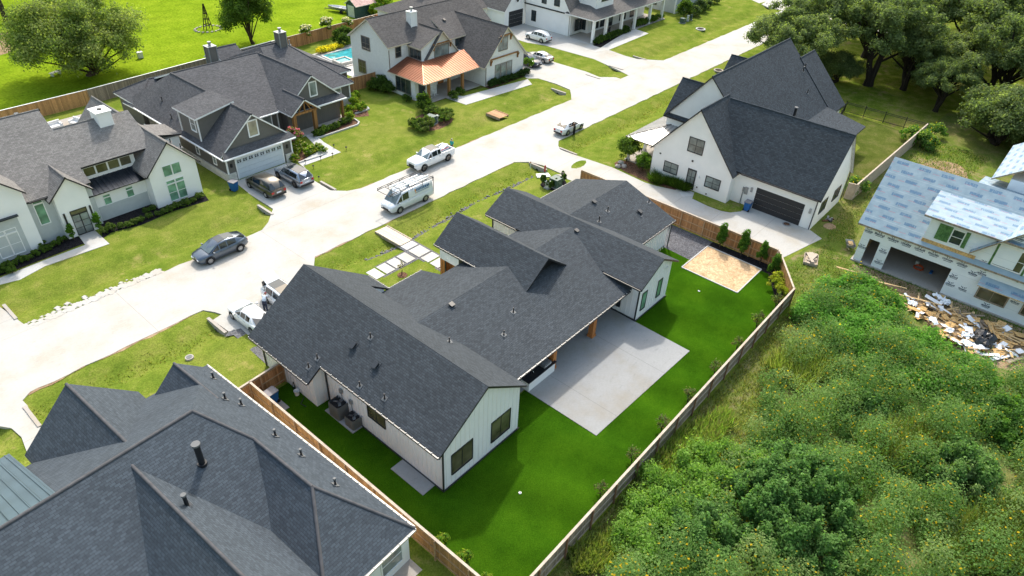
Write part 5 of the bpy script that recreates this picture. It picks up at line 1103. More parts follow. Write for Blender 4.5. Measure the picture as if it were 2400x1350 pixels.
vehicle('parked_car', 'silver blue SUV on the drive in front of the pale garage door', 'car', (35.15, 59.4), HY, 4.9, 1.98, 3.0, [(2.4, .36, .8, .68), (2.2, .25, .92, .88), (1.4, .24, 1.02, .97), (.6, .24, 1.08, .98), (-1.4, .24, 1.1, .98), (-2.2, .28, 1.12, .94), (-2.45, .38, 1.05, .86)],
    [(1.1, 1.03, 1.08, .86, .78), (.4, 1.06, 1.62, .9, .7), (-.6, 1.07, 1.7, .9, .69), (-1.9, 1.08, 1.64, .89, .67), (-2.38, 1.1, 1.16, .86, .76)], 'p_silver', wr=.38, roofcol='carglass', rim='rimd')
vehicle('parked_car', 'olive grey minivan beside the blue bin', 'minivan', (31.85, 59.6), HY, 5.1, 1.98, 3.0, [(2.5, .34, .72, .66), (2.25, .24, .84, .88), (1.6, .22, .98, .96), (.6, .22, 1.04, .98), (-1.6, .22, 1.06, .98), (-2.3, .26, 1.08, .94), (-2.52, .36, 1.0, .86)],
    [(1.75, .98, 1.02, .84, .76), (.75, 1.0, 1.62, .9, .72), (-.6, 1.03, 1.74, .9, .72), (-2.0, 1.05, 1.68, .89, .7), (-2.45, 1.06, 1.14, .86, .76)], 'p_brown', wr=.34, sunroof=True)
sedan('white sedan on the street with a person at its open door', (67.15, 46.85), 0, 'p_white', pill='plasticb')
suv('white SUV parked by the porch house garage', (93.6, 73.5), HY, 'p_white', sunroof=True)
sedan('silver sedan on the drive beside the navy car', (85.7, 66.7), HY, 'p_beige'); suv('navy car facing the street beside the silver sedan', (82.7, 66.6), -HY, 'p_navy', 4.5)
sedan('white sedan on the main house drive nearest the culvert', (19.05, 41.75), HY, 'p_white')
suv('white electric car with raised tailgate on the main house drive', (22.1, 41.55), -HY, 'p_white', openhatch=True, roofcol='carglass')
# pickup
pk = vehicle('parked_car', 'white crew cab pickup truck on the street ahead of the van', 'pickup truck', (48.25, 52.2), HX, 5.9, 2.03, 3.7, [(2.85, .48, 1.08, .78), (2.7, .36, 1.16, .94), (1.8, .34, 1.24, 1.0), (.9, .34, 1.26, 1.01), (-.95, .34, 1.26, 1.01), (-1.0, .36, .92, 1.0), (-2.75, .4, .92, .98), (-2.9, .5, .9, .94)],
    [(1.35, 1.2, 1.26, .9, .8), (.55, 1.23, 1.86, .93, .74), (-.3, 1.23, 1.92, .93, .74), (-.85, 1.23, 1.86, .92, .74), (-1.0, 1.22, 1.3, .9, .82)], 'p_white', rim='rimd', wr=.42, roofcol='carglass')
g = MB()
for y in (-.93, .93): g.box(-2.88, -1.0, y-.07, y+.07, .85, 1.3)
g.box(-2.93, -2.83, -.94, .94, .6, 1.28); g.build('cargo_bed', 'p_white', pk); g = MB(); g.box(-2.82, -1.02, -.85, .85, .9, .96); g.build('bed_floor', 'plasticb', pk)
# cargo van with ladder rack
vn = vehicle('parked_car', 'white cargo van with ladder rack and blue side lettering', 'van', (40.15, 47.18), HX, 5.7, 2.0, 3.45, [(2.75, .42, .86, .74), (2.6, .3, .98, .92), (2.0, .28, 1.12, .98), (1.2, .28, 1.2, 1.0), (-2.0, .28, 1.22, 1.0), (-2.75, .32, 1.22, .98), (-2.85, .4, 1.2, .95)],
    [(2.15, 1.1, 1.14, .88, .84), (1.3, 1.18, 2.0, .96, .8), (.4, 1.2, 2.12, .98, .84), (-1.5, 1.2, 2.12, .98, .84), (-2.78, 1.2, 2.06, .97, .82), (-2.84, 1.2, 1.26, .95, .9)], 'p_van', wr=.36, side_to=(0, 2), doors=1)
g = MB()
for y in (-.93, .93):
    for z in (2.32, 2.5): g.beam((2.9, y, z), (-2.9, y, z), .045, .045)
    for x in (2.85, 1.5, 0, -1.4, -2.8): g.beam((x, y, 1.95 if x < 2 else 2.3), (x, y, 2.52), .04, .04)
    for x in (2.85, 1.5, 0, -1.4): g.beam((x, y, 2.32), (x-.7, y, 2.5), .03, .03)
for x in (2.88, 1.9, 1.2, 0, -1.4, -2.86): g.beam((x, -.93, 2.3), (x, .93, 2.3), .045, .045)
for y in (-.93, .93): g.beam((-2.86, y, .5), (-2.95, y, 2.4), .04, .04)
g.build('ladder_rack', 'plasticb', vn)
g = MB(); g.tube([(1.2, .35, 2.4), (-2.7, .35, 2.4)], .09, 10); g.tube([(1.7, -.45, 2.4), (-2.0, -.45, 2.4)], .08, 10); g.tube([(-.2, 0, 2.05), (-.2, 0, 2.5)], .24, 14); g.build('roof_load', 'trimw', vn)
rr = random.Random(4); vm = [plain('blue sign vinyl', (.05, .13, .26)), 'amber']
for row, (z0, z1) in enumerate(((1.62, 1.9), (1.45, 1.55))):
    x = -.35; g = MB()
    while x > -2.3:
        wd_ = rr.uniform(.12, .2) if row == 0 else rr.uniform(.06, .1); yy = .985
        for sy in (1, -1):
            f = (z0+z1)/2; off = 1.0-(f-1.2)*.155
            q = [(x, sy*(1.0-(z0-1.2)*.15), z0), (x-wd_, sy*(1.0-(z0-1.2)*.15), z0), (x-wd_, sy*(1.0-(z1-1.2)*.15), z1), (x, sy*(1.0-(z1-1.2)*.15), z1)]; g.poly(q if sy < 0 else q[::-1], 0 if x < -.5 else 1)
        x -= wd_+.05
    g.build('side_lettering' if row == 0 else 'side_small_print', vm, vn)['kind'] = 'stuff'
# ================================================================ vegetation
def leafcloud(name, C, n, leaf, cols, parent=None, mat='leaf', shell=.5, flat=.35, aspect=1.7, jit=.18, cvar=.22, flowers=None, zmin=None, seed=0):
    """C: array of clump centres and radii (x,y,z,rx,ry,rz); many small leaf faces spread through each clump"""
    r = np.random.default_rng(seed+len(C)); C = np.asarray(C, float)
    wgt = (C[:, 3]*C[:, 4]+C[:, 3]*C[:, 5]+C[:, 4]*C[:, 5]); k = r.choice(len(C), n, p=wgt/wgt.sum())
    d = r.normal(size=(n, 3)); d /= np.linalg.norm(d, axis=1)[:, None]
    rad = shell+(1-shell)*r.random(n)**.6; p = C[k, :3]+d*C[k, 3:]*rad[:, None]*(1+jit*r.normal(size=(n, 1)))
    if zmin is not None: p[:, 2] = np.maximum(p[:, 2], zmin+.05*r.random(n))
    nn = d*.8+r.normal(size=(n, 3))*.55+np.array([0, 0, flat]); nn /= np.linalg.norm(nn, axis=1)[:, None]
    a = np.cross(nn, r.normal(size=(n, 3))); a /= np.linalg.norm(a, axis=1)[:, None]; b = np.cross(nn, a)
    s = leaf*(.6+.8*r.random(n))[:, None]
    V = np.stack([p-a*s*aspect*.5, p-b*s*.5+nn*s*.08, p+a*s*aspect*.5, p+b*s*.5+nn*s*.08], 1)
    cols = np.asarray(cols, float); cc = cols[r.integers(len(cols), size=len(C))][k]*.55+cols[r.integers(len(cols), size=n)]*.45
    cc = cc*1.55*(1+cvar*r.normal(size=(n, 1))).clip(.45, 1.7)
    if flowers:
        fc, fr, fs = flowers; m = (d[:, 2] > .15) & (r.random(n) < fr); cc[m] = np.asarray(fc)*(.8+.4*r.random((m.sum(), 1)))
        f = fs/leaf; q = V[m].mean(1, keepdims=True); V[m] = q+(V[m]-q)*f*np.array([1, 1, 1])+np.array([0, 0, leaf*.7])
    return quads(name, V, cc, mat, parent)
def quads(name, V, cc, mat='leaf', parent=None):
    n = len(V); me = bpy.data.meshes.new(name); me.vertices.add(n*4); me.vertices.foreach_set('co', V.reshape(-1).astype(np.float32))
    me.loops.add(n*4); me.loops.foreach_set('vertex_index', np.arange(n*4, dtype=np.int32))
    me.polygons.add(n); me.polygons.foreach_set('loop_start', np.arange(0, n*4, 4, dtype=np.int32)); me.polygons.foreach_set('loop_total', np.full(n, 4, dtype=np.int32))
    me.update(calc_edges=True)
    at = me.color_attributes.new('Col', 'FLOAT_COLOR', 'POINT'); c4 = np.ones((n*4, 4), np.float32); c4[:, :3] = np.repeat(cc.clip(0, 1), 4, 0); at.data.foreach_set('color', c4.reshape(-1))
    me.materials.append(M[mat]); o = bpy.data.objects.new(name, me); COL.objects.link(o)
    if parent is not None: o.parent = parent
    return o
def tufts(name, P, h, w_, cols, lean=.35, seed=1, mat='leaf', parent=None):
    r = np.random.default_rng(seed); n = len(P); a = r.random(n)*6.283; hh = h*(.5+r.random(n))
    t = np.stack([np.cos(a), np.sin(a), 0*a], 1); l = r.normal(size=(n, 3))*lean*hh[:, None]; l[:, 2] = hh
    b = P+0; V = np.stack([b-t*w_/2, b+t*w_/2, b+l*.6+t*w_*.35, b+l], 1)
    cols = np.asarray(cols, float); cc = cols[r.integers(len(cols), size=n)]*(1+.25*r.normal(size=(n, 1))).clip(.4, 1.7)
    return quads(name, V, cc, mat, parent)
def clumps(n, R3, rr, seed, lift=0, bias=.55, cone=0):
    r = np.random.default_rng(seed); d = r.normal(size=(n, 3)); d /= np.linalg.norm(d, axis=1)[:, None]; d[:, 2] = np.where(d[:, 2] < -.45, -d[:, 2], d[:, 2])
    p = d*np.asarray(R3)*(bias+(1-bias)*r.random((n, 1))); s = rr[0]+(rr[1]-rr[0])*r.random((n, 1)); s = s*np.array([1, 1, .75])
    if cone: p[:, :2] *= (1-cone*(p[:, 2:3]/R3[2]*.5+.5))
    p[:, 2] += lift; return np.hstack([p, s])
G1 = [(.05, .09, .014), (.065, .11, .018), (.085, .13, .026), (.04, .07, .012)]
GO = [(.085, .118, .048), (.105, .138, .058), (.07, .1, .038), (.125, .155, .07)]
GB = [(.06, .13, .012), (.08, .16, .02), (.045, .1, .012)]
GD = [(.022, .045, .01), (.03, .06, .014), (.016, .032, .008)]
GY = [(.17, .2, .02), (.13, .17, .02), (.22, .22, .03)]
def tree(name, label, loc, R3, h, nc, nl, leaf, cols, cr, trunk=.3, limbs=7, seed=0, group=None, low=.35, fork=1, bark='bark', cat='tree', bias=.5):
    t = thing(name, label, cat, loc, 0, group); rr = random.Random(seed); C = clumps(nc, R3, cr, seed+3, h, bias)
    leafcloud('crown', C, nl, leaf, cols, t, seed=seed, shell=.25, jit=.32, flat=.6)
    g = MB(); base = h-R3[2]*low
    for f in range(fork):
        a0 = rr.uniform(0, 6.28); lean = Vector((math.cos(a0), math.sin(a0), 0))*(.9 if fork > 1 else .3)
        st = lean*.25*(fork > 1); top = Vector((0, 0, base))+lean*1.6
        g.tube([st+Vector((0, 0, -.2)), st+Vector((0, 0, base*.2)), st.lerp(top, .55), top], [trunk*1.35, trunk, trunk*.85, trunk*.62], 10)
        for i in range(limbs):
            c = C[rr.randrange(nc)]; e = Vector(c[:3]); s_ = st.lerp(top, rr.uniform(.55, 1)); m_ = s_.lerp(e, .5)+Vector((rr.uniform(-.5, .5), rr.uniform(-.5, .5), rr.uniform(-.2, .9)))
            g.tube([s_, m_, e], [trunk*.42, trunk*.26, trunk*.07], 6)
    g.build('trunk', bark, t); return t
# big trees on the right: live oaks in three kinds, copies turned and scaled
ok = [tree('oak_tree', 'x', (0, 0, 0), (8.6, 8.0, 4.4), 9, 150, 65000, .18, GO, (.5, 1.35), .5, 18, s_, low=.8, fork=2, bark='barkd', bias=.35) for s_ in (21, 22, 23)]
OAKS = [(103.5, 34.5, 0, .82, 0, 'left most oak whose loose branches hang over the street'), (113.5, 34, 1, .95, 1.2, 'tall oak with paired stems behind the rear gable ridge'), (114.6, 25, 2, 1.0, .4, 'double trunked oak beyond the iron fence'),
    (117, 20.5, 0, .72, 2.2, 'smaller oak just right of the double trunk'), (128.6, 14.4, 1, 1.12, 4.0, 'massive leaning oak with dark trunk on the right'), (118, 9.5, 2, .95, 3.3, 'wide oak between the massive oak and the tan fence'),
    (129, 30, 0, 1.1, .9, 'oak shading the playground edge'), (143, 24, 1, 1.1, 2.9, 'far oak behind the playground slide'), (140, 36, 2, .9, 1.9, 'far oak beside the side street'),
    (116, -3, 1, .95, 5.5, 'oak above the roof of the unfinished house'), (137, 3, 2, 1.15, .2, 'tall oak at the right edge behind the others'), (152, 10, 0, 1.2, 3.7, 'distant oak in the upper right corner'), (127, -10, 0, 1.0, 1.1, 'oak at the right edge of the wood'),
    (108, -8, 2, .7, 2.5, 'small oak at the right edge above the roof underlayment'), (168, 22, 1, 1.2, 4.4, 'hazy distant oak at the top edge'), (111, 14.5, 1, .55, .7, 'slim young oak before the massive leaning trunk')]
for i, (x, y, k, s_, rz, lb) in enumerate(OAKS):
    if i < 3: o = ok[k]; o.location = (x, y, 0); o.rotation_euler = (0, 0, rz); o.scale = (s_,)*3; o['label'] = lb; o['group'] = 'oaks in the wood'
    else: dup(ok[k], (x, y, 0), rz, s_, lb, 'oaks in the wood')
bo = tree('oak_tree', 'low bushy oak whose crown reaches the ground at the end of the tan fence', (104.5, 5.6, 0), (6.0, 5.6, 3.4), 3.6, 120, 50000, .18, GO, (.7, 1.5), .4, 14, 29, low=.8, fork=2, bark='barkd', bias=.35, group='oaks in the wood')
dup(bo, (110, -1.5, 0), 1.7, 1.1, 'bushy low oak behind the upper roof of the unfinished house', 'oaks in the wood'); dup(bo, (121, 19, 0), 3.1, .8, 'low bushy oak between the double trunk and the massive leaning oak', 'oaks in the wood'); dup(bo, (99.5, -2.5, 0), 4.3, .8, 'bushy oak at the right edge over the bare dirt patch', 'oaks in the wood'); dup(bo, (112, 29.5, 0), .8, .62, 'small bushy oak by the rear gable of the farmhouse', 'oaks in the wood')
tree('spreading_tree', 'large spreading feathery green tree over the pasture at upper left', (33.0, 104.5, 0), (8.2, 7.8, 5.4), 5.2, 180, 115000, .15, [(.11, .15, .042), (.14, .18, .06), (.085, .125, .032), (.17, .195, .07)], (.9, 1.9), .4, 16, 31, low=.9, fork=2, bias=.3)
tree('pasture_tree', 'dark glossy tree standing behind the pool fence', (57.3, 102.5, 0), (4.3, 4.3, 5.8), 5.7, 90, 40000, .16, G1, (.7, 1.4), .28, 12, 33, low=.8, bias=.3)
tree('pine_tree', 'tall bare trunk tree in the upper left corner', (34.3, 138, 0), (5, 5, 4), 13, 40, 6000, .35, GO, (.8, 1.6), .4, 8, 34, low=.6)
tree('pasture_tree', 'dark tree at the top edge behind the spreading tree', (46, 142, 0), (7, 6, 4.5), 7.5, 70, 12000, .36, G1, (.9, 1.8), .35, 9, 35)
tree('pasture_tree', 'shady tree at the top left edge beside the lane', (22, 146, 0), (8, 6, 5), 8, 70, 12000, .36, GO, (.9, 1.8), .35, 9, 36)
# shrub kinds
def between(a, b, n): return [(a[0]+(b[0]-a[0])*i/(n-1), a[1]+(b[1]-a[1])*i/(n-1)) for i in range(n)]
def shrub(name, label, cat, loc, R3, nc, nl, leaf, cols, cr, seed, group=None, flowers=None, cone=0, stem=True, lift=None):
    t = thing(name, label, cat, loc, 0, group)
    leafcloud('foliage', clumps(nc, R3, cr, seed, R3[2]*.95 if lift is None else lift, cone=cone), nl, leaf, cols, t, flowers=flowers, zmin=.03, seed=seed)
    if stem:
        g = MB(); rr = random.Random(seed)
        for i in range(4): a = rr.uniform(0, 6.28); g.tube([(0, 0, -.05), (math.cos(a)*R3[0]*.3, math.sin(a)*R3[1]*.3, R3[2]*1.1)], [.035, .012], 6)
        g.build('stem', 'bark', t)
    return t
def spread(kind, pts, label, group, smin=.85, smax=1.15, z=0, seed=5):
    rr = random.Random(seed)
    for i, p in enumerate(pts):
        s_ = rr.uniform(smin, smax); l = label[i] if isinstance(label, list) else label
        if i == 0: kind.location = (*p, z); kind.scale = (s_, s_, s_*rr.uniform(.9, 1.1)); kind['label'] = l; kind['group'] = group; kind.rotation_euler.z = rr.uniform(0, 6)
        else: dup(kind, (*p, z), rr.uniform(0, 6.28), (s_, s_, s_*rr.uniform(.9, 1.1)), l, group)
    return kind
k = shrub('bed_shrub', 'x', 'shrub', (0, 0, 0), (.42, .42, .4), 14, 900, .09, G1+[(.1, .12, .05)], (.14, .26), 41)
spread(k, [(16.84, 62.55), (17.49, 62.63), (18.29, 62.48), (18.96, 62.13), (19.56, 62.30), (20.15, 62.26), (20.97, 62.33), (21.76, 62.23), (22.44, 62.24), (23.08, 62.30), (23.78, 62.31), (24.57, 62.23), (25.40, 62.26), (26.23, 62.54), (21.30, 63.60), (21.96, 63.65)], 'dark leafy shrub in the mulch bed right of the black glass door', 'shrubs along the modern house, right of the door', .62, .9)
k = shrub('bed_shrub', 'x', 'shrub', (0, 0, 0), (.4, .4, .42), 14, 900, .09, G1, (.14, .26), 42)
spread(k, [(8.31, 62.28), (8.87, 62.42), (9.49, 62.70), (10.03, 62.90), (10.54, 62.66), (11.22, 63.01), (11.85, 63.14), (12.39, 63.18), (13.02, 63.43), (13.66, 63.69), (12.09, 64.07), (8.88, 61.70)], 'round green shrub in the mulch bed left of the black glass door', 'shrubs along the modern house, left of the door', .62, .9)
k = shrub('cone_shrub', 'x', 'shrub', (0, 0, 0), (.38, .38, .75), 22, 1300, .08, GB, (.12, .22), 43, cone=.8); spread(k, [(14.51, 63.44), (16.83, 63.41)], ['upright green shrub just left of the modern house entry walk', 'upright yellow green shrub just right of the modern house entry walk'], 'entry shrubs of the modern house')
k = shrub('conifer', 'x', 'conifer', (0, 0, 0), (.62, .62, 1.25), 40, 3200, .085, [(.05, .11, .015), (.07, .14, .02), (.04, .085, .012)], (.16, .3), 44, cone=.85, lift=1.2)
spread(k, [(55.75, 20.0), (55.75, 17.8), (55.75, 15.9), (54.7, 14.2)], ['bushy conifer by the fence nearest the dark gravel', 'second conifer along the orange fence from the gravel', 'third conifer along the orange fence from the gravel', 'conifer in the fence corner past the sand patch'], 'conifers along the fence', .92, 1.08)
k = shrub('bright_shrub', 'yellow green shrub in the corner bed in front of the slanting fence', 'shrub', (53.0, 13.3, 0), (.75, .75, .8), 26, 2200, .09, GY, (.18, .32), 45)
dup(k, (51.9, 12.3, 0), 1, .9, 'dull green loose shrub in the bed where slanting and greyed fences meet')
k = shrub('fence_shrub', 'x', 'shrub', (0, 0, 0), (.6, .4, .75), 18, 340, .09, [(.08, .1, .04), (.11, .085, .05), (.065, .11, .035)], (.14, .26), 46)
spread(k, [(50.4, 12.0), (46.6, 12.0), (43, 12), (39.2, 11.95), (35.2, 12), (31.6, 12), (27.9, 12), (24.4, 12)], 'sparse reddish shrub standing on the artificial grass against the greyed fence', 'sparse shrubs inside the greyed fence', .8, 1.1)
k = shrub('young_tree', 'x', 'shrub', (0, 0, 0), (.45, .45, .6), 16, 900, .1, GY+GB, (.14, .26), 47, lift=.9)
spread(k, [(15.1, 16.3), (15.1, 14.6), (15.1, 13.0), (15.2, 11.9)], ['yellow green sapling against the side fence nearest the near roof corner', 'second sapling below the near roof corner by the side fence', 'third sapling along the side fence', 'yellow sapling at the bottom edge by the side fence'], 'saplings along the side fence', .8, 1.05)
# craftsman house planting
shrub('flowering_myrtle', 'crape myrtle with pink blossom beside the garage with stone skirt', 'shrub', (39.4, 65.3, 0), (.95, .95, 1.2), 34, 2600, .1, G1+[(.12, .13, .06)], (.2, .4), 48, flowers=((.5, .12, .3), .3, .13), lift=1.7)
k = shrub('grass_clump', 'x', 'plant', (0, 0, 0), (.45, .45, .4), 12, 700, .09, GB+GY, (.14, .26), 49, flowers=((.5, .4, .3), .06, .1))
spread(k, [(40.25, 65.91), (38.77, 64.20), (40.46, 65.22), (37.85, 63.12), (39.88, 63.58), (40.59, 63.52), (41.45, 63.64), (39.57, 65.76), (41.45, 67.20), (41.52, 62.94), (39.52, 64.87)], 'small flowering plant in the bed beside the crape myrtle', 'bed plants by the craftsman walk')
k = shrub('bed_shrub', 'x', 'shrub', (0, 0, 0), (.5, .5, .4), 12, 800, .09, GD+G1, (.16, .28), 50)
spread(k, [(43.60, 66.82), (44.81, 67.03), (45.79, 67.15), (46.78, 67.28), (47.87, 67.68), (48.77, 67.74), (44.18, 66.77)], 'low dark shrub along the timber porch edge of the craftsman house', 'porch shrubs of the craftsman house')
k = shrub('bed_shrub', 'x', 'shrub', (0, 0, 0), (.6, .6, .6), 16, 1100, .1, GB+GY, (.18, .32), 51)
spread(k, [(49.46, 68.02), (52.67, 71.19), (51.10, 70.27), (51.90, 69.53), (52.66, 69.61), (53.62, 72.75), (54.72, 73.40), (53.02, 72.89)], 'pale flowering shrub in the bed right of the craftsman porch', 'bed right of the craftsman porch', .7, 1.1)
# two storey house
k = shrub('round_shrub', 'x', 'shrub', (0, 0, 0), (.95, .95, .85), 36, 3000, .1, GD+G1, (.25, .45), 52)
spread(k, [(58.39, 73.90), (59.16, 73.64), (58.92, 71.66), (59.26, 72.67)], 'big dark green shrub against the left wall of the copper porch house', 'dark shrubs beside the copper porch house', .85, 1.15)
dup(k, (*(58.19, 64.05), 0), .4, (1.0, 1.0, 1.45), 'tall rounded shrub in front of the copper porch corner', 'shrubs before the copper porch'); dup(k, (*(58.79, 67.95), 0), 2, .62, 'low green shrub below the copper porch side wall', 'shrubs before the copper porch'); dup(k, (*(58.81, 63.08), 0), 3, .7, 'low shrub right of the tall rounded shrub at the copper porch', 'shrubs before the copper porch')
dup(k, (*(64.04, 64.36), 0), 1, .7, 'small shrub at the foot of the copper porch middle post', 'shrubs before the copper porch'); dup(k, (*(65.86, 64.84), 0), 2.4, .65, 'small shrub at the foot of the copper porch right post', 'shrubs before the copper porch')
k = shrub('hedge_shrub', 'x', 'shrub', (0, 0, 0), (.55, .5, .42), 16, 1100, .09, GD, (.18, .28), 53)
spread(k, [(71.2+i*.78, 63.9) for i in range(11)], 'clipped dark hedge shrub under the triple window of the copper porch house', 'hedge under the triple window')
shrub('ball_tree', 'small round topped tree beside the navy car', 'tree', (*(79.96, 64.25), 0), (.85, .85, .8), 26, 2200, .09, G1+GB, (.22, .36), 54, lift=1.5)
k = shrub('cluster_shrub', 'x', 'shrub', (0, 0, 0), (.95, .95, .75), 30, 2300, .1, G1+[(.11, .12, .05)], (.22, .4), 55)
spread(k, [(53.77, 59.94), (54.56, 59.55), (53.77, 61.02), (57.77, 59.64), (58.88, 60.30), (58.14, 61.75), (57.70, 62.55), (53.48, 59.16)], ['shrub left of the green utility cabinet', 'shrub in front of the green utility cabinet', 'outermost left shrub of the utility cabinet island', 'shrub right of the green utility cabinet', 'rear right shrub of the utility cabinet island', 'pale grassy shrub behind the green utility cabinet', 'grassy shrub at the back left of the utility cabinet island', 'foremost shrub of the utility cabinet island'], 'shrubs around the utility cabinet', .75, 1.05)
# back yard by the pool
k = shrub('round_shrub', 'x', 'shrub', (0, 0, 0), (1.1, 1.1, 1.1), 34, 2600, .12, GD+G1, (.28, .5), 56); spread(k, [(67.59, 93.58), (68.58, 93.31), (69.44, 92.86), (67.31, 92.35)], 'dark shrub in the corner behind the swimming pool', 'dark shrubs behind the pool')
k = shrub('hedge_shrub', 'x', 'shrub', (0, 0, 0), (.6, .6, .45), 14, 900, .1, [(.45, .36, .02), (.36, .33, .03)], (.2, .3), 57); spread(k, between((62.32, 91.62), (66.09, 91.97), 9), 'golden yellow low shrub edging the swimming pool', 'golden hedge by the pool')
k = shrub('flowering_myrtle', 'x', 'shrub', (0, 0, 0), (.9, .9, 1.0), 26, 1500, .12, G1, (.2, .4), 58, flowers=((.62, .58, .55), .35, .16), lift=1.8); spread(k, [(63.64, 97.01), (67.84, 97.28), (72.11, 97.37)], ['white flowering tree against the brown pool fence, nearest the grey chimney roof', 'white flowering tree in the middle of the brown pool fence', 'white flowering tree closest to the copper porch house'], 'white flowering trees by the pool fence')
k = shrub('bright_bush', 'bright yellow green bush beside the dark green shed', 'shrub', (*(84.61, 103.43), 0), (2.4, 2.0, 1.6), 40, 3000, .2, GY+GB, (.5, .8), 59)
dup(k, (*(82.37, 102.33), 0), 2, .7, 'smaller bright bush against the shed wall')
# right farmhouse
shrub('round_shrub', 'large round shrub at the corner of the galvanised porch', 'shrub', (*(65.06, 36.78), 0), (1.35, 1.35, 1.45), 46, 4600, .11, G1, (.3, .55), 60)
shrub('round_shrub', 'leafy shrub between the galvanised porch post and the white wall', 'shrub', (*(64.32, 34.14), 0), (.9, .9, 1.1), 34, 2900, .11, G1+GB, (.25, .42), 61)
def grassclump(label, loc, n=260, h=.7, seed=1, cols=GB+G1, group=None, r=.42):
    q = np.random.default_rng(seed); P = np.stack([q.normal(0, r*.45, n), q.normal(0, r*.45, n), np.zeros(n)], 1); o = tufts('grass_clump', P, h, .05, cols, .5, seed); o.location = (*loc, 0); tag(o, label, 'ornamental grass', group); return o
k = grassclump('tall ornamental grass in the row along the white wall left of the black door', (64.46, 32.24), 420, .85, 3, group='ornamental grasses by the black door')
for i in range(1, 13):
    o = k.copy(); COL.objects.link(o); p = Vector((63.7, 31.9-i*.3, 0)) if i > 4 else Vector((63.3-i*.1, 32.2-i*.25, 0)); o.location = p; o.rotation_euler.z = i*1.3; o.scale = (1, 1, .8+.05*(i % 5))
# porch house beds
k = shrub('bed_shrub', 'x', 'shrub', (0, 0, 0), (.7, .6, .5), 16, 900, .12, GD+G1, (.22, .36), 62); spread(k, between((99.78, 65.54), (109.61, 66.19), 10), 'dark shrub in the mulch bed before the white columns', 'bed before the white columns')
k = shrub('bed_shrub', 'x', 'shrub', (0, 0, 0), (.8, .6, .55), 14, 700, .14, G1, (.25, .4), 63); spread(k, between((113.75, 66.49), (122.42, 66.52), 8), 'shrub in the bed along the far columns', 'bed along the far columns')
shrub('round_shrub', 'tall shrub at the grey rendered house corner', 'shrub', (*(125.92, 63.58), 0), (1.6, 1.6, 1.7), 34, 2200, .18, G1+GD, (.4, .7), 64)
k = shrub('round_shrub', 'x', 'shrub', (0, 0, 0), (1.4, 1.2, .9), 24, 1500, .18, GD+GO, (.35, .6), 65); spread(k, [(129.13, 63.22), (133.06, 63.94), (136.53, 64.37), (141.43, 65.49)], 'grey green shrub along the grey rendered house', 'shrubs along the grey rendered house')
# main house front
k = shrub('cone_shrub', 'x', 'shrub', (0, 0, 0), (.28, .28, .6), 16, 900, .07, GD+G1, (.09, .16), 66, cone=.8); spread(k, [(53.31, 40.04), (53.17, 39.63), (53.06, 38.65), (54.02, 38.65), (54.63, 38.47), (55.53, 38.69), (55.87, 39.19), (53.64, 38.76), (53.13, 39.12)], 'narrow dark conifer ringing the green utility box', 'small conifers ringing the utility box', .85, 1.15)
shrub('bare_sapling', 'thin sapling with mulch ring in the lawn by the stepping slabs', 'shrub', (31.5, 38.2, 0), (.25, .25, .5), 8, 90, .08, [(.1, .09, .04)], (.1, .2), 67, lift=.9)
o = sheet('planting_bed', [(31.5+.45*math.cos(a), 38.15+.45*math.sin(a)) for a in [i*.52 for i in range(12)]], .02, 'mulchb')
# grass in the ditches and ragged verge edges
def ditchgrass(name, yc, x0, x1, n, seed, cols, h=.07):
    q = np.random.default_rng(seed); x = q.uniform(x0, x1, n); y = yc+.25*np.sin(x*.31)+q.normal(0, .5, n)
    z = -.42*np.exp(-((y-yc-.25*np.sin(x*.31)-.15*np.sin(x*.83+1))/1.3)**2)-.02
    ok_ = np.ones(n, bool)
    for a, b, c, d in DRIVES: ok_ &= ~((x > a-.1) & (x < b+.1) & (y > c-1) & (y < d+1))
    P = np.stack([x, y, z], 1)[ok_]; o = tufts(name, P, h, .1, cols, .5, seed); o['kind'] = 'stuff'
DG = [(.13, .17, .02), (.18, .19, .035), (.24, .2, .08), (.1, .14, .018)]
ditchgrass('ditch_grass', YN, 4, 110, 5000, 71, DG); ditchgrass('ditch_grass', YF, 7, 130, 5000, 72, DG)
# ================================================================ overgrown lot
r_ = np.random.default_rng(99)
def inpoly(x, y, P):
    c = np.zeros(len(x), bool); j = len(P)-1
    for i in range(len(P)):
        xi, yi = P[i]; xj, yj = P[j]; c ^= ((yi > y) != (yj > y)) & (x < (xj-xi)*(y-yi)/(yj-yi+1e-9)+xi); j = i
    return c
LOT = [(17.46, 8.44), (22.08, 8.53), (27.60, 8.07), (34.87, 7.27), (40.80, 8.72), (50.61, 9.36), (58.58, 8.56), (57.66, 4.58), (54.56, 1.32), (53.63, -4.16), (56.60, -7.96), (33.89, -11.02), (15.84, 8.89)]
bx = np.array(LOT); x0_, y0_ = bx.min(0); x1_, y1_ = bx.max(0)
def scatter(n, P=LOT, seed=1):
    q = np.random.default_rng(seed); B = np.array(P); lo, hi = B.min(0), B.max(0); x = q.uniform(lo[0], hi[0], n*4); y = q.uniform(lo[1], hi[1], n*4); m = inpoly(x, y, P); return x[m][:n], y[m][:n]
def mounds(n, P, rr, zz, seed):
    q = np.random.default_rng(seed); x, y = scatter(n, P, seed); n = len(x); s = q.uniform(*rr, n); h = q.uniform(*zz, n)
    return np.stack([x, y, h*.55, s, s*q.uniform(.75, 1.2, n), h*.6], 1)
WO = [(.09, .16, .045), (.115, .185, .055), (.072, .135, .036), (.15, .195, .075), (.08, .15, .04)]
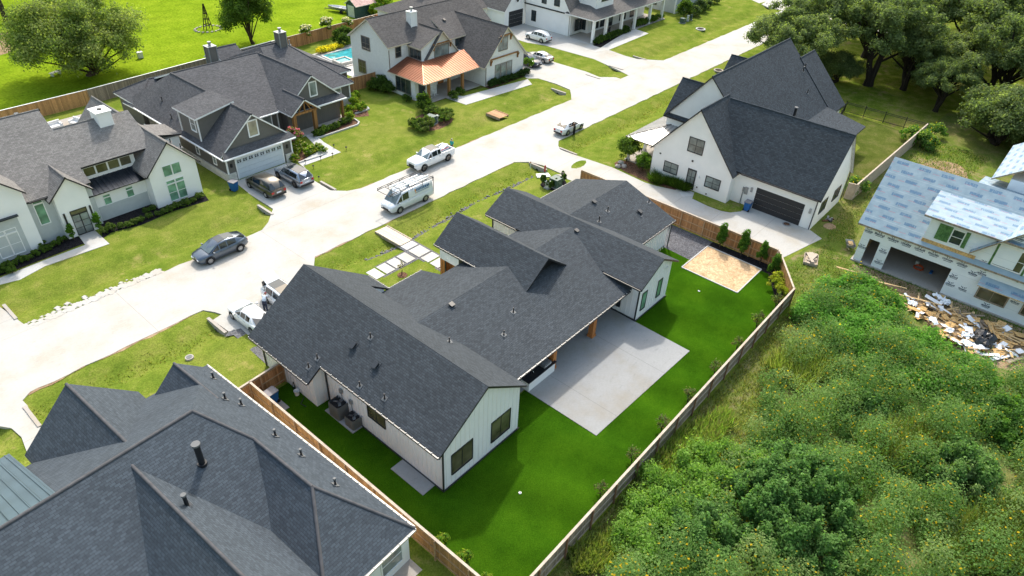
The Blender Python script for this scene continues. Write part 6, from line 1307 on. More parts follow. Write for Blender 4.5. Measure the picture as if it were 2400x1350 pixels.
o = leafcloud('flowering_weeds', np.vstack([mounds(430, LOT, (.5, 1.2), (.4, 1.7), 101), mounds(70, LOT, (.9, 1.7), (1.6, 3.0), 111)]), 380000, .082, WO, flat=.9, aspect=1.5, flowers=((.62, .42, .02), .03, .1), shell=.6, jit=.2, cvar=.16, seed=7); o['kind'] = 'stuff'
LEAFY = [(53.57, 10.54), (58.37, 8.49), (57.40, 4.68), (54.31, 1.58), (53.40, -3.91), (51.06, -4.37), (48.12, -1.57), (47.34, 1.82), (49.07, 6.30), (49.54, 9.67)]
o = leafcloud('leafy_weeds', mounds(150, LEAFY, (.5, 1.1), (.9, 1.7), 103), 90000, .12, [(.085, .19, .03), (.11, .22, .04), (.07, .16, .025)], flat=.8, aspect=2.0, shell=.5, jit=.2, seed=8); o['kind'] = 'stuff'
SOFT = [(25.97, 10.76), (29.18, 10.22), (31.67, 9.09), (33.93, 5.62), (30.21, 4.78), (24.91, 5.44), (21.46, 7.27), (22.03, 9.37)]
o = leafcloud('feathery_weeds', mounds(110, SOFT, (.4, .8), (.7, 1.5), 104), 75000, .08, [(.12, .21, .04), (.15, .235, .055), (.1, .18, .032)], flat=.3, aspect=2.4, shell=.3, jit=.3, seed=9); o['kind'] = 'stuff'
def bigweed(label, p, R3, nc, nl, cols, seed, leaf=.105):
    t = thing('tall_weed_shrub', label, 'shrub', (*p, 0)); q = np.random.default_rng(seed); a = q.uniform(0, 6.283, nc); rr = np.sqrt(q.random(nc)); x = rr*np.cos(a)*R3[0]; y = rr*np.sin(a)*R3[1]
    z = R3[2]*(1-.75*rr**2)*(.8+.35*q.random(nc)); s = q.uniform(.28, .5, nc)
    C = np.stack([x, y, z*.7, s, s, z*.35], 1); leafcloud('foliage', C, nl, leaf, cols, t, flat=.55, aspect=1.9, shell=.4, jit=.22, zmin=.1, seed=seed, cvar=.28)
    g = MB()
    for i in range(0, nc, 3): g.tube([(x[i]*.4, y[i]*.4, -.05), (x[i], y[i], z[i]*.9)], [.04, .012], 5)
    g.build('stem', 'bark', t); return t
DK = [(.065, .135, .035), (.082, .155, .042), (.055, .115, .03), (.1, .175, .052)]
bigweed('huge dark green feathery shrub at the bottom of the overgrown lot', (31.25, 2.75), (5.4, 4.2, 3.0), 170, 120000, DK, 201, .1)
bigweed('dark green shrub at the bottom edge left of the huge shrub', (25.65, 5.84), (2.6, 2.4, 2.2), 60, 34000, DK+[(.07, .13, .04)], 202)
bigweed('bushy green shrub in the lower right corner', (41.08, -4.09), (3.0, 2.8, 2.6), 70, 40000, DK+WO, 203)
bigweed('mid green shrub at the right edge below the debris', (48.57, -5.67), (2.6, 2.4, 2.2), 55, 28000, DK+GB, 204)
bigweed('tangled shrub in the middle of the flowering weeds', (43.04, 2.59), (2.2, 2.0, 1.7), 50, 24000, DK+WO, 205)
# grass tufts over the lot and along fences
def scat_tufts(name, P, n, h, cols, seed, w_=.05, lean=.45):
    x, y = scatter(n, P, seed); o = tufts(name, np.stack([x, y, np.zeros(len(x))], 1), h, w_, cols, lean, seed); o['kind'] = 'stuff'
TG = [(.16, .2, .045), (.2, .21, .07), (.27, .23, .11), (.12, .16, .03)]
scat_tufts('tall_grass', [(15, 11), (51, 11), (54, 9.5), (52, 6.5), (40, 7.5), (28, 7), (18, 6.8)], 14000, .26, TG, 301)
scat_tufts('tall_grass', [(51, 11), (57, 13.8), (64, 12.6), (62, 9.5), (58, 7.5), (52, 8)], 4000, .14, GB+TG, 302)
scat_tufts('tall_grass', [(64, 12.9), (74.5, 14.4), (76, 12.5), (66, 10.6)], 2200, .12, GB+TG, 303)
scat_tufts('tall_grass', [(76, 13.2), (99, 12.5), (99, 5), (86, 6), (76, 11)], 5000, .2, GB+TG, 304, .07)
scat_tufts('tall_grass', [(61.5, 9.3), (62.6, 9.3), (62.6, -6), (61.0, -6), (60.9, 3)], 1200, .22, GB, 305)
for i_, (P_, n_, h_, c_) in enumerate((([(26.52, 11.11), (32.54, 10.87), (36.41, 9.63), (35.34, 8.44), (29.33, 9.05), (25.89, 9.47)], 5000, .7, [(.16, .26, .05), (.2, .28, .08), (.26, .26, .12)]), ([(42.58, 9.53), (48.13, 8.03), (46.52, 5.38), (41.50, 6.07)], 3500, 1.1, [(.2, .26, .07), (.26, .28, .12), (.16, .22, .05)]), ([(39.56, 1.71), (44.74, -1.00), (42.83, -2.88), (38.53, -0.84)], 3500, 1.3, [(.13, .19, .05), (.1, .16, .035), (.19, .19, .09)]), ([(36.27, -4.02), (42.09, -8.07), (36.34, -9.02), (32.96, -5.32)], 5000, 1.2, [(.12, .18, .045), (.095, .15, .035), (.17, .18, .07)]), ([(19.98, 11.21), (22.73, 9.85), (21.46, 7.27), (18.89, 10.08)], 3000, .6, [(.18, .25, .06), (.24, .26, .1)]))): scat_tufts('tall_grass', P_, n_, h_, c_, 400+i_, .07, .3)
k = shrub('wild_bush', 'x', 'shrub', (0, 0, 0), (1.3, 1.2, .9), 30, 2400, .13, WO+GB, (.3, .5), 68, flowers=((.6, .42, .03), .05, .12))
spread(k, [(97.01, 14.14), (95.89, 12.53), (96.01, 11.54), (76.85, 14.40), (100.79, 11.99)], ['wild bush left of the dirt patch behind the unfinished house', 'wild yellow flowering bush beside the tan fence', 'wild bush nearest the dirt patch', 'weed bush at the foot of the tan fence corner', 'wild bush under the low oak'], 'wild bushes by the tan fence')
# ================================================================ props
def bin_(label, loc, rz=0, body='binblue', lid='binlid'):
    t = thing('wheelie_bin', label, 'bin', (*loc, .03), rz); g = MB()
    loft(g, [[(-.26, -.28, .05), (.26, -.28, .05), (.26, .28, .05), (-.26, .28, .05)], [(-.33, -.36, 1.0), (.33, -.36, 1.0), (.33, .36, 1.0), (-.33, .36, 1.0)]], 0, False); g.poly([(-.26, -.28, .05), (-.26, .28, .05), (.26, .28, .05), (.26, -.28, .05)]); g.box(-.35, .35, -.38, .38, .93, 1.0); g.build('body', body, t)
    g = MB(); g.slab([(-.36, -.4, 1.07), (.36, -.4, 1.07), (.36, .4, 1.1), (-.36, .4, 1.1)], .06, 0, 0, 0); g.tube([(-.3, .42, 1.04), (.3, .42, 1.04)], .03, 8); g.build('lid', lid, t)
    for x in (-.28, .28): g = MB(); g.tube([(x-.04, .3, .14), (x+.04, .3, .14)], .13, 14); g.build('wheel', 'rubber', t)
    return t
bin_('blue wheelie bin on the lawn beside the olive grey minivan', (29.52, 61.69), .3); bin_('blue wheelie bin left of the black garage door', (64.4, 21.3), 1.6); bin_('blue wheelie bin with grey lid inside the side fence corner', (15.2, 33.1), -1.5)
def ac(label, loc, s_, h):
    t = thing('air_conditioner', label, 'air conditioner', (*loc, .08)); g = MB(); r = .12; P = []
    for cx, cy, a0 in ((s_-r, s_-r, 0), (-s_+r, s_-r, 90), (-s_+r, -s_+r, 180), (s_-r, -s_+r, 270)):
        for k in range(4): a = R(a0+k*30); P.append((cx+r*math.cos(a), cy+r*math.sin(a)))
    loft(g, [[(x, y, z) for x, y in P] for z in (0, h-.1)]+[[(x*.93, y*.93, h) for x, y in P]], 0, True); g.build('cabinet', 'acgrey', t)
    g = MB(); g.tube([(0, 0, h-.12), (0, 0, h-.1)], s_*.85, 24, 0, True); g.build('fan_recess', 'trimb', t)
    g = MB()
    for k in range(3): a = k*2.09; g.obox((math.cos(a)*s_*.4, math.sin(a)*s_*.4, h-.05), (math.cos(a)*s_*.35, math.sin(a)*s_*.35, 0), (-math.sin(a)*.1, math.cos(a)*.1, .03), (0, 0, .005))
    g.build('fan', 'steel', t); g = MB()
    for k in range(7):
        q = s_*.9*(k+1)/7; g.tube([(q*math.cos(a), q*math.sin(a), h+.015) for a in [i*.393 for i in range(17)]], .008, 4, 0, False)
    for k in range(8): a = k*.785; g.tube([(0, 0, h+.02), (math.cos(a)*s_*.9, math.sin(a)*s_*.9, h+.02)], .008, 4)
    g.build('grille', 'plasticb', t)
ac('taller grey air conditioner on the concrete pad by the side wall', (17.72, 28.9), .55, 1.15); ac('shorter grey air conditioner on the pad nearer the side window', (17.75, 27.45), .46, .82)
def bucket(label, loc):
    t = thing('bucket', label, 'bucket', (*loc, .06)); g = MB(); loft(g, [[(r*math.cos(a), r*math.sin(a), z) for a in [k*.524 for k in range(12)]] for r, z in ((.15, 0), (.19, .4), (.2, .41), (.17, .4))], 0, True); g.poly([(.15*math.cos(k*.524), .15*math.sin(k*.524), .02) for k in range(12)]); g.build('pail', 'trimw', t)
    g = MB(); g.tube([(.19*math.cos(a), .02, .38-.14*math.sin(a)) for a in [k*.314 for k in range(11)]], .008, 5); g.build('handle', 'steel', t)
bucket('white plastic bucket on the artificial grass by the pink lit wall', (16.75, 32.5))
g = MB(); g.tube([(16.9, 32.9, .06), (16.75, 33.0, .5), (16.95, 33.1, .75), (17.0, 33.1, .1)], .03, 8); g.tube([(16.9, 31.9, .1), (16.4, 31.6, .07), (16.5, 31.1, .07)], .03, 6); tag(g.build('hose_reel', 'plasticb', None), 'black garden hose lying by the white bucket', 'hose')
# outdoor kitchen
t = thing('outdoor_kitchen', 'white outdoor kitchen island with black counter and grill under the back porch', 'kitchen', (29.6, 21.3, .05)); g = MB(); g.box(-1.5, 1.5, -.4, .4, 0, .86); g.build('cabinet', 'batten', t); g = MB(); g.box(-1.58, 1.6, -.47, .5, .86, .93); g.build('counter', 'trimb', t)
g = MB(); g.box(.35, 1.15, -.3, .32, .93, 1.18); g.build('grill', 'steel', t); g = MB(); g.tube([(.4, -.34, 1.08), (1.1, -.34, 1.08)], .02, 8); g.build('grill_handle', 'chrome', t); g = MB(); g.tube([(-.7, .1, .93), (-.7, .1, 1.25), (-.7, -.05, 1.3), (-.7, -.12, 1.2)], .02, 8); g.build('tap', 'chrome', t); g = MB(); g.box(-1.05, -.35, -.25, .2, .93, .934); g.build('sink', 'plasticb', t)
# footbridges
def bridge(label, x0, x1, y0, y1, mat, z=.12):
    t = thing('footbridge', label, 'footbridge', ((x0+x1)/2, (y0+y1)/2, 0)); o = t.location; g = MB(); n = int((y1-y0)/.15)
    for i in range(n): a = y0+(y1-y0)*i/n; g.box(x0, x1, a+.006, a+(y1-y0)/n-.006, z-.04, z)
    g.build('deck', mat, t, o)
    for x in (x0, x1-.08): q = MB(); q.box(x, x+.08, y0, y1, z-.3, z-.045); q.build('side_beam', 'boardg', t, o); q = MB(); q.box(x, x+.08, y0, y1, z+.003, z+.06); q.build('kerb_rail', mat, t, o)
bridge('pale wooden footbridge leading from the street to the stepping slabs', 34.35, 35.9, 41.7, 45.25, 'deck'); bridge('tan wooden footbridge over the ditch before the copper porch house', 63.3, 65.1, 55.2, 57.6, 'deckred', .18)
# utility boxes
def cabinet(label, loc, dx, dy, h, mat, rz=0, name='utility_cabinet', cat='utility box'):
    t = thing(name, label, cat, (*loc, 0), rz); g = MB(); g.box(-dx, dx, -dy, dy, .1, h-.12); g.build('housing', mat, t); g = MB(); g.box(-dx-.04, dx+.04, -dy-.04, dy+.04, h-.12, h, 0); g.build('top', mat, t); g = MB(); g.box(-dx-.12, dx+.12, -dy-.12, dy+.12, 0, .1); g.build('base', 'patio', t); g = MB(); g.box(-.06, .06, -dy-.05, -dy, h*.45, h*.6); g.build('latch', 'steel', t); return t
cabinet('green transformer cabinet in the ring of small conifers', (54.15, 38.80), .5, .5, 1.05, 'utilgreen'); cabinet('beige telecom pedestal left of the green transformer cabinet', (53.21, 39.18), .2, .2, .85, 'utilwhite'); cabinet('green transformer cabinet among shrubs before the copper porch house', (56.04, 60.33), .55, .55, 1.05, 'utilgreen', .2)
cabinet('pale pedestal beside the green cabinet on the shrub island', (57.23, 60.33), .16, .16, .8, 'utilwhite'); cabinet('dark utility box near the ditch at the porch house', (123.05, 62.23), .4, .4, .9, 'utilgreen'); cabinet('slim pale post box right of the dark utility box', (124.89, 62.17), .16, .16, 1.1, 'utilwhite'); cabinet('slim green post right of the pale post box', (126.23, 62.17), .16, .16, 1.0, 'utilgreen')
cabinet('weathered wooden meter post behind the green transformer cabinet', (55.79, 39.13), .1, .1, 1.0, 'boardg', 0, 'meter_post', 'post')
sheet('utility_lid', [(55.6, 40.6), (54.3, 41.5), (54.9, 42.2), (56.1, 41.4)], .03, 'utilwhite', .06)
t = thing('hydrant_marker', 'red marker post beside the culvert of the long drive', 'marker', (*(56.09, 41.86), 0)); g = MB(); g.tube([(0, 0, 0), (0, 0, .6)], .09, 10); g.build('post', 'red', t); g = MB(); g.tube([(0, 0, .55), (0, 0, .78)], [.14, .05], 10); g.tube([(-.16, 0, .45), (.16, 0, .45)], .05, 8); g.build('cap', 'red', t)
t = thing('marker_stake', 'short pale marker stake at the culvert by the street', 'marker', (*(55.48, 43.48), 0)); g = MB(); g.box(-.04, .04, -.04, .04, 0, .9); g.build('stake', 'utilwhite', t); g = MB(); g.box(-.05, .05, -.05, .05, .7, .85); g.build('band', 'amber', t)
def cover(label, loc, r, mat='patio', inner='steel'):
    t = thing('manhole', label, 'manhole', (*loc, .0)); g = MB(); g.tube([(0, 0, -.1), (0, 0, .07)], r, 24); g.build('ring', mat, t); g = MB(); g.tube([(0, 0, .05), (0, 0, .085)], r*.72, 24); g.build('lid', inner, t)
cover('round concrete manhole in the verge behind the right farmhouse', (103.32, 44.54), .75, 'porch', 'barkd'); cover('square edged drain inlet in the ditch by the porch house', (122.18, 57.88), .9, 'slab', 'barkd'); cover('grey round lid in the lawn beyond the near roof', (13.63, 41.42), .3, 'porch', 'acgrey'); cover('rust stained drain cover on the garage apron', (64.66, 17.04), .42, 'patio', 'mulchb')
# pool
def pool():
    sheet('pool_terrace', [(59.4, 80), (59.6, 92.2), (71, 92.4), (71, 80)], .03, 'slab', .1)
    t = thing('swimming_pool', 'turquoise swimming pool with raised white spa behind the copper porch house', 'pool', (65, 87, 0)); o = t.location
    g = MB(); g.slab([(61.6, 84.5, .06), (61.9, 90.6, .06), (69.5, 90.8, .06), (69.5, 84.5, .06)], .03, 0, 0, 0); g.build('water', 'water', t, o)
    g = MB()
    for a, b in (((61.5, 90.75), (69.6, 90.95)), ((61.4, 84.3), (61.7, 90.8)), ((61.4, 84.3), (69.6, 84.3))): g.beam((*a, .09), (*b, .09), .4, .1)
    g.build('coping', 'slab', t, o)
    g = MB()
    for a, b in (((61, 84.9), (61.2, 87)), ((61, 84.9), (63.3, 84.8)), ((63.3, 84.8), (63.4, 87)), ((61.2, 87), (63.4, 87))): g.beam((*a, .25), (*b, .25), .35, .5)
    g.build('spa_wall', 'slab', t, o); g = MB(); g.poly([(61.1, 85, .38), (63.2, 85, .38), (63.3, 86.9, .38), (61.3, 86.9, .38)]); g.build('spa_water', 'water', t, o)
pool()
# patio sofas behind the modern house
def sofa(label, loc, rz, L):
    t = thing('outdoor_sofa', label, 'sofa', (*loc, .05), rz); g = MB(); g.box(-L/2, L/2, -.42, .42, .08, .42); g.build('seat', 'cushion', t); g = MB(); g.box(-L/2, L/2, .3, .46, .423, .85); g.build('backrest', 'cushion', t)
    for s_ in (-1, 1): g = MB(); g.box(*sorted((s_*L/2, s_*(L/2-.18))), -.42, .29, .423, .62); g.build('arm', 'cushion', t)
sheet('patio', [(18, 79), (18, 91.5), (27.2, 91.8), (27.2, 79)], .03, 'porch', .1)
sofa('white outdoor sofa nearest the taller ridge of the modern house', (22.6, 89.3), .1, 2.3); sofa('long white outdoor sofa beside the grey gable roof', (25.3, 88), -1.3, 3.0)
t = thing('patio_table', 'low white table between the outdoor sofas', 'table', (23.6, 86.8, .05)); g = MB(); g.box(-.7, .7, -.4, .4, .36, .42); g.build('tabletop', 'trimw', t)
for x in (-.6, .6):
    for y in (-.32, .32): g = MB(); g.box(x-.04, x+.04, y-.04, y+.04, 0, .36); g.build('leg', 'trimw', t)
# chairs on porches
def rocker(label, loc, rz, mat, group=None):
    t = thing('rocking_chair', label, 'chair', (*loc, .1), rz, group)
    g = MB(); g.box(-.27, .27, -.25, .25, .4, .44); g.build('seat', mat, t); g = MB()
    for i in range(6): x = -.22+i*.088; g.obox((x, .3, .8), (.026, 0, 0), (0, .01, 0), (0, .07, .38))
    g.box(-.27, .27, .33, .39, 1.12, 1.2); g.build('backrest', mat, t)
    for s_ in (-1, 1): g = MB(); g.tube([(s_*.28, -.5, .1), (s_*.28, -.2, .02), (s_*.28, .2, .02), (s_*.28, .55, .12)], .025, 6); g.box(*sorted((s_*.25, s_*.33)), -.28, .3, .62, .66); g.build('rocker', mat, t); 
    for x in (-.27, .27):
        for y in (-.23, .23): g = MB(); g.box(x-.025, x+.025, y-.025, y+.025, .04, .62); g.build('leg', mat, t)
sheet('porch_floor', [(60, 65.3), (70.7, 65.3), (70.7, 69.7), (63.7, 69.7), (63.7, 67.3), (60, 67.3)], .07, 'porch', .12); sheet('porch_floor', [(41, 67.8), (49.6, 68.4), (49.6, 70.4), (44.4, 70.9), (41, 70.9)], .06, 'porch', .12); sheet('porch_floor', [(99, 65.8), (123, 65.9), (123, 71), (99.3, 71.4)], .06, 'porch', .12); sheet('porch_floor', [(65.3, 34.6), (65.3, 37.3), (88, 37.3), (88, 34.6)], .06, 'porch', .12)
rocker('white rocking chair on the copper roofed porch, nearer the front door', (62.9, 66.9), .3, 'trimw', 'rocking chairs'); rocker('white rocking chair on the copper roofed porch, at the corner post', (61.5, 66.6), .5, 'trimw', 'rocking chairs')
rocker('dark chair on the white columned porch, nearer the corner', (104.4, 67.2), 3.3, 'trimb', 'dark porch chairs'); rocker('dark chair on the white columned porch, further from the corner', (105.9, 67.6), 3.0, 'trimb', 'dark porch chairs')
# shed, boat, derrick in the pasture
t = thing('garden_shed', 'dark green shed with pale roof in the pasture', 'shed', (80.6, 104.6, 0)); g = MB(); M['shedgreen'] = lapped('dark green siding', (.03, .07, .065)); g.prism([(-2, -1.4, 0), (-2, 1.4, 0), (-2, 1.4, 2.1), (-2, 0, 3.0), (-2, -1.4, 2.1)], (4.4, 0, 0)); g.build('wall', 'shedgreen', t)
g = MB(); g.slab([(-2.2, 0, 3.15), (2.6, 0, 3.15), (2.6, -1.65, 2.1), (-2.2, -1.65, 2.1)], .08, 0, 1, 1); g.slab([(-2.2, 0, 3.15), (2.6, 0, 3.15), (2.6, 1.65, 2.1), (-2.2, 1.65, 2.1)], .08, 0, 1, 1); g.build('roof', [plain('faded red roof sheet', (.45, .28, .25), .6, var=.4, scale=2), 'trimw'], t); g = MB(); g.box(-2.06, -2.01, -.9, .9, .05, 2.0); g.build('door', 'utilwhite', t)
t = thing('boat', 'grey aluminium boat on a trailer beside the shed', 'boat', (79.2, 108.4, 0), 1.9); g = MB(); loft(g, [[(x, -w_, .95), (x, -w_*.75, .45), (x, 0, k), (x, w_*.75, .45), (x, w_, .95), (x, w_*.85, .95), (x, 0, k+.12), (x, -w_*.85, .95)] for x, w_, k in ((-2.4, .8, .4), (-.5, .85, .38), (1.2, .7, .42), (2.2, .35, .6), (2.7, .06, .85))], 0, False); g.build('hull', 'steel', t)
for x in (-1.4, .1): g = MB(); g.box(x-.15, x+.15, -.65, .65, .75, .8); g.build('bench', 'utilwhite', t)
g = MB(); g.beam((-2.2, 0, .3), (3.6, 0, .3), .1, .1); g.beam((-.6, -.9, .3), (-.6, .9, .3), .1, .1); g.build('trailer', 'plasticb', t)
for y in (-.95, .95): g = MB(); g.tube([(-.6, y-.08, .3), (-.6, y+.08, .3)], .3, 14); g.build('wheel', 'rubber', t)
t = thing('timber_derrick', 'narrow timber pyramid frame standing in the bright pasture', 'frame', (56.2, 114, 0)); t.scale = (.6, .6, .88)
for x, y in ((-.9, -.8), (.9, -.8), (.9, .8), (-.9, .8)): g = MB(); g.beam((x, y, 0), (x*.08, y*.08, 4.6), .16, .16); g.build('leg', 'barkd', t)
g = MB()
for z in (.9, 1.9, 2.9):
    k = 1-z/4.6*.92; P = [(-.9*k, -.8*k), (.9*k, -.8*k), (.9*k, .8*k), (-.9*k, .8*k)]
    for i in range(4): g.beam((*P[i], z), (*P[(i+1) % 4], z), .1, .1); 
    g.beam((*P[0], z), (*[q*(1-(z+1)/4.6*.92)/k for q in P[1]], z+1), .08, .08)
g.build('brace', 'barkd', t); g = MB()
for i in range(18): a = i*.349; g.obox((2.1*math.cos(a), 1.9*math.sin(a), .06), (.18, .05, 0), (-.05, .12, 0), (0, 0, .09))
tag(g.build('stone_ring', 'porch', None), 'ring of edging stones around the timber frame in the pasture', 'stone ring').location = (56.2, 114, 0)
def junk(name, label, cat, loc, h, mat):
    t = thing(name, label, cat, (*loc, 0)); g = MB(); g.box(-.35, .35, -.25, .25, .1, h); g.build('body', mat, t); g = MB(); g.box(-.4, .4, -.3, .3, h, h+.06); g.build('top', 'trimw', t)
    for x in (-.28, .28): g = MB(); g.box(x-.04, x+.04, -.2, .2, 0, .1); g.build('foot', 'plasticb', t)
junk('well_pump', 'small pale pump housing at the right side of the spreading tree', 'pump', (41.55, 107.05), .9, 'utilwhite')
t = thing('lawn_bench', 'slatted pale bench lying in the shade of the spreading tree', 'bench', (*(30.13, 107.74), 0), .4); g = MB()
for i in range(4): g.box(-.8, .8, -.3+i*.17, -.18+i*.17, .42, .46)
g.build('seat', 'utilwhite', t)
for x in (-.6, .6): g = MB(); g.box(x-.04, x+.04, -.28, .3, 0, .42); g.build('leg', 'utilwhite', t)
# playground far right
t = thing('playground_slide', 'teal playground slide glimpsed between the oaks', 'slide', (*(176.23, 26.36), 0), .6); M['teal'] = plain('teal plastic', (.02, .3, .27), .4); g = MB(); loft(g, [[(x, -.35, z+.25), (x, -.3, z), (x, .3, z), (x, .35, z+.25), (x, .36, z+.2), (x, .3, z-.06), (x, -.3, z-.06), (x, -.36, z+.2)] for x, z in ((0, 2.4), (.6, 2.3), (1.8, 1.2), (2.8, .5), (3.4, .35))], 0, True); g.build('chute', 'teal', t)
for x, y in ((-.1, -.4), (-.1, .4), (-1.3, -.4), (-1.3, .4)): g = MB(); g.box(x-.06, x+.06, y-.06, y+.06, 0, 3.2); g.build('post', 'teal', t)
g = MB(); g.box(-1.4, 0, -.5, .5, 2.3, 2.4); g.build('platform', 'board', t)
# building site
t = thing('wheelbarrow', 'grey wheelbarrow loaded with lumber scraps on the rough grass', 'wheelbarrow', (*(64.63, 10.74), 0), .5); g = MB(); loft(g, [[(-.5, -.3, .35), (.35, -.26, .3), (.35, .26, .3), (-.5, .3, .35)], [(-.7, -.42, .72), (.6, -.36, .66), (.6, .36, .66), (-.7, .42, .72)]], 0, False); g.poly([(-.5, -.3, .35), (-.5, .3, .35), (.35, .26, .3), (.35, -.26, .3)]); g.build('tray', 'steel', t)
g = MB(); g.tube([(.7, -.05, .2), (.7, .05, .2)], .2, 16); g.build('wheel', 'rubber', t)
for y in (-.3, .3): g = MB(); g.tube([(.7, y*.3, .2), (-.3, y, .33), (-1.2, y, .55)], .025, 6); g.tube([(-.4, y, .35), (-.45, y, 0)], .025, 6); g.build('handle', 'boardg', t)
g = MB(); g.box(-.35, .25, -.2, .2, .55, .7); g.build('load', 'board', t)
def plank(label, c, L, wd, az, z, mat, tilt=0, group='scrap boards', th=.025):
    g = MB(); d = Vector((math.cos(az)*math.cos(tilt), math.sin(az)*math.cos(tilt), math.sin(tilt))); sx = Vector((-math.sin(az), math.cos(az), 0)); n = d.cross(sx)
    g.obox((0, 0, 0), d*L/2, sx*wd/2, n*th/2); o = g.build('scrap_board', mat); o.location = (c[0], c[1], z); return tag(o, label, 'board', group)
rr = random.Random(12)
t = thing('scrap_crate', 'shallow wooden crate heaped with grey planks on the rough grass', 'crate', (*(59.70, 12.60), 0), .3); g = MB(); g.box(-.9, .9, -.6, .6, 0, .08); g.box(-.9, .9, -.62, -.58, .08, .3); g.box(-.9, .9, .58, .62, .08, .3); g.box(-.9, -.86, -.58, .58, .08, .3); g.box(.86, .9, -.58, .58, .08, .3); g.build('tray', 'fencecap', t)
for i in range(6): g = MB(); a = rr.uniform(-.5, .5); g.obox((rr.uniform(-.3, .3), rr.uniform(-.2, .2), .3+i*.05), (math.cos(a)*.75, math.sin(a)*.75, .04), (-math.sin(a)*.14, math.cos(a)*.14, 0), (0, 0, .02)); g.build('plank', 'fencecap', t)
t = thing('tool_pile', 'small heap of tools and bricks in the grass beside the white garage corner', 'tool heap', (*(68.61, 14.05), 0)); 
for i in range(7): g = MB(); a = rr.uniform(0, 3); g.obox((rr.uniform(-.5, .5), rr.uniform(-.4, .4), .08), (math.cos(a)*.3, math.sin(a)*.3, 0), (-math.sin(a)*.09, math.cos(a)*.09, 0), (0, 0, .06)); g.build('scrap', rr.choice(['steel', 'mulchb', 'boardg', 'plasticb']), t)
sheet('bare_patch', smooth([(66.9, 14.3), (68.4, 14.0), (68, 12.9), (66.8, 13.2)], 2), .013, 'dirt')
DEB = [(59.79, 4.12), (61.37, 2.06), (61.35, -1.36), (61.01, -4.64), (58.76, -5.32), (55.86, -3.73), (55.55, -1.95), (56.11, 0.08), (57.70, 2.84)]
dx_, dy_ = scatter(230, DEB, 77)
for i in range(len(dx_)):
    u = rr.random(); az = rr.uniform(0, 3.14)
    if u < .46: plank('bare lumber offcut in the debris pile before the unfinished house', (dx_[i], dy_[i]), rr.uniform(.5, 1.9), rr.uniform(.08, .2), az, .06+rr.random()*.4, rr.choice(['board', 'board', 'boardg']), rr.uniform(-.25, .25), 'lumber offcuts in the debris pile')
    elif u < .82: plank('strand board offcut in the debris pile before the unfinished house', (dx_[i], dy_[i]), rr.uniform(.4, 1.2), rr.uniform(.3, .7), az, .05+rr.random()*.3, 'osb', rr.uniform(-.3, .3), 'strand board offcuts in the debris pile')
    else: plank('white wrap scrap in the debris pile before the unfinished house', (dx_[i], dy_[i]), rr.uniform(.4, 1.3), rr.uniform(.2, .65), az, .14+rr.random()*.4, 'wrapw', rr.uniform(-.5, .5), 'white scraps in the debris pile')
for i in range(8):
    q = random.Random(40+i); n = 7; a, b = q.uniform(.5, 1.3), q.uniform(.4, .9); g = MB(); P = [[(a*(u/(n-1)-.5)+q.uniform(-.05, .05), b*(v/(n-1)-.5)+q.uniform(-.05, .05), q.uniform(0, .22)) for v in range(n)] for u in range(n)]
    g.mesh([p for r__ in P for p in r__], [(u*n+v, (u+1)*n+v, (u+1)*n+v+1, u*n+v+1) for u in range(n-1) for v in range(n-1)]); o = g.build('wrap_sheet', 'wrapw'); j = rr.randrange(len(dx_)); o.location = (dx_[j], dy_[j], rr.uniform(.3, .5)); o.rotation_euler = (0, 0, rr.uniform(0, 3)); tag(o, 'crumpled white wrap sheet on the debris pile', 'sheet', 'crumpled sheets on the debris')
plank('long pale timber lying in the weeds toward the debris pile', (60.18, 8.54), 3.6, .16, -1.25, .45, 'board', -.05); plank('second pale timber beside the ladder like offcuts', (60.05, 6.40), 4.2, .14, -1.3, .5, 'board', .03); plank('pale timber over the upper debris', (59.60, 3.00), 3.4, .14, -1.28, .6, 'board', 0)
plank('broad white board at the lower end of the debris', (57.04, -4.11), 2.6, .38, 2.6, .15, 'wrapw'); plank('grey plank in the right corner of the debris', (57.49, -5.08), 3.0, .3, 2.7, .2, 'boardg', .1); plank('white sheet panel in front of the black bags', (56.37, -1.93), 1.3, .9, .4, .3, 'wrapw', .1); plank('flat strand board panel at the garage corner', (61.91, 1.49), 1.6, .8, .6, .1, 'osb')
def bagp(label, loc, seed, s_):
    q = random.Random(seed); g = MB(); rg = []
    for i, (r_, z) in enumerate(((.1, 0), (.38, .06), (.46, .25), (.4, .45), (.22, .58), (.06, .66))): rg.append([(r_*math.cos(a)*(1+q.uniform(-.22, .22)), r_*math.sin(a)*(1+q.uniform(-.22, .22)), z+q.uniform(-.04, .04)) for a in [k*.524 for k in range(12)]])
    loft(g, rg, 0, False); o = g.build('rubbish_bag', 'bag'); o.location = (*loc, .15); o.scale = (s_,)*3; tag(o, label, 'rubbish bag', 'black rubbish bags')
for i, (p, l) in enumerate((((58.29, -2.19), 'black rubbish bag at the top of the black heap in the debris'), ((58.20, -2.71), 'black rubbish bag on the right of the black heap in the debris'), ((57.25, -2.62), 'black rubbish bag at the bottom of the black heap in the debris'), ((57.34, -2.20), 'black rubbish bag on the left of the black heap in the debris'))): bagp(l, p, i, 1.25)
g = MB(); q = random.Random(8)
for k in range(5): g.tube([(.45*(1+q.uniform(-.2, .2))*math.cos(a), .4*(1+q.uniform(-.2, .2))*math.sin(a), .03+k*.03) for a in [i*.42 for i in range(16)]], .022, 5)
o = g.build('extension_cord', 'orange'); o.location = (65.6, 4.6, .14); tag(o, 'coil of orange extension cord on the open garage floor', 'cord'); g = MB(); g.tube([(0, 0, 0), (0, 0, .3)], .16, 12); g.tube([(0, 0, .3), (0, 0, .36)], .18, 12); o = g.build('paint_pail', 'utilwhite'); o.location = (66.2, 4.9, .13); tag(o, 'pale pail behind the orange cord in the open garage', 'pail')
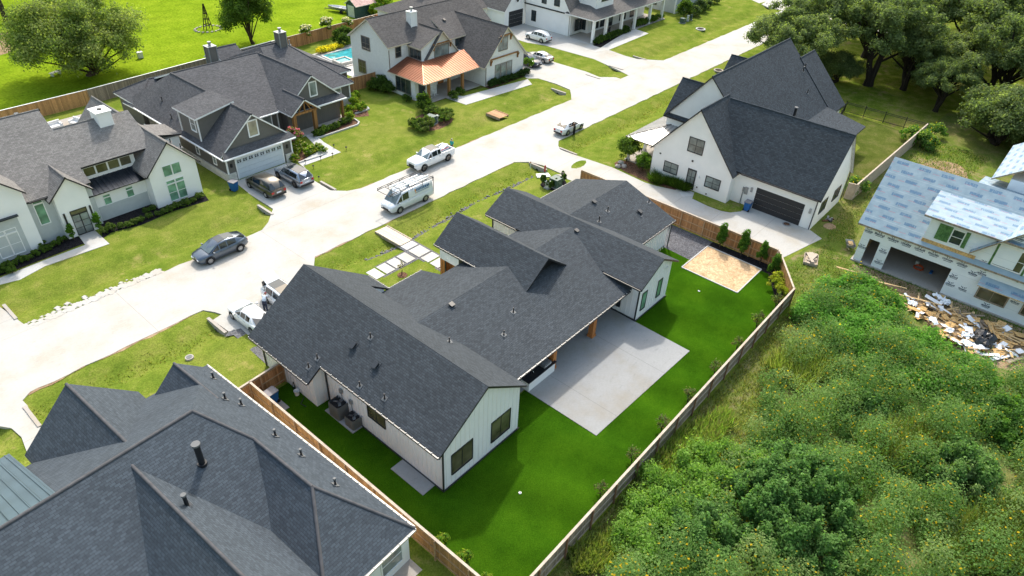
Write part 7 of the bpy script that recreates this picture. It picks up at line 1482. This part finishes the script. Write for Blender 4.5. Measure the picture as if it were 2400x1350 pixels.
g = MB(); g.box(-.25, .25, -.12, .12, 0, .15); g.tube([(-.15, 0, .15), (-.1, 0, .26), (.1, 0, .26), (.15, 0, .15)], .02, 6); o = g.build('tool_case', 'binblue'); o.location = (65.7, 3.5, .13); tag(o, 'blue tool case right of the orange cord in the open garage', 'tool case')
# small garden lights along the craftsman walk
for i, p in enumerate(((43.02, 62.93), (43.68, 61.49), (41.54, 61.22), (40.06, 61.43), (38.17, 60.17), (37.04, 57.63), (38.28, 61.81))):
    t = thing('path_light', 'small dark path light along the craftsman house walk', 'path light', (*p, 0), 0, 'path lights along the craftsman walk'); g = MB(); g.tube([(0, 0, 0), (0, 0, .4)], .025, 6); g.build('stake', 'plasticb', t); g = MB(); g.tube([(0, 0, .38), (0, 0, .5)], [.14, .03], 10); g.build('shade', 'plasticb', t)
# rocks and edging
def edging(label, pts, mat='slab'):
    g = MB()
    for a, b in zip(pts[:-1], pts[1:]): g.beam((*a, .09), (*b, .09), .18, .18)
    tag(g.build('bed_edging', mat), label, 'edging')
edging('pale stone edging round the craftsman porch bed', [(42.98, 66.56), (43.63, 66.28), (49.07, 66.18), (49.72, 66.66), (49.94, 67.94)]); edging('pale stone edging of the bed right of the craftsman porch', [(51.05, 69.17), (53.35, 69.16), (53.72, 70.21)]); edging('stone edging of the bed by the craftsman walk', [(37.81, 62.42), (40.68, 62.20), (41.70, 62.45)])
for i, p in enumerate(((64.11, 36.93), (63.02, 36.61), (63.52, 36.12))):
    q = random.Random(i); g = MB(); loft(g, [[(r_*math.cos(a)*q.uniform(.8, 1.2), r_*math.sin(a)*q.uniform(.8, 1.2), z) for a in [k*.785 for k in range(8)]] for r_, z in ((.3, 0), (.36, .15), (.24, .32), (.05, .38))], 0, False); o = g.build('boulder', 'porch'); o.location = (*p, 0); tag(o, 'pale boulder in the bed at the galvanised porch corner', 'boulder', 'boulders by the galvanised porch')
for p, l in (((21.11, 15.73), 'small white sprinkler head in the artificial grass near the rear gable'), ((47.85, 17.93), 'small white sprinkler head in the artificial grass near the sand patch')):
    t = thing('sprinkler_head', l, 'sprinkler', (*p, .01)); g = MB(); g.tube([(0, 0, 0), (0, 0, .06)], .09, 10); g.build('ring', 'trimw', t); g = MB(); g.tube([(0, 0, .05), (0, 0, .12)], .035, 8); g.build('nozzle', 'plasticb', t)

# ================================================================ people
def person(label, loc, rz, J, shirt, pants, skin, hair, extra=None):
    """one continuous skinned body from joints; J overrides the standing pose"""
    P = dict(pel=(0, 0, .95), wai=(0, 0, 1.08), che=(0, .0, 1.32), nec=(0, .01, 1.48), hd=(0, .02, 1.6), top=(0, .02, 1.7), ls=(-.17, 0, 1.42), rs=(.17, 0, 1.42), le=(-.22, .02, 1.15), re=(.22, .02, 1.15), lw=(-.23, .1, .92), rw=(.23, .1, .92), lh=(-.09, 0, .9), rh=(.09, 0, .9), lk=(-.1, .02, .5), rk=(.1, .02, .5), la=(-.11, 0, .08), ra=(.11, 0, .08), lt=(-.12, .17, .03), rt=(.12, .17, .03)); P.update(J)
    names = list(P); V_ = [Vector(P[n]) for n in names]; ix = {n: i for i, n in enumerate(names)}
    rad = dict(pel=.13, wai=.12, che=.14, nec=.055, hd=.09, top=.07, ls=.07, rs=.07, le=.045, re=.045, lw=.032, rw=.032, lh=.09, rh=.09, lk=.06, rk=.06, la=.045, ra=.045, lt=.035, rt=.035); rd = [rad[n] for n in names]
    E_ = [('pel', 'wai'), ('wai', 'che'), ('che', 'nec'), ('nec', 'hd'), ('hd', 'top'), ('che', 'ls'), ('ls', 'le'), ('le', 'lw'), ('che', 'rs'), ('rs', 're'), ('re', 'rw'), ('pel', 'lh'), ('lh', 'lk'), ('lk', 'la'), ('la', 'lt'), ('pel', 'rh'), ('rh', 'rk'), ('rk', 'ra'), ('ra', 'rt')]
    E_ = [(ix[a], ix[b]) for a, b in E_]
    for s_, wr, el in ((-1, 'lw', 'le'), (1, 'rw', 're')):
        d = (Vector(P[wr])-Vector(P[el])).normalized(); sx = d.cross(Vector((0, 1, .2))).normalized(); w_ = Vector(P[wr]); pal = w_+d*.08; V_.append(pal); rd.append(.026); pi = len(V_)-1; E_.append((ix[wr], pi))
        for k, L in ((-1.5, .065), (-.5, .08), (.5, .075), (1.5, .06)):
            m_ = pal+sx*k*.02+d*L*.5; V_ += [m_, m_+d*L*.5-sx.cross(d)*.02*s_]; rd += [.009, .007]; E_ += [(pi, len(V_)-2), (len(V_)-2, len(V_)-1)]
        th = w_+d*.03+sx*.04*s_; V_ += [th, th+d*.04+sx*.012*s_]; rd += [.011, .008]; E_ += [(ix[wr], len(V_)-2), (len(V_)-2, len(V_)-1)]
    t = thing('person', label, 'person', (*loc, 0) if len(loc) == 2 else loc, rz)
    me = bpy.data.meshes.new('body'); me.from_pydata([tuple(v) for v in V_], E_, []); o = bpy.data.objects.new('body', me); COL.objects.link(o); o.parent = t
    md = o.modifiers.new('skin', 'SKIN'); md.use_smooth_shade = True
    for i, v in enumerate(me.skin_vertices[0].data): v.radius = (rd[i], rd[i]); v.use_root = (i == 0)
    o.modifiers.new('sub', 'SUBSURF').render_levels = 2
    nt = NT('skin tone'); nt.col(nt.ramp(nt.noise(6, 2), [(.3, tuple(x*.9 for x in skin)), (.7, skin)]), .6); me.materials.append(nt.m)
    def cloth(nm, idx, rs_, mat):
        g = MB()
        for ch, rr_ in zip(idx, rs_): g.tube([P[n] for n in ch], rr_, 10)
        g.build(nm, mat, t)
    cloth('shirt', [('pel', 'wai', 'che', 'nec'), ('che', 'ls', 'le'), ('che', 'rs', 're')], [[.16, .155, .17, .075], [.1, .088, .062], [.1, .088, .062]], shirt)
    cloth('trousers', [('wai', 'pel'), ('pel', 'lh', 'lk', 'la'), ('pel', 'rh', 'rk', 'ra')], [[.15, .165], [.13, .11, .085, .065], [.13, .11, .085, .065]], pants)
    for n, a in (('lt', 'la'), ('rt', 'ra')): g = MB(); g.tube([Vector(P[a])+Vector((0, -.05, -.03)), Vector(P[a])+Vector((0, 0, -.02)), P[n]], [.045, .055, .04], 8); g.build('shoe', 'plasticb', t)
    h = Vector(P['hd']); up_ = (Vector(P['top'])-h).normalized(); fw_ = Vector((0, 1, 0))-up_*up_.y; fw_ = fw_.normalized() if fw_.length > .1 else Vector((0, 0, -1)); sd = fw_.cross(up_)
    g = MB(); c = h+up_*.05
    for i in range(5):
        ph0, ph1 = i*.34, (i+1)*.34
        for k in range(12):
            a0, a1 = k*.5236, (k+1)*.5236; q = []
            for ph, a in ((ph0, a0), (ph1, a0), (ph1, a1), (ph0, a1)): q.append(c-fw_*.018+(sd*math.cos(a)*.104+fw_*math.sin(a)*.108)*math.sin(ph)+up_*(.115*math.cos(ph)))
            if not (math.sin((a0+a1)/2) > .35 and ph1 > .9): g.poly(q, 0, True)
    g.build('hair', hair, t)
    g = MB(); g.obox(c+fw_*.1+up_*-.02, sd*.014, fw_*.02, up_*.022); g.build('nose', nt.m, t)
    for s_ in (-1, 1):
        g = MB(); g.obox(c+fw_*.094+sd*.034*s_+up_*.012, sd*.014, fw_*.006, up_*.007); g.build('eye', 'trimb', t); g = MB(); g.obox(c+sd*.1*s_-fw_*.01, sd*.012, fw_*.02, up_*.03); g.build('ear', nt.m, t)
    g = MB(); g.obox(c+fw_*.094+up_*-.055, sd*.024, fw_*.006, up_*.006); g.build('mouth', 'red', t); return t
M['clothb'] = plain('black cloth', (.012, .012, .014), .9); M['clothw'] = plain('pale blue shirt', (.45, .52, .6), .9); M['clothr'] = plain('dark red cap', (.2, .03, .04), .8); M['clothd'] = plain('navy trousers', (.03, .04, .07), .9); M['clotht'] = plain('teal shirt', (.03, .3, .26), .9); M['hairb'] = plain('dark brown hair', (.02, .013, .009), .7); M['strawh'] = plain('pale hat', (.6, .55, .42), .8)
bend = dict(wai=(0, .05, 1.06), che=(0, .26, 1.24), nec=(0, .4, 1.3), hd=(0, .5, 1.34), top=(0, .58, 1.39), ls=(-.17, .32, 1.3), rs=(.17, .32, 1.3), le=(-.2, .45, 1.08), re=(.2, .45, 1.08), lw=(-.16, .66, 1.02), rw=(.16, .66, 1.02))
lean = dict(che=(0, .08, 1.31), nec=(0, .14, 1.46), hd=(0, .19, 1.57), top=(0, .22, 1.67), ls=(-.17, .1, 1.41), rs=(.17, .1, 1.41), le=(-.2, .28, 1.2), re=(.2, .28, 1.2), lw=(-.15, .5, 1.1), rw=(.15, .5, 1.12))
person('person in black clothes leaning into the open door of the white sedan on the street', (66.55, 45.6), 0, lean, 'clothb', 'clothb', (.42, .24, .15), 'hairb')
person('person in pale shirt and red cap bending between the two white cars on the drive', (20.55, 42.2), -.9, bend, 'clothw', 'clothd', (.42, .24, .15), 'clothr')
person('person in teal shirt and pale hat standing behind the white pickup truck', (52.0, 52.55, .03), 1.7, {}, 'clotht', 'clothd', (.45, .27, .17), 'strawh')
# open door of the street sedan, load in the pickup
t = thing('pallet_load', 'blue and white bundle standing in the bed of the pickup truck', 'load', (50.3, 52.3, .99)); g = MB(); g.box(-.6, .5, -.5, .5, 0, .28); g.build('sack', 'clothw', t); g = MB(); g.obox((.1, 0, .42), (.5, .1, .1), (-.1, .3, 0), (0, 0, .05)); g.build('panel', 'wrapw', t)
for y in (-.4, .35): g = MB(); g.box(-.62, .52, y-.05, y+.05, .283, .31); g.build('strap', 'red', t)
